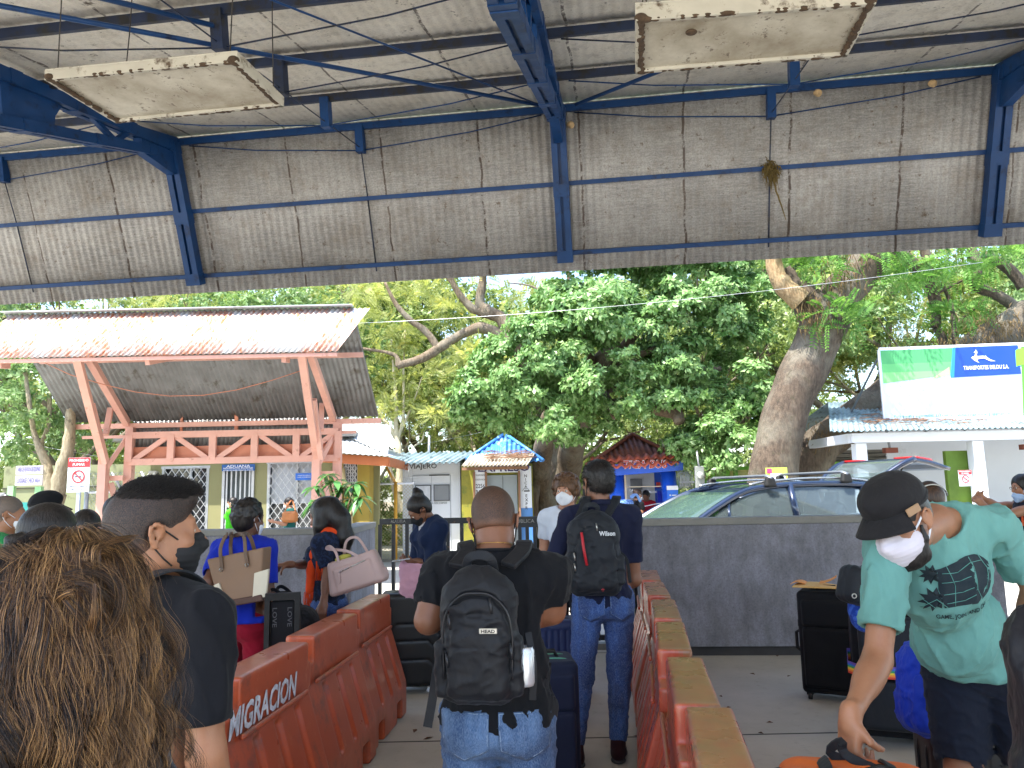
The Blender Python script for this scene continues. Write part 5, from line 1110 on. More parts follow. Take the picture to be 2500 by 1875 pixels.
    def arm(s,d,q,e=0,frac=1.,k_=.02,thick=1.):
        J,k,g=s.J,s.k,s.g*thick; sh,el,wr=J['sh'+q],J['el'+q],J['wr'+q]; gg=g**.8*(.9 if s.fem else 1)
        if frac<=1: end=sh+(el-sh)*frac; d.cap(sh,end,(.053*gg+e)*k,(.049*gg-.008*frac+e)*k,k=k_); return end,nrm(el-sh)
        d.cap(sh,el,(.053*gg+e)*k,(.041*gg+e)*k,k=k_); fr=frac-1; end=el+(wr-el)*fr; d.cap(el,end,(.043*gg+e)*k,(.043*gg-.016*fr+e)*k,k=k_)
        if not e: d.ell(el+(wr-el)*.28,V(.044*gg,.044*gg,.10)*k,frame(wr-el),k=.02); d.ell(sh+(el-sh)*.45,V(.049*gg,.049*gg,.10)*k,frame(el-sh),k=.02)
        return end,nrm(wr-el)
    def leg(s,d,q,e=0,frac=2.,k_=.03,taper=0):
        J,k,g=s.J,s.k,s.g**.7; h,kn,an=J['hi'+q],J['kn'+q],J['an'+q]
        if frac<=1: end=h+(kn-h)*frac; d.cap(h,end,(.088*g+e)*k,(.088*g-.026*frac+e)*k,k=k_); return end,nrm(kn-h)
        d.cap(h,kn,(.088*g+e)*k,(.060*g+e)*k,k=k_); fr=frac-1; end=kn+(an-kn)*fr; d.cap(kn,end,(.058*g+e)*k,(.058*g-.018*fr+e)*k,k=k_)
        d.ell(kn+(an-kn)*.28+s.Mp@V(0,-.014,0)*k,V(.05+e,.052+e,.11+e)*k*g,frame(an-kn),k=.02); d.cap(kn-V(0,0,.03),kn+V(0,0,.03),(.060*g+e*1.1)*k,k=.02)
        return end,nrm(an-kn)
    def handsdf(s,d,q,dirv=None,palm=None,curl=.45,k_=.006,spread=.0,thumb=1.0):
        k=s.k*1.0; w=s.J['wr'+q]; el=s.J['el'+q]; z=nrm(w-el) if dirv is None else nrm(dirv); pn=s.M0@V(-1 if q=='R' else 1,0.1,0) if palm is None else palm
        y=nrm(np.asarray(pn)-z*(np.asarray(pn)@z)); x=np.cross(y,z)*( -1 if q=='R' else 1)      # y palm side, x toward the thumb
        P=lambda a,b,c: w+(x*a+y*b+z*c)*k
        Mh=np.array([np.cross(y,z),y,z]).T
        d.cap(w-z*.02*k,P(0,0,.025),.027*k,.027*k,k=.02); d.box(P(0,0,.055),V(.038,.014,.044)*k,.012*k,Mh,k=.014); d.ell(P(.02,.008,.04),V(.02,.016,.028)*k,Mh,k=.012)
        for i,(fx,ln) in enumerate(((.030,.92),(.010,1.0),(-.010,.95),(-.029,.78))):
            p=P(fx,0,.092-abs(fx-.008)*.25); a=0; segs=[(.043*ln,.0092),(.026*ln,.0084),(.021*ln,.0075)]; xx=fx*spread
            for j,(L,r) in enumerate(segs):
                a+=curl*(.9 if j==0 else 1.15)*(1+.08*i); dv_=(z*math.cos(a)+y*math.sin(a)+x*xx); e_=p+nrm(dv_)*L*k; d.cap(p,e_,r*k,(segs[j+1][1] if j<2 else .0065)*k,k=k_*.6 if i else k_*.6); p=e_
        p=P(.036,.006,.028); 
        for L,r,aa,bb in((.034,.0125,.6,.45),(.028,.0105,.12,.35+curl*.7*thumb),(.022,.009,-.25,.5+curl*.85*thumb)):
            dv_=z*math.cos(bb)*.9+x*aa+y*math.sin(bb); e_=p+nrm(dv_)*L*k; d.cap(p,e_,r*k,r*.88*k,k=.006); p=e_
        return P,x,y,z
    def headsdf(s,d,ears=True,jaw=1.,nose=1.):
        k=s.k*1.02;Mh=s.Mh;hp=s.hp
        d.ell(hp(0,-.018,.038),V(.077,.096,.088)*k,Mh,k=.02); d.ell(hp(0,.028,-.02),V(.064,.066,.088)*k,Mh,k=.03); d.ell(hp(0,.052,-.078),V(.036*jaw,.034,.032)*k,Mh,k=.03)
        for q in(-1,1): d.ell(hp(q*.042,.005,-.055),V(.025*jaw,.05,.035)*k,Mh,k=.025); d.ell(hp(q*.04,.068,-.02),V(.022,.02,.018)*k,Mh,k=.02)
        d.cap(hp(-.036,.08,.032),hp(.036,.08,.032),.012*k,k=.018)
        for q in(-1,1): d.ell(hp(q*.031,.102,.008),V(.018,.015,.011)*k,Mh,op='s',k=.012); d.ell(hp(q*.031,.083,.009),V(.0155,.0125,.0115)*k,Mh,k=.004)
        if s.res<.009:
            for q in(-1,1): d.ell(hp(q*.031,.100,.0075),V(.0105,.010,.0042)*k,Mh,op='s',k=.002)
        d.cap(hp(0,.09,.02),hp(0,.114*nose,-.022),.0085*k,.0125*k,k=.012); d.ell(hp(0,.112*nose,-.026),V(.012,.012,.010)*k,Mh,k=.006)
        for q in(-1,1): d.ell(hp(q*.012,.1,-.030),V(.008,.011,.007)*k,Mh,k=.006)
        d.cap(hp(-.019,.088,-.056),hp(.019,.088,-.056),.0065*k,k=.008); d.cap(hp(-.016,.087,-.067),hp(.016,.087,-.067),.0075*k,k=.007)
        if ears:
            for q in(-1,1):
                c=lambda y_,z_,x_=0: hp(q*(.079+x_),y_,z_)
                rim=[c(.002,-.006,.0),c(.010,.012,.004),c(.004,.026,.011),c(-.010,.031,.014),c(-.022,.022,.016),c(-.025,.006,.014),c(-.019,-.012,.010),c(-.010,-.026,.004),c(-.002,-.031,.001)]
                d.chain(rim,[.004*k,.0045*k,.005*k,.0052*k,.0052*k,.005*k,.005*k,.0065*k,.006*k],k=.004)
                d.ell(c(-.008,.002,.004),V(.006,.018,.026)*k,Mh@rotz(q*.35),k=.006); d.ell(c(-.004,-.003,.012),V(.006,.007,.010)*k,Mh,op='s',k=.005); d.ell(c(-.010,.014,.013),V(.006,.007,.008)*k,Mh,op='s',k=.004)
        d.cap(hp(0,-.03,-.055),s.J['nek']+s.Mc@V(0,0,-.03)*s.k,.054*k*(.86 if s.fem else 1.)*s.g**.35,.060*k*(.86 if s.fem else 1.)*s.g**.4,k=.025)
    def build_body(s,res=None,hands='RL',hk={},legs=True,lo=None,ears=True,jaw=1.,hres=None,nose=1.):
        d=SDF(.03); s.torso(d)
        for q in 'RL': s.arm(d,q,frac=2.)
        if legs:
            for q in 'RL': s.leg(d,q); a=s.J['an'+q]; d.cap(a,a+s.M0@V(0,.13,-.045)*s.k,.035*s.k,.028*s.k)
        s.headsdf(d,ears,jaw,nose)
        for q in hands: s.handsdf(d,q,**hk.get(q,{}))
        s.body=d.mesh('body',res or s.res,s.skin,s.t,lo=lo)
        return s.body
    def eyes(s,look=(0,0),closed=False):
        for q in(-1,1):
            b=MB(); c=s.hp(q*.031,.0815 if s.res<.009 else .0855,.009); r=.0115*s.k; dirv=nrm(s.Mh@V(look[0],1,look[1]))
            Mf=frame(dirv); b.lathe([(0,r*1.0)]+[(r*math.sin(a),r*math.cos(a)) for a in np.linspace(.45,3.0,8)],14,c,Mf); o=b.build('eye',m_eye,s.body)
            b=MB(); b.lathe([(0,r*1.04)]+[(r*1.03*math.sin(a),r*1.03*math.cos(a)) for a in (.2,.5)],12,c,Mf); b.build('iris',m_iris,s.body)
            b=MB(); b.tube([s.hp(q*(.014+.011*i),.0965-.0035*i*i*.8,.031+.003*math.sin(i*1.3)) for i in range(4)],[.003*s.k,.0042*s.k,.0036*s.k,.002*s.k],6,sx=.7); b.build('eyebrow',m_brow,s.body)
    def shirt(s,mat,sleeve=.62,e=.012,hem=-.10,loose=.012,neck=.072,nz=-.0,res=None,name='shirt',foldamp=.006,seed=1,collar=False,arms='RL',sl_e=None,vneck=0,hemslope=0,open_=False,nk_off=(0,0,0)):
        d=SDF(.035); s.torso(d,e,loose)
        ends=[]
        for q in arms: ends.append(s.arm(d,q,(sl_e if sl_e is not None else e+.006),sleeve,k_=.03))
        J,k=s.J,s.k
        if 'R' not in arms or 'L' not in arms: pass
        wn=WN(seed,8,26.);wn2=WN(seed+5,7,62.)
        up=s.Mc[:,2]
        def fold(X,Y,Z):
            a=wn((X,Y,Z),(1,1,.45)); b=wn2((X,Y,Z),(1,1,.5)); return -foldamp*(1.15*np.exp(-(a*8.5)**2)+.45*np.exp(-(b*8)**2)-.4)
        d.fld(fold)
        hp=J['pel']+s.Mp@V(0,0,hem)*k; d.plane(hp,-s.Mp[:,2]+s.Mp[:,0]*hemslope,k=.008)
        for end,dr in ends:
            # cut sleeve ends square, local to the arm
            c=end; Mf=frame(dr); rr=.085*k*s.g; d.box(c+dr*.10*k,V(rr,rr,.10*k),.004,Mf,op='s',k=.006); d.cap(c-dr*.03,c+dr*.03,(.040*s.g**.6+max(0,e-.004))*k,op='s',k=.004)
        d.cap(J['nek']+s.Mc@(V(0,.008,-.012+nz)+V(*nk_off))*k,J['nek']+s.Mc@V(0,.03,.14)*k,neck*k,.09*k,op='s',k=.012)
        if vneck: d.cap(J['nek']+s.Mc@V(0,.08,-.02)*k,J['nek']+s.Mc@V(0,.11,-.02-vneck)*k,.05*k,.012*k,op='s',k=.01)
        o=d.mesh(name,res or s.res,mat,s.t)
        if collar:
            d=SDF(.006); R=.074*k; C0=J['nek']+s.Mc@V(0,.01,.0)*k; pts=[]
            for i in range(25): a=-math.pi/2+ (i/24-.5)*5.6; rr=R*(1+.05*math.cos(a)); pts.append(C0+s.Mc@V(math.cos(a)*rr/k,math.sin(a)*rr/k*1.02,.012+.014*(1-math.sin(a))*.5)*k)
            d.chain(pts,.011*k); pts2=[p+ (p-C0)*.16-s.Mc[:,2]*.018*k for p in pts]; d.chain(pts2,.010*k)
            d.mesh('collar',min(s.res,.006),mat,o)
        return o
    def pants(s,mat,frac=1.93,e=.014,res=None,name='trousers',top=.06,foldamp=.005,seed=3,flare=0.):
        d=SDF(.02); J,k=s.J,s.k; f=s.fem
        d.ell(J['pel']+s.Mp@V(0,-.01,-.02)*k,V((.168 if f else .155)*s.g+e,.122*s.g+e,.14)*k,s.Mp,k=.03)
        for q in 'RL': d.ell(J['pel']+s.Mp@V(.075*(1 if q=='R' else -1),-.055,-.065)*k,V(.085*s.g,.075*s.g,.085)*k,s.Mp,k=.03)
        ends=[s.leg(d,q,e,frac,k_=.02) for q in 'RL']
        wn=WN(seed,8,30.)
        wn2=WN(seed+9,8,60.); d.fld(lambda X,Y,Z:-foldamp*(1.2*np.exp(-(wn((X,Y,Z),(1,1,1.6))*8)**2)+.6*np.exp(-(wn2((X,Y,Z),(1,1,1.6))*8)**2)-.5))
        for end,dr in ends: Mf=frame(dr); d.box(end+dr*.06*k,V(.09,.09,.06)*k,.003,Mf,op='s',k=.004)
        d.plane(J['pel']+s.Mp@V(0,0,top)*k,s.Mp[:,2],k=.006)
        return d.mesh(name,res or s.res,mat,s.t)
    def shoes(s,mat,solemat=None,res=.008):
        for q in 'RL':
            a=s.J['an'+q].copy(); zf=s.o[2]; tw=.22 if q=='R' else -.22; Mf=s.M0@rotz(-tw); d=SDF(.02); k=s.k; b0=V(a[0],a[1],zf)
            d.ell(b0+Mf@V(0,-.03,.045)*k,V(.038,.055,.045)*k,Mf); d.ell(b0+Mf@V(0,.10,.032)*k,V(.045,.085,.036)*k,Mf,k=.03); d.cap(b0+Mf@V(0,-.02,.05)*k,b0+Mf@V(0,-.01,.10)*k,.042*k,.044*k,k=.02); d.plane((b0[0],b0[1],zf+.015),(0,0,-1),k=.003)
            sh=d.mesh('shoe',res,mat,s.t)
            d=SDF(.02); d.ell(b0+Mf@V(0,-.03,.012)*k,V(.043,.062,.03)*k,Mf); d.ell(b0+Mf@V(0,.10,.012)*k,V(.050,.09,.03)*k,Mf); d.plane((0,0,zf+.004),(0,0,-1),k=0); d.plane((0,0,zf+.022),(0,0,1),k=0); d.mesh('sole',res,solemat or m_swhite,sh)
    def hair(s,mat,style='short',th=.014,res=None,seed=2,parent=None,hl=0,amp=.004,fr=60,neckz=-.055,face=(.115,-.035,.088,.096,.108),name='hair',ear=True,extra=None):
        d=SDF(.02); k=s.k*1.02;Mh=s.Mh;hp=s.hp
        d.ell(hp(0,-.02,.04),V(.078+th,.098+th,.089+th*1.25)*k,Mh); 
        if style!='cap': d.ell(hp(0,-.045,-.01),V(.066+th,.064+th,.07+th)*k,Mh)
        if extra: extra(d)
        wn=WN(seed,8,fr)
        d.fld(lambda X,Y,Z:amp*wn((X,Y,Z),(1,1,.5)))
        fy,fz,rx,ry,rz=face; d.ell(hp(0,fy,fz),V(rx,ry,rz)*k,Mh,op='s',k=.008)
        if ear: [d.ell(hp(q*.088,.002,-.012),V(.026,.034,.046)*k,Mh,op='s',k=.008) for q in(-1,1)]
        if style in('short','buzz'): d.plane(hp(0,-.07,neckz),-Mh[:,2]+Mh[:,1]*.25,k=.01)
        return d.mesh(name,res or min(s.res,.009),mat,parent or s.t)
    def longhair(s,mat,pts_list,th=.018,res=None,seed=4,amp=.006,face=(.112,-.03,.078,.085,.11),name='hair'):
        def ex(d):
            for pts,rs_ in pts_list: d.chain(pts,[r for r in rs_],k=.03)
        return s.hair(mat,'long',th,res,seed,amp=amp,fr=45,face=face,ear=False,extra=ex,name=name)
    def mask(s,mat,res=None,strap=None,drop=0.,big=1.,pleat=True):
        d=SDF(.02);k=s.k*1.02;Mh=s.Mh;hp=s.hp; dz=-drop
        d.ell(hp(0,.045,-.045+dz),V(.066*big,.069*big,.055*big)*k,Mh); d.cap(hp(0,.103,-.004+dz),hp(0,.118,-.03+dz),.013*k,.016*k,k=.02); d.ell(hp(0,.075,-.085+dz),V(.032,.03,.026)*k,Mh,k=.02)
        wn=WN(3,5,40.)
        if pleat: d.fld(lambda X,Y,Z:.0012*np.sin(((X-s.J['hed'][0])*Mh[0,2]+(Y-s.J['hed'][1])*Mh[1,2]+(Z-s.J['hed'][2])*Mh[2,2])*420)+.001*wn((X,Y,Z)))
        d.plane(hp(0,.08,.004+dz),Mh[:,2]-Mh[:,1]*.12,k=.004); d.plane(hp(0,.025,0),-Mh[:,1]+Mh[:,2]*.15,k=.003); d.plane(hp(0,.07,-.105+dz),-Mh[:,2]-Mh[:,1]*.2,k=.006)
        o=d.mesh('face_mask',res or min(s.res,.006),mat,s.t)
        for q in(-1,1):
            b=MB()
            b.tube([hp(q*.064,.046,-.012+dz),hp(q*.0745,.030,.0),hp(q*.082,.010,.014),hp(q*.084,-.004,.027),hp(q*.086,-.02,.018),hp(q*.084,-.026,-.004),hp(q*.082,-.010,-.030),hp(q*.074,.012,-.056),hp(q*.062,.034,-.076+dz)],.0022*k*(1.5 if strap else 1),5)
            b.build('ear_loop',strap or mat,o)
        return o
    def box(s,*a): pass
def fuzz(o,n,L,mats,comb,parent,seed=1,r=.0006,lift=.35,cond=None,curl=0.):
    me=o.data; tor=org(o); rs=np.random.RandomState(seed); P=np.array([p.center[:] for p in me.polygons])+tor; N_=np.array([p.normal[:] for p in me.polygons])
    if cond is not None: ok=cond(P,N_); P,N_=P[ok],N_[ok]
    I=rs.randint(0,len(P),n); Cd=np.array([nrm(comb(P[i]) if callable(comb) else comb) for i in I]); Ni=N_[I]; D=Ni*lift+Cd+rs.randn(n,3)*.18; D/=np.linalg.norm(D,axis=1)[:,None]; l=L*rs.uniform(.5,1.2,(n,1)); q=P[I]-Ni*.002
    A=np.stack([q,q+D*l*.5+Ni*l*.12,q+D*l-Ni*l*.05+rs.randn(n,3)*curl*l],1); w=rs.randint(len(mats),size=n)
    for k_,m_ in enumerate(mats): strands_obj('hair_strands',A[w==k_],np.full((w==k_).sum(),r),m_,parent,(1,.9,.35))
def strands_obj(name,A,r,mat,parent,taper=None):
    """A (n,p,3) hair paths -> thin three-sided strands in one mesh"""
    n,p,_=A.shape
    if n==0: return None
    D=np.gradient(A,axis=1); D/=np.linalg.norm(D,axis=2)[...,None]+1e-9; s1=np.cross(D,np.array([.31,.12,.94])); s1/=np.linalg.norm(s1,axis=2)[...,None]+1e-9; s2=np.cross(D,s1)
    tp=np.linspace(1,.3,p) if taper is None else np.asarray(taper); rr=(np.asarray(r)[:,None]*tp[None])[...,None]
    v=np.stack([A+(s1*math.cos(a)+s2*math.sin(a))*rr for a in (0,2.094,4.189)],2).reshape(-1,3)
    b=(np.arange(n)[:,None,None]*p+np.arange(p-1)[None,:,None])*3; j=np.arange(3)[None,None]; j2=(j+1)%3
    f=np.stack([b+j,b+j2,b+3+j2,b+3+j],-1).reshape(-1,4)
    return mkobj(name,v,f,mat,parent,smooth=True)
# ---- bags
def strap(name,pts,w,th,mat,parent,up=None,sub=5):
    q=spline(pts,sub); b=MB(); v=[];F=[]; upv=up if callable(up) else np.asarray(up if up is not None else (0,-1,0),float)
    for i,p in enumerate(q):
        d=nrm(q[min(i+1,len(q)-1)]-q[max(i-1,0)]); u_=up(p) if callable(up) else upv; sd=nrm(np.cross(d,u_)); n_=np.cross(sd,d)
        v+=[p+sd*w/2+n_*th/2,p-sd*w/2+n_*th/2,p-sd*w/2-n_*th/2,p+sd*w/2-n_*th/2]
    for i in range(len(q)-1):
        for j in range(4): F.append((i*4+j,i*4+(j+1)%4,(i+1)*4+(j+1)%4,(i+1)*4+j))
    F+=[(3,2,1,0),tuple(len(v)-4+j for j in range(4))]
    b.add(v,F,False); return b.build(name,mat,parent,bevel=min(w,th)*.3)
m_nyl=cloth('#14161b',rough=.55,weave=700,fold=.35,name='black_nylon'); m_nyl2=cloth('#1c2026',rough=.6,weave=700,fold=.3,name='dark_grey_nylon'); m_steel=M('#b8b8b4',.3,.9,.08,10,name='steel'); m_zip=M('#2a2b2f',.35,.4,.1,30,name='zip')
# ================================================================== BARRIERS
m_bar=M('#b2502f',.33,0,.1,2.2,dirt=('#8a4a38',5,.55),bump=.12,bscale=14,name='orange_plastic',coat=.15)
m_bar2=M('#b04a34',.3,0,.12,2.2,dirt=('#8a6040',4,.50),bump=.08,bscale=14,name='red_orange_plastic',coat=.2)
def barrier_sdf():
    L,Hh=.98,.86
    d=SDF(.006)
    def prof(Z,t,zt): 
        w=np.interp(Z,[-1,.20,.24,.58,.63,2],[.205,.205,.20,.098,.082,.078]); return w
    def fn(X_,Y_,Z_):
        w=prof(Z_,0,0); a=(np.abs(Y_)-w)*.93; b=np.abs(X_)-L/2; c=np.maximum(Z_-Hh,-Z_)
        # upper part tapers in at the ends, feet flare
        r=.014; q=[a+r,b+r,c+r]; return np.sqrt(sum(np.maximum(t,0)**2 for t in q))+np.minimum(np.maximum(np.maximum(q[0],q[1]),q[2]),0)-r
    d._a([-L/2,-.21,0],[L/2,.21,Hh],fn,'u',0)
    # stepped top: low shelf at one end, hooked recess at the other
    d.box((-L/2+.06,0,Hh),(.10,.2,.135),.012,op='s',k=.01); d.box((L/2-.005,0,Hh),(.035,.2,.10),.01,op='s',k=.01)
    d.box((L/2-.0,0,.30),(.035,.3,.33),.02,op='s',k=.01); d.box((-L/2+.0,0,.36),(.02,.3,.26),.02,op='s',k=.01)
    sl=math.atan2(.102,.34)
    for sy in(-1,1):
        for x in(-.20,.03,.26):
            c=V(x,sy*.150,.41); Mr=rotx(sy*sl); d.box(c+V(0,sy*.004,0),(.030,.020,.19),.012,Mr,op='s',k=.01)
        d.box((0,sy*.11,.635),(L/2-.12,.01,.014),.006,k=.02)
    for x in(-.24,.24): d.box((x,0,.05),(.065,.4,.085),.02,op='s',k=.012)
    return d
for m_ in (m_bar,m_bar2):      # tan ceiling reflection painted onto the upward faces, scuffs on the flanks
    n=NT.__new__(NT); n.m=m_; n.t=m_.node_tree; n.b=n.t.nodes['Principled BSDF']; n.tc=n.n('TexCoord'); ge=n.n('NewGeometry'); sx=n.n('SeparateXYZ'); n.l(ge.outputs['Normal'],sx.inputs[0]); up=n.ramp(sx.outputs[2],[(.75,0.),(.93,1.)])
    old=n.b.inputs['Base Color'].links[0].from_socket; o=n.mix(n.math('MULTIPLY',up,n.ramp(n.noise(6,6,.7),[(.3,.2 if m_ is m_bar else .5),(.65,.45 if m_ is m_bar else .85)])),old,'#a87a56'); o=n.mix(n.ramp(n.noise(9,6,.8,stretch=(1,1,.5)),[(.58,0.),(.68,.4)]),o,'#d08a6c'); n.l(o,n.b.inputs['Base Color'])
bt_=thing('plastic_barrier','rearmost orange barrier of the left row, beside the black hard suitcase','barrier',(0,0,0),'orange plastic barriers forming the queue lane')
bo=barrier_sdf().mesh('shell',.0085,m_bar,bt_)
md=bo.modifiers.new('sm','SMOOTH'); md.factor=.5; md.iterations=3
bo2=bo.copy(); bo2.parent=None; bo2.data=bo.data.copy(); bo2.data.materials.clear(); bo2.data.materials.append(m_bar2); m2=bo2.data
def place_bar(x,y,deg,label,red=False,first=False):
    if first: bt_.location=(x,y,0); bt_.rotation_euler=(0,0,R_(deg)); return bt_
    c=copy_tree(bt_,None,(x,y,0),R_(deg),label)
    if red:
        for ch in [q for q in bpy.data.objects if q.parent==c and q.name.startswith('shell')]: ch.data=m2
    return c
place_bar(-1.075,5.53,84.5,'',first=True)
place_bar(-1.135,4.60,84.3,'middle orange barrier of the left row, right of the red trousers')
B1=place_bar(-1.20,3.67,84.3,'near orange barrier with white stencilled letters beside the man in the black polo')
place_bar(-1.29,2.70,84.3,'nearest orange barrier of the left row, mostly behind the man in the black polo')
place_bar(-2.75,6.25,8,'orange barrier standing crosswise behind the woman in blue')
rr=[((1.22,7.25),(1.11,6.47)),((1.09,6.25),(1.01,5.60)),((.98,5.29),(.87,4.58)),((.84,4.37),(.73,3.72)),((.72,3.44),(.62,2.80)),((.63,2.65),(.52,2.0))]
names=['farthest barrier of the right row against the end of the grey wall','second farthest barrier of the right row, its lid red','third barrier from the gate in the right row, its lid brownish','fourth barrier from the gate in the right row, third from the camera end','long second nearest barrier of the right row with tan top','nearest barrier of the right row beside the orange bag']
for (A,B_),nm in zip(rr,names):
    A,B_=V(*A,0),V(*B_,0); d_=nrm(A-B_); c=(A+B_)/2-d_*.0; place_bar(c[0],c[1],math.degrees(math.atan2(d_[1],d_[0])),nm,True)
bpy.data.objects.remove(bo2)
# RACION lettering on the near left barrier
Mb=rotz(R_(84.3)); bm=MB(); put_text(bm,'MIGRACION',V(0,0,0),np.eye(3),.105,.72,bold=.03,shear=.2)
v2,f2=[tuple(p) for p in bm.v],bm.f
out=[V(-1.20,3.67,0)+Mb@V(p[0]-.08,-(.083+.004),.695+p[1]) for p in v2]
b=MB(); b.add(out,f2); b.build('lettering',M('#cfd2dc',.7,0,.35,24,dirt=('#a83f22',26,.60),name='stencil_paint'),B1).matrix_parent_inverse=Matrix.Identity(4)
lt_=[o for o in bpy.data.objects if o.parent==B1 and o.name.startswith('lettering')][0]
for vtx in lt_.data.vertices: w=Mb.T@(np.array(vtx.co)); vtx.co=w
# ================================================================== LUGGAGE
m_hs=M('#101216',.38,0,.15,3,bump=.1,bscale=40,name='black_shell'); m_rub=M('#0c0c0d',.7,name='rubber'); m_navy=cloth('#141c33',rough=.8,fold=.3,name='navy_canvas'); m_blkc=cloth('#121317',rough=.8,fold=.3,name='black_canvas')
def suitcase(label,c,rz,w,d,h,mat,ribs=None,tele=0,hard=False,z0=0,wheel=.035,group=None,pockets=False,side=False,handle_top=True,trim=None):
    t=thing('suitcase',label,'suitcase',(c[0],c[1],z0),group); T=rotz(R_(rz)); o=V(c[0],c[1],z0); zb=wheel*2-.01
    s=SDF(.01); s.box(o+T@V(0,0,zb+(h-zb)/2),V(w/2,d/2,(h-zb)/2),.045 if hard else .035,T)
    if hard:
        for y in(-1,1):
            if ribs=='hex':
                for zz_,x0_ in((.22,.0),(.42,.0),(.6,.0)):
                    for sx in(-1,1): s.chain([o+T@V(sx*.02*w,y*d/2,zb+(h-zb)*zz_+.05),o+T@V(sx*.25*w,y*d/2,zb+(h-zb)*zz_+.05),o+T@V(sx*.42*w,y*d/2,zb+(h-zb)*zz_-.04)],.007,op='s',k=.006)
            else:
                for i in range(-3,4): s.cap(o+T@V(i*w*.12,y*d/2,zb+.07),o+T@V(i*w*.12,y*d/2,h-.07),.006,op='s',k=.006)
                for zz_ in(.36,.64): s.cap(o+T@V(-w*.5,y*d/2,zb+(h-zb)*zz_),o+T@V(w*.5,y*d/2,zb+(h-zb)*zz_),.006,op='s',k=.006)
    else:
        s.box(o+T@V(0,-d/2,zb+(h-zb)*.36),V(w*.42,.03,(h-zb)*.29),.02,T); s.box(o+T@V(0,-d/2,zb+(h-zb)*.79),V(w*.42,.025,(h-zb)*.13),.02,T)
    s.fld(lambda X_,Y_,Z_,wn=WN(7,7,30.): .0025*wn((X_,Y_,Z_)) if not hard else 0*X_)
    body=s.mesh('body',.009,mat,t)
    b=MB()
    for yy in(-d*.18,d*.18):
        q=[]
        for i in range(41):
            a=i/40*2*math.pi; cx=(abs(math.cos(a))**.35)*math.copysign(1,math.cos(a))*(w/2+.002); cz=(abs(math.sin(a))**.35)*math.copysign(1,math.sin(a))*((h-zb)/2+.002); q.append(o+T@V(cx,yy,zb+(h-zb)/2+cz))
        b.tube(q,.006,5,cap=False)
    b.build('zip',trim or m_zip,t)
    if handle_top:
        b=MB(); b.tube([o+T@V(-.08,0,h-.01),o+T@V(-.06,0,h+.03),o+T@V(.06,0,h+.03),o+T@V(.08,0,h-.01)],.011,8); b.build('carry_handle',m_rub,t)
    if side: b=MB(); b.tube([o+T@V(-w/2+.005,0,h*.62),o+T@V(-w/2-.035,0,h*.59),o+T@V(-w/2-.035,0,h*.44),o+T@V(-w/2+.005,0,h*.41)],.013,8); b.box(o+T@V(-w/2-.008,0,h*.68),(.02,.035,.05),T); b.build('side_handle',m_rub,t)
    if tele:
        b=MB(); 
        for sx in(-1,1): b.tube([o+T@V(sx*w*.22,d*.36,h-.02),o+T@V(sx*w*.22,d*.36,h+tele)],.011,8)
        b.build('telescopic_tube',m_steel,t); b=MB(); b.box(o+T@V(0,d*.36,h+tele+.012),(w*.44+.05,.035,.03),T,.008); b.build('grip',m_rub,t)
    for sx in(-1,1):
        for sy in(-1,1): b=MB(); cc=o+T@V(sx*(w/2-.05),sy*(d/2-.045),wheel); b.tube([cc-T@V(.013,0,0),cc+T@V(.013,0,0)],wheel,14); b.box(cc+V(0,0,wheel*.7),(.045,.05,wheel),T); b.build('wheel',m_rub,t)
    return t,T,o
P2=lambda px,py: gnd(px,py)
suitcase('black hard ribbed suitcase standing behind the orange barriers, near the gate',(-.87,6.6),8,.50,.30,.80,m_hs,'hex',hard=True,tele=0)
suitcase('tall navy suitcase just right of the man with the big backpack',(.13,4.2),4,.34,.30,.74,m_navy,hard=False,trim=M('#4f8f7a',.5,name='green_piping'))
suitcase('black suitcase standing in front of the curly haired man, behind the navy one',(.25,5.6),0,.36,.28,.72,M('#1b2a55',.5,name='navy_shell'),None,hard=True,tele=.0)
sc1,T1,o1=suitcase('tall black soft suitcase at the wall with a manila envelope on top',(2.40,6.12),-28,.42,.28,.80,m_blkc,side=True,wheel=.03)
sc2,T2,o2=suitcase('large black suitcase with a rainbow luggage strap behind the bending man',(2.42,5.1),-22,.54,.38,.86,m_blkc,tele=.34,wheel=.035)
# front extra pocket + rainbow strap on sc2
s=SDF(.012); s.box(o2+T2@V(-.03,-.24,.62),V(.20,.06,.17),.03,T2); s.box(o2+T2@V(-.03,-.23,.27),V(.22,.045,.15),.03,T2); s.mesh('front_pocket',.009,m_nyl2,sc2)
for i,c_ in enumerate(('#6a4fb0','#2f6fc8','#3aa060','#e8c83a','#e8883a','#d04030')):
    b=MB(); z=.50-.012*i; q=[V(-.30,-.205,z),V(-.23,-.325,z),V(.17,-.325,z),V(.295,-.20,z),V(.295,.20,z),V(-.295,.20,z),V(-.30,-.205,z)]
    v=[];F=[]
    for j,p in enumerate(q): v+=[o2+T2@(p+V(0,0,.0)),o2+T2@(p+V(0,0,.0118))]
    F=[(2*j,2*j+2,2*j+3,2*j+1) for j in range(len(q)-1)]; b.add(v,F); oo=b.build('rainbow_strap_band',M(c_,.6,name='strap_webbing'),sc2); oo.modifiers.new('s','SOLIDIFY').thickness=.003
b=MB(); b.box(o2+T2@V(.05,-.335,.47),(.06,.02,.09),T2,.005); b.build('strap_buckle',m_rub,sc2)
sc3,T3,o3=suitcase('black hard suitcase under the blue backpack in front of the bending man\'s legs',(2.02,3.62),-6,.44,.26,.52,m_hs,None,hard=True,wheel=.03)
suitcase('black suitcase lying low under the orange duffel bag',(.93,2.18),78,.44,.27,.66,m_blkc,z0=0,wheel=.03)
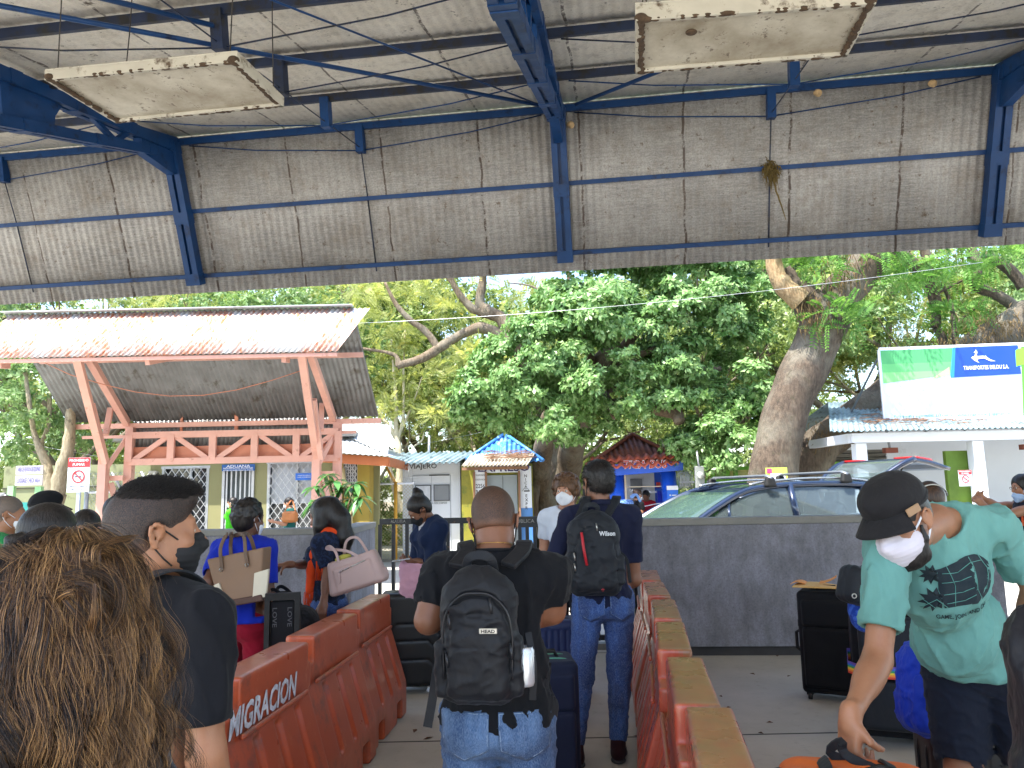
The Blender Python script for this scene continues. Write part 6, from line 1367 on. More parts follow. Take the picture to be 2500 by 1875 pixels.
# trolley bag by the woman in orange
sc4,T4,o4=suitcase('dark red suitcase with raised telescopic handle beside the woman in orange',(-1.55,5.0),12,.36,.27,.55,M('#3a0f18',.6,0,.2,4,name='maroon_fabric'),tele=.42,wheel=.03)
s=SDF(.01); Tf=rotz(R_(12)); fo=V(-1.38,4.68,0); fr_=[fo+Tf@V(-.085,-.02,.52),fo+Tf@V(-.085,-.02,1.02),fo+Tf@V(.085,-.02,1.02),fo+Tf@V(.085,-.02,.52)]
ft_=thing('folding_trolley','black folding luggage trolley frame standing before the dark duffel','trolley',tuple(fo)); b=MB()
b.bar(fr_[0]-V(0,0,.46),fr_[1],.03,.03); b.bar(fr_[3]-V(0,0,.46),fr_[2],.03,.03); b.bar(fr_[1]-Tf@V(.015,0,0),fr_[2]+Tf@V(.015,0,0),.04,.04); b.bar(fr_[0],fr_[3],.03,.03); b.build('frame',m_rub,ft_)
b=MB(); b.box(fo+Tf@V(0,0,.77),(.14,.025,.45),Tf,.01); bg_=b.build('bag_panel',cloth('#17181c',fold=.2),ft_); b=MB()
for sx in(-.045,.04): put_text(b,'LOVE',fo+Tf@V(sx,-.018,.9),np.array([V(0,0,-1),Tf@V(1,0,0),Tf@V(0,-1,0)]).T,.025,.11,bold=.01)
b.build('lettering',M('#4a4a4f',.6,name='grey_letter'),bg_)
b=MB(); [b.tube([fo+Tf@V(sx*.12-.02,.0,.04),fo+Tf@V(sx*.12+.02,.0,.04)],.04,12) for sx in(-1,1)]; b.build('wheel',m_rub,ft_)
# black duffel on the red suitcase
t=thing('duffel_bag','black quilted duffel bag lying on the dark red suitcase','bag',(-1.43,5.05,.58)); s=SDF(.03); s.box((-1.42,5.05,.74),(.16,.16,.17),.12,rotz(.15)); s.fld(lambda X_,Y_,Z_,wn=WN(9,7,22.): .006*wn((X_,Y_,Z_))); s.mesh('body',.011,cloth('#111216','#202228',fold=.8,name='quilted_black'),t)
for yy in(4.94,5.1): strap('handle',[(-1.56,yy,.80),(-1.55,yy-.03,.96),(-1.52,yy-.02,1.03),(-1.44,yy-.03,.98),(-1.32,yy,.82)],.022,.006,m_nyl,t,(0,-1,0))
# envelope
te=thing('envelope','manila envelope lying on the tall black suitcase','envelope',(2.4,6.1,.83)); b=MB(); A=V(2.40,6.12,.832); Te=rotz(R_(-28))
b.grid(lambda u,v: A+Te@V((u-.5)*.40-.03,(v-.5)*.26-.02,.004+.012*math.sin(u*5)*v),8,5); ob=b.build('sheet',M('#d8a860',.7,0,.06,6,name='manila_paper'),te); ob.modifiers.new('s','SOLIDIFY').thickness=.008
b=MB(); b.grid(lambda u,v: A+Te@V(-.26+.11*u,-.05+.16*v,.01+.02*math.sin(u*3.)),5,4); b.grid(lambda u,v: A+Te@V(-.05+.12*u,.0+.06*v+.03*u,.02+.045*u*u+.01*v),5,3); ob=b.build('torn_flap',M('#d98f4a',.7,0,.1,6,name='orange_paper'),te); ob.modifiers.new('s','SOLIDIFY').thickness=.004
# grey backpack on rainbow suitcase, blue backpack on hard case, navy pouch
def softbag(label,name,cat,parts,mat,loc,seed=1,amp=.006,res=.009,k=.03):
    t=thing(name,label,cat,loc); s=SDF(k)
    for c,h,rd,Rm in parts: s.box(c,h,rd,Rm)
    s.fld(lambda X_,Y_,Z_,wn=WN(seed,8,28.),w2=WN(seed+1,7,60.): -amp*(1.2*np.exp(-(wn((X_,Y_,Z_))*8)**2)+.6*np.exp(-(w2((X_,Y_,Z_))*8)**2)-.4)); s.mesh('body',res,mat,t); return t
m_cob=cloth('#1438b4',rough=.6,fold=.5,name='cobalt_nylon'); m_gry=cloth('#474a55',rough=.75,fold=.5,name='grey_nylon')
t=softbag('grey rucksack lying on the rainbow strapped suitcase','backpack','backpack',[(o2+T2@V(.05,.0,.98),V(.25,.17,.10),.08,T2),(o2+T2@V(.18,.02,.90),V(.12,.15,.05),.04,T2)],m_gry,tuple(o2+V(0,0,.87)),3)
t=softbag('bright blue backpack resting on the black hard suitcase','backpack','backpack',[((1.89,3.58,.69),(.19,.12,.20),.10,rotz(-.1)@roty(.12)),((1.85,3.47,.65),(.15,.05,.12),.045,rotz(-.1)@roty(.12))],m_cob,(2.02,3.6,.52),5,.007,.007)
strap('carry_strap',[(2.06,3.44,.53),(2.00,3.40,.63),(2.04,3.40,.71),(2.12,3.44,.75)],.025,.005,m_nyl,t); strap('zip',[(1.77,3.54,.57),(1.79,3.50,.79),(1.87,3.48,.87),(2.03,3.48,.89)],.014,.006,m_zip,t)
t=softbag('navy and black camera pouch hanging over the grey rucksack','pouch','pouch',[(at(2092,1430,4.7),(.10,.08,.11),.05,rotz(.3)@roty(.3))],m_nyl2,tuple(at(2092,1480,4.7)),6,.003,.008)
s=SDF(.02); cpp=at(2108,1490,4.8); s.ell(cpp,(.09,.08,.13)); s.fld(lambda X_,Y_,Z_,wn=WN(5,7,40.):.004*wn((X_,Y_,Z_))); s.mesh('blue_cloth',.009,cloth('#1d3f9c','#3f68c8',name='blue_check_cloth'),t); b=MB(); b.lathe([(.012,0),(.016,.003),(.012,.006),(.009,.003),(.012,0)],14,at(2085,1455,4.58),rotx(1.57)); b.build('ring',m_steel,t)
# orange duffel
oc=V(.98,2.2,.66); t=thing('duffel_bag','orange duffel bag with dark ends that the bending man is picking up','bag',tuple(oc)); Tz=rotz(R_(-12)); s=SDF(.02); s.box(oc+V(-.07,0,.085),(.21,.16,.085),.075,Tz); s.fld(lambda X_,Y_,Z_,wn=WN(15,8,28.): -.008*np.exp(-(wn((X_,Y_,Z_))*8)**2)); s.mesh('body',.006,cloth('#c9642a',rough=.7,fold=.4,name='orange_canvas'),t)
s=SDF(.02); s.ell(oc+Tz@V(.13,0,.075),(.07,.15,.075),Tz); s.mesh('dark_end',.006,m_nyl2,t); s=SDF(.02); s.ell(oc+Tz@V(-.25,0,.08),(.08,.15,.08),Tz); s.mesh('dark_end',.006,m_nyl2,t)
for x_ in(-.15,0.02): strap('webbing',[oc+Tz@V(x_,-.168,.02),oc+Tz@V(x_,-.15,.13),oc+Tz@V(x_,-.05,.178),oc+Tz@V(x_,.06,.178),oc+Tz@V(x_,.15,.12)],.035,.008,m_nyl,t,lambda p: nrm(p-(oc+V(-.05,0,.05))))
hh=at(2056,1822,2.28); strap('handle',[oc+Tz@V(.13,-.06,.14),hh+V(.02,-.01,-.03),hh+V(0,0,.012),hh+V(-.02,.015,-.03),oc+Tz@V(.08,.08,.14)],.026,.007,m_nyl,t,(0,-1,0))
b=MB(); b.tube([oc+Tz@V(-.05,-.03,.182),oc+Tz@V(-.02,-.05,.20),oc+Tz@V(.03,-.055,.19)],.009,6); b.build('zip_pull',m_rub,t)
# ================================================================== CAR
def car():
    t=thing('car','dark blue sport utility car with roof bars and its tailgate raised','car',(3.6,12.6,0)); Yn,Yf=11.9,13.7; yc=(Yn+Yf)/2
    n=NT('dark_blue_car_paint'); n.set(Base_Color=n.ramp(n.noise(2,3),[(.3,'#18243c'),(.7,'#20304c')]),Roughness=.25,Metallic=.35); n.b.inputs['Coat Weight'].default_value=.9; n.b.inputs['Coat Roughness'].default_value=.04; mp=n.m
    gl=NT('car_glass'); gl.set(Base_Color='#9fb0b4',Roughness=.03); gl.b.inputs['Specular IOR Level'].default_value=.9; gl.b.inputs['Transmission Weight'].default_value=.85; gm=gl.m
    ws=NT('windshield'); ws.set(Base_Color='#56706a',Roughness=.05); ws.b.inputs['Specular IOR Level'].default_value=1.; ws.b.inputs['Transmission Weight'].default_value=.4
    x=lambda px:X(px,12.0)
    # body shell rows: list of stations (x, zlow, zbelt, half width)
    b=MB(); st=[(1.15,.35,.62,.70),(1.2,.30,.78,.82),(1.5,.25,.92,.90),(2.0,.25,1.02,.92),(2.45,.25,1.09,.93),(3.3,.25,1.12,.93),(4.6,.25,1.15,.93),(5.3,.28,1.17,.92),(5.72,.32,1.15,.88),(5.85,.40,.95,.80)]
    prof=[(0,-1),(.75,-1),(.97,-.85),(1.,-.3),(1.0,.2),(.97,.75),(.90,1.0),(0,1.04)]
    rows=[]
    for xs,zl,zb,hw in st:
        r=[]
        for u,v_ in prof: r.append(V(xs,yc-u*hw,(zl+zb)/2+v_*(zb-zl)/2))
        for u,v_ in prof[::-1][1:-0 or None]: r.append(V(xs,yc+u*hw,(zl+zb)/2+v_*(zb-zl)/2))
        rows.append(r)
    n_=len(rows[0]); v=[p for r in rows for p in r]; F=[(i*n_+j,(i+1)*n_+j,(i+1)*n_+j+1,i*n_+j+1) for i in range(len(rows)-1) for j in range(n_-1)]; F+=[tuple(range(n_)),tuple((len(rows)-1)*n_+j for j in range(n_))[::-1]]
    b.add(v,F,True); b.build('body',mp,t)
    # greenhouse: pillars/roof as loft; near side outline in (x,z)
    zr=lambda xx:np.interp(xx,[3.15,3.6,4.2,4.9,5.5,5.75],[1.54,1.635,1.68,1.675,1.62,1.57])
    b=MB(); N=14; xs=np.linspace(3.15,5.62,N)
    for i in range(N-1):
        pass
    b.grid(lambda u,w: V(3.15+2.5*u,yc+(w*2-1)*.74*(1-.04*u),zr(3.15+2.5*u)-.10*abs(w*2-1)**2.6),18,14); ro=b.build('roof',mp,t); ro.modifiers.new('s','SOLIDIFY').thickness=.03
    def side(sg):
        y=lambda z: yc-sg*np.interp(z,[1.1,1.6],[.915,.735]); Pp=lambda xx,z: V(xx,float(y(z)),z)
        b=MB()
        def ribbon(pts,w0,th=.035):
            for a,c in zip(pts[:-1],pts[1:]): b.bar(Pp(*a),Pp(*c),th,w0,(0,1,0)) 
        arc=[(2.30,1.08),(2.75,1.33),(3.2,1.53),(3.6,1.60),(4.2,1.63),(4.9,1.62),(5.4,1.56)]
        q=spline([Pp(*a) for a in arc],5); b.tube(q,.045,8)
        b.tube([Pp(3.92,1.1),Pp(3.95,1.63)],.05,8); b.tube([Pp(5.0,1.13),Pp(5.12,1.6)],.045,8); b.tube([Pp(5.62,1.13),Pp(5.38,1.57)],.07,8); b.prism([Pp(5.25,1.14),Pp(5.62,1.14),Pp(5.45,1.56),Pp(5.33,1.58)],(0,sg*.02,0)); b.tube([Pp(2.9,1.1),Pp(2.95,1.38)],.02,6); b.build('pillars',mp,t)
        b=MB(); b.add([Pp(2.55,1.12),Pp(2.9,1.12),Pp(3.9,1.13),Pp(3.92,1.58),Pp(3.5,1.555),Pp(3.15,1.46),Pp(2.8,1.29)],[(0,1,2,3,4,5,6)]); o=b.build('side_window',gm,t); o.modifiers.new('s','SOLIDIFY').thickness=.006
        b=MB(); b.add([Pp(4.0,1.13),Pp(5.0,1.15),Pp(5.1,1.54),Pp(4.5,1.58),Pp(4.0,1.59)],[(0,1,2,3,4)]); o=b.build('side_window',gm,t); o.modifiers.new('s','SOLIDIFY').thickness=.006
        b=MB(); ar=[(3.35,1.63),(3.6,1.67),(4.3,1.71),(5.0,1.69),(5.35,1.64)]; b.tube(spline([Pp(a,1.6)+V(0,sg*.04,c-1.6) for a,c in ar],4),.018,8); b.build('roof_rail',m_steel,t)
        b=MB(); q=V(2.62,float(y(1.1))-sg*.12,1.12); 
        s_=SDF(.01); s_.ell(q,(.07,.10,.075)); s_.mesh('mirror',.012,mp,t)
        for xc in(2.05,4.95):
            b=MB(); c=V(xc,yc-sg*.84,.36); b.tube([c-V(0,.11,0),c+V(0,.11,0)],.36,28); w=b.build('wheel',m_rub,t); b=MB(); b.tube([c-V(0,.115,0),c+V(0,.115,0)],.23,20); b.build('rim',m_steel,w)
        b=MB(); b.tube([Pp(3.95,.4)+V(0,-sg*.025,0),Pp(3.93,1.1)+V(0,-sg*.02,0)],.006,4); b.build('door_seam',m_rub,t)
        b=MB(); b.box(Pp(3.7,1.0)+V(0,-sg*.05,0),(.2,.03,.03),None,.01); b.build('door_handle',mp,t)
    side(1); side(-1)
    b=MB(); b.grid(lambda u,w: V(2.22+(3.15-2.22)*u -.10*(1-abs(w*2-1)**2),yc+(w*2-1)*(.86-.13*u),1.06+(1.54-1.06)*u+.03*math.sin(3.14*u)),8,10); o=b.build('windshield',ws.m,t); o.modifiers.new('s','SOLIDIFY').thickness=.006
    for xc in(3.62,4.83):
        b=MB(); pts=[V(xc,yc-.80,zr(xc)-.03),V(xc,yc-.80,zr(xc)+.09),V(xc,yc-.7,zr(xc)+.115),V(xc,yc+.7,zr(xc)+.115),V(xc,yc+.80,zr(xc)+.09),V(xc,yc+.80,zr(xc)-.03)]; b.tube(pts,.022,8,sx=1.8)
        o=b.build('roof_bar',M('#7d8288',.4,.6,.1,4,name='bar_aluminium'),t)
        for sy in(-1,1): s_=SDF(.01); s_.box((xc,yc+sy*.78,zr(xc)+.03),(.075,.045,.075),.03,taper=-.25); s_.mesh('bar_foot',.014,m_rub,o)
    # seats
    for xc,yy in((3.7,12.35),(3.7,13.3),(4.75,12.35),(4.75,13.3)):
        s_=SDF(.03); s_.box((xc,yy,1.0),(.09,.24,.36),.07,roty(.18)); s_.box((xc+.08,yy,1.42),(.05,.13,.09),.04,roty(.18)); s_.mesh('seat',.025,M('#4f5458',.8,name='seat_cloth'),t)
    # raised tailgate: hinge at roof rear, swings up and back
    hx,hz=5.42,1.60
    A=lambda s_,n_,y_: V(hx+s_*math.cos(.50)-n_*math.sin(.50),y_,hz+s_*math.sin(.50)+n_*math.cos(.50))
    def gate_pt(u,w,off):
        # u 0..1 along the gate from hinge to its lower lip, profile bulges
        s_=1.18*u; nn=np.interp(u,[0,.2,.5,.62,.8,1],[0,.05,.06,.02,-.14,-.38])+off; hw=np.interp(u,[0,.5,1],[.66,.80,.78]); return A(s_,nn,yc+(w*2-1)*hw)
    b=MB(); b.grid(lambda u,w: gate_pt(.56+.44*u,w,0.02*(1-(2*w-1)**4)),8,14); b.grid(lambda u,w: gate_pt(u*.1,w,.0),2,10)
    for w in(0,1): b.tube(spline([gate_pt(u,w*.96+.02,0) for u in(0,.15,.3,.45,.6)],3),.045,8)
    tg=b.build('tailgate',mp,t); tg.modifiers.new('s','SOLIDIFY').thickness=.05
    b=MB(); b.grid(lambda u,w: gate_pt(.08+.50*u,.05+.9*w,.012),8,12); o=b.build('rear_window',gm,tg); o.modifiers.new('s','SOLIDIFY').thickness=.008
    for w0 in(.0,.72):
      b=MB(); b.grid(lambda u,w: gate_pt(.62+.2*u,w0+.28*w,.04),5,6); o=b.build('tail_lamp',M('#a81820',.15,0,.1,4,name='red_lens',coat=.8),tg); o.modifiers.new('s','SOLIDIFY').thickness=.03
    for sy in(-1,1): b=MB(); b.tube([V(5.55,yc+sy*.68,1.25),gate_pt(.42,.5+sy*.46,-.05)],.014,6); b.build('gas_strut',m_rub,t)
    b=MB(); b.box((5.2,yc,.95),(.9,1.4,.04)); b.build('boot_floor',M('#33363a',.9,name='carpet'),t)
    b=MB(); c=X(1690,12.9); b.prism([V(c+.9,13.0,1.72),V(c+1.3,13.02,1.72),V(c+1.3,13.04,2.06),V(c+.9,13.02,2.06)],(0,.01,0)) if False else 0
    Rc=rotz(R_(15)); pv=Rc@(V(-1.3,-.7,0)*1.02); t.rotation_euler=(0,0,R_(15)); t.scale=(1.02,1.02,1.0); t.location=(2.28-pv[0],10.3-pv[1],0)
    return t
car()
# poster on the trunk
p0=at(1896,1160,14.3); t=thing('poster','green and pink printed paper poster taped to the big leaning trunk','poster',tuple(p0)); b=MB(); b.box(p0,(.40,.01,.28)); b.build('sheet',M('#b8cf5a',.6,0,.15,6,name='lime_paper'),t); b=MB(); b.box(p0+V(.02,-.008,-.05),(.27,.006,.16)); b.build('text_block',M('#e8e8f0',.6,0,.08,50,name='white_paper'),t); b=MB(); b.box(p0+V(-.13,-.008,.08),(.09,.006,.09)); b.build('pink_print',M('#c9407a',.6,name='pink_print'),t)
# dry leaves and litter on the floor
rs=random.Random(31); b=MB()
for (px,py) in ((1530,1690),(1525,1698),(1536,1694),(1545,1700),(1830,1645),(1850,1790),(1870,1765),(1060,1800),(1430,1808),(1010,1790),(1900,1600),(1546,1797),(1772,1730),(1260,1790),(1755,1700),(1930,1650)):
    p=gnd(px,py); d=nrm(V(rs.uniform(-1,1),rs.uniform(-1,1),.0)); n_=V(-d[1],d[0],0); L=rs.uniform(.02,.045); b.add([p+V(0,0,.003),p+d*L+n_*L*.4+V(0,0,.012),p+d*L*2+V(0,0,.004),p+d*L-n_*L*.4+V(0,0,.008)],[(0,1,2,3)])
tag(b.build('fallen_leaves',M('#5a3a24',.9,0,.3,9,name='dead_leaf')),kind='stuff')
# ================================================================== THE PEOPLE IN VIEW
m_wmask=M('#dfe3ea',.8,0,.05,20,name='white_mask'); m_bmask=M('#14161a',.8,name='black_mask'); m_blt=cloth('#0d0f14',fold=.35,name='black_cotton'); m_nvt=cloth('#151a33',fold=.35,name='navy_cotton')
J_blue=cloth('#2b4468','#5f7ea6',fold=.45,name='faded_denim',jeans=True); J_dk=cloth('#152c60','#3560a8',fold=.4,name='blue_denim',jeans=True)
def backpack(label,c,Mb,w,d,h,res,mat,wear,seed=1,logo=None,kind='a',lstrap=True):
    """c centre of the bag, Mb columns: right, forward (towards the wearer), up"""
    t=thing('backpack',label,'backpack',tuple(c)); P=lambda x,y,z: c+Mb@V(x,y,z)
    s=SDF(.02); s.box(P(0,0,-h*.06),V(w/2,d*.36,h*.44),.06,Mb,taper=-.0); s.ell(P(0,-.005,h*.24),V(w*.47,d*.40,h*.27),Mb,k=.03)
    s.box(P(0,-d*.32,-h*.16),V(w*.42,d*.17,h*.28),.045,Mb,k=.012)
    if kind=='a':
        s.ell(P(0,-d*.30,h*.16),V(w*.40,d*.17,h*.17),Mb,k=.012)
        arc=[P(-w*.44,-d*.30,-h*.30),P(-w*.45,-d*.30,.02*h),P(-w*.38,-d*.33,h*.20),P(-w*.2,-d*.37,h*.31),P(0,-d*.38,h*.33),P(w*.2,-d*.37,h*.31),P(w*.38,-d*.33,h*.20),P(w*.45,-d*.30,.02*h),P(w*.44,-d*.3,-h*.30)]
        s.chain(arc,.006,op='s',k=.008); arc2=[P(-w*.36,-d*.44,-.02*h),P(-w*.34,-d*.45,h*.10),P(-w*.18,-d*.46,h*.18),P(w*.05,-d*.46,h*.19),P(w*.27,-d*.45,h*.15),P(w*.37,-d*.44,h*.02)]; s.chain(arc2,.007,op='s',k=.008)
        s.chain([P(-w*.42,-d*.49,-h*.045),P(0,-d*.5,-h*.045),P(w*.42,-d*.49,-h*.035)],.005,op='s',k=.006)
        for q in(-1,1): s.box(P(q*w*.5,-.01,-h*.22),V(.018,d*.26,h*.20),.016,Mb,k=.012)
    else:
        s.ell(P(0,-d*.28,h*.14),V(w*.38,d*.20,h*.24),Mb,k=.015)
        s.chain([P(-w*.20,-d*.5,h*.16),P(-w*.05,-d*.52,h*.05),P(w*.12,-d*.52,-h*.12),P(w*.2,-d*.5,-h*.32)],.007,op='s',k=.01); s.chain([P(w*.12,-d*.52,-h*.12),P(0,-d*.52,-h*.2),P(-w*.2,-d*.5,-h*.25)],.006,op='s',k=.01)
        s.chain([P(-w*.40,-d*.33,-h*.2),P(-w*.36,-d*.38,h*.15),P(-w*.15,-d*.42,h*.33),P(w*.15,-d*.42,h*.33),P(w*.36,-d*.38,h*.15),P(w*.40,-d*.33,-h*.2)],.006,op='s',k=.01)
        for q in(-1,1): s.box(P(q*w*.48,-.01,-h*.2),V(.03,d*.28,h*.18),.025,Mb,k=.015)
    s.fld(lambda X_,Y_,Z_,wn=WN(seed,8,28.),w2=WN(seed+1,7,70.): -.006*np.exp(-(wn((X_,Y_,Z_))*8)**2)-.003*np.exp(-(w2((X_,Y_,Z_))*8)**2)+.003)
    body=s.mesh('body',res,mat,t)
    zp=[P(-w*.44,-d*.31,-h*.28),P(-w*.455,-d*.31,.02*h),P(-w*.385,-d*.34,h*.205),P(-w*.2,-d*.385,h*.315),P(0,-d*.395,h*.335),P(w*.2,-d*.385,h*.315),P(w*.385,-d*.34,h*.205),P(w*.455,-d*.31,.02*h),P(w*.44,-d*.31,-h*.28)]
    if kind=='a': b=MB(); b.tube(spline(zp,4),.0035,5); b.build('zip',m_zip,t)
    for (x_,z_) in (((.18*w,.30*h),(-.36*w,.19*h),(.43*w,-.02*h),(-.4*w,-.08*h)) if kind=='a' else ((-.42*w,.02*h),(-.42*w,-.1*h),(.02*w,.36*h))):
        b=MB(); q=P(x_,-d*.40,z_); b.tube([q,q+V(.004,-.01,-.022),q+V(.006,-.008,-.045)],.0045,6); b.build('zip_pull',m_steel if kind=='b' else m_zip,t)
    strap('grab_loop',[P(-.045,d*.18,h*.44),P(-.035,d*.12,h*.545),P(0,d*.10,h*.575),P(.035,d*.12,h*.545),P(.045,d*.18,h*.44)],.03,.008,mat,t,lambda p:Mb@V(0,-1,.3))
    for q,pts in wear.items():
        strap('shoulder_strap',pts,.055,.02,mat,t,lambda p:Mb@V(0,-.6,1))
    return t,P
# ---------- man with the big black backpack (centre)
p=Person('stocky man with shaved head seen from behind, black t-shirt and big black backpack',(-.07,2.72),-4,1.66,1.16,head=(28,-4,-6),skin='brown',res=.0085,stance=.02)
J=p.J; J['elL']=at(1042,1535,2.62)+V(.0,.05,.02); J['elR']=at(1362,1490,2.74)+V(-.02,.0,0); J['wrL']=J['elL']+V(.10,.24,.03); J['wrR']=J['elR']+V(-.17,.16,-.06)
dz=at(1144,1208,2.72)[2]; top=p.hp(0,0,.13)[2]; 
p.build_body(hk=dict(R=dict(curl=.7),L=dict(curl=.7))); p.shirt(m_blt,.72,.012,-.05,.015,seed=3,foldamp=.010,neck=.066); jn=p.pants(J_blue,seed=4)
def crew(p,mat,r=.073): # neckband
    b=MB(); q=[p.J['nek']+p.Mc@(V(math.cos(a)*r,math.sin(a)*r*1.05+.012,.004+.016*(1-math.sin(a))*.5))*p.k for a in np.linspace(0,2*math.pi,29)]; b.tube(q,.007,6,cap=False); b.build('neckband',mat,p.t)
crew(p,m_blt,.078)
def stubble(name,base,dark,z0,z1,p): # shaved scalp: real colour change between shaved hair and skin
    n=NT(name); hd=p.J['hed']-np.array(p.t.location); up=p.Mh[:,2]*.9-p.Mh[:,1]*.45; up=up/np.linalg.norm(up)
    d=n.n('VectorMath',operation='DOT_PRODUCT'); n.l(n.tc.outputs['Object'],d.inputs[0]); d.inputs[1].default_value=tuple(up); s_=n.math('SUBTRACT',d.outputs['Value'],float(hd@up)); s_=n.math('ADD',s_,n.math('MULTIPLY',n.math('SUBTRACT',n.noise(30,4),.5),.03))
    f=n.ramp(n.math('ADD',n.math('MULTIPLY',s_,5.),.5),[(z0,0.),(z1,1.)]); gr=n.ramp(n.noise(420,2,.6),[(.3,.55),(.6,1.)]); n.set(Base_Color=n.mix(n.math('MULTIPLY',f,gr),base,dark),Roughness=.6); n.bump(n.noise(500,2),.5,.0015); return n.m
p.hair(stubble('shaved_hair','#7d533c','#2a1c14',.30,.62,p),'buzz',.0025,amp=.0,neckz=-.05,res=.007)
p.mask(m_bmask)
b=MB(); q=[p.J['nek']+p.Mc@(V(math.cos(a)*.064,math.sin(a)*.066+.005,.022+.012*(1-math.sin(a))))*p.k for a in np.linspace(0,6.283,30)]; b.tube(q,.0018,4,cap=False); tag(b.build('necklace',M('#b08a4a',.3,.9,name='gold'),p.t))
def jeans_detail(p,o,mat,st):
    bv=bvh_of(o); tor=np.array(p.t.location); out=nrm(-p.Mp[:,1]); rt=p.Mp[:,0]; up=V(0,0,1); Md=np.array([rt,up,out]).T; k=p.k
    for q in(-1,1):
        c=p.J['pel']+rt*q*.088*k*p.g+V(0,0,-.055)+out*.35; w=.075*k*p.g; h=.085*k
        outl=[(-w,h),(w,h*.92),(w*.95,-h*.55),(0.05*w,-h),(-w*.95,-h*.5),(-w,h)] if q>0 else [(-w,h*.92),(w,h),(w*.95,-h*.5),(-.05*w,-h),(-w*.95,-h*.55),(-w,h*.92)]
        # pocket patch
        vv,ff=subdiv2d([(x_,y_,0) for x_,y_ in outl[:-1]],[tuple(range(5))],.02); P_,F_=mk_decal(vv,ff,bv,tor,c,Md,.004,1.); oo=mkobj('pocket',P_,F_,mat,o.parent,smooth=True); oo.modifiers.new('s','SOLIDIFY').thickness=.003
        pl=[]; 
        for a,b_ in zip(outl[:-1],outl[1:]):
            for t_ in np.linspace(0,1,8)[:-1]: pl.append((a[0]+(b_[0]-a[0])*t_,a[1]+(b_[1]-a[1])*t_,0))
        P_,_=mk_decal([(x_*.95,y_*.95,0) for x_,y_,_ in pl],[],bv,tor,c,Md,.0065,1.); b=MB(); b.tube(P_+[P_[0]],.0012,4,cap=False); b.build('stitching',st,o.parent)
m_st=M('#8fa2b8',.8,name='pale_thread')
jeans_detail(p,jn,J_blue,m_st)
bc=at(1172,1548,2.50); Mb=rotz(R_(-5))@rotx(R_(3)); hd1=p
W=lambda q: [bc+Mb@V(q*.085,.07,.20),(p.J['nek']+p.J['sh'+('R' if q>0 else 'L')])/2+V(0,-.07,.050),(p.J['nek']+p.J['sh'+('R' if q>0 else 'L')])/2+V(.01*q,-.01,.074),(p.J['nek']+p.J['sh'+('R' if q>0 else 'L')])/2+V(.02*q,.10,.03)]
bp,P=backpack('big black backpack with a small metal badge worn by the stocky man in the centre',bc,Mb,.235,.21,.42,.006,m_nyl,dict(R=W(1),L=W(-1)),3)
b=MB(); q=P(.04,-.21*.52-.006,.035); b.box(q,(.055,.005,.017),Mb,.002); bd_=b.build('badge',m_steel,bp); b=MB(); put_text(b,'HEAD',q+Mb@V(0,-.004,0),np.array([Mb[:,0],Mb[:,2],-Mb[:,1]]).T,.009,.042,bold=.03); b.build('lettering',m_rub,bd_)
strap('loose_strap',[P(-.14,.02,-.10),P(-.155,-.0,-.2),P(-.17,-.01,-.28)],.028,.005,m_nyl,bp); strap('loose_strap',[P(.15,.02,.0),P(.165,.0,-.1),P(.16,.0,-.2)],.022,.004,m_nyl,bp)
tc=thing('drink_can','white drink can standing in the side pocket of the big black backpack','can',tuple(P(.145,-.0,-.045))); b=MB(); b.lathe([(0,-.055),(.028,-.055),(.031,-.045),(.031,.05),(.026,.058),(.025,.061),(.024,.058),(0,.057)],20,P(.138,0,-.10)); b.build('can_body',M('#c9cdd2',.25,.5,.05,8,name='can_white'),tc)
# ---------- man in navy polo (further)
p=Person('tall man in navy polo and jeans wearing the backpack with a red stripe',(.54,4.92),3,1.80,1.02,head=(2,24,0),skin='brown',res=.011,stance=.035)
J=p.J; J['anR']=gnd(1512,1828,.08)+V(0,.05,0); J['anL']=gnd(1398,1838,.08)+V(.02,.05,0); J['knR']=(J['hiR']+J['anR'])/2+V(.01,.02,0); J['knL']=(J['hiL']+J['anL'])/2+V(0,.02,0)
J['elR']=at(1548,1415,4.95); J['elL']=at(1335,1410,4.95); J['wrR']=J['elR']+V(-.08,.2,-.06); J['wrL']=J['elL']+V(.06,.22,-.08)
p.build_body(); p.shirt(m_nvt,.72,.012,-.08,.012,seed=8,collar=True); jn=p.pants(J_dk,seed=5,e=.010); p.shoes(cloth('#2a1216',name='maroon_canvas'),M('#3a3a3c',.7,name='grey_sole')); ho=p.hair(H_blk,'short',.013,seed=5,neckz=-.06); fuzz(ho,3500,.016,[H_blk],lambda q:V(0,0,-.6)+nrm(q-p.hp(0,0,.06))*.5,p.t,r=.0008,lift=.6); p.mask(m_bmask); jeans_detail(p,jn,J_dk,m_st)
bc=at(1449,1350,4.72); Mb=rotz(R_(3))
W=lambda q: [bc+Mb@V(q*.08,.06,.19),(p.J['nek']+p.J['sh'+('R' if q>0 else 'L')])/2+V(0,-.06,.075),(p.J['nek']+p.J['sh'+('R' if q>0 else 'L')])/2+V(.01*q,.03,.075),(p.J['nek']+p.J['sh'+('R' if q>0 else 'L')])/2+V(.02*q,.12,.0)]
bp,P=backpack('black backpack with a red stripe worn by the tall man in navy',bc,Mb,.31,.22,.50,.008,m_nyl2,dict(R=W(1),L=W(-1)),5,kind='b')
b=MB(); b.tube([P(-.085,-.118,.13),P(-.075,-.124,.03),P(-.06,-.124,-.06)],.014,8,sx=.6); b.build('red_stripe',M('#b3202c',.5,name='red_nylon'),bp)
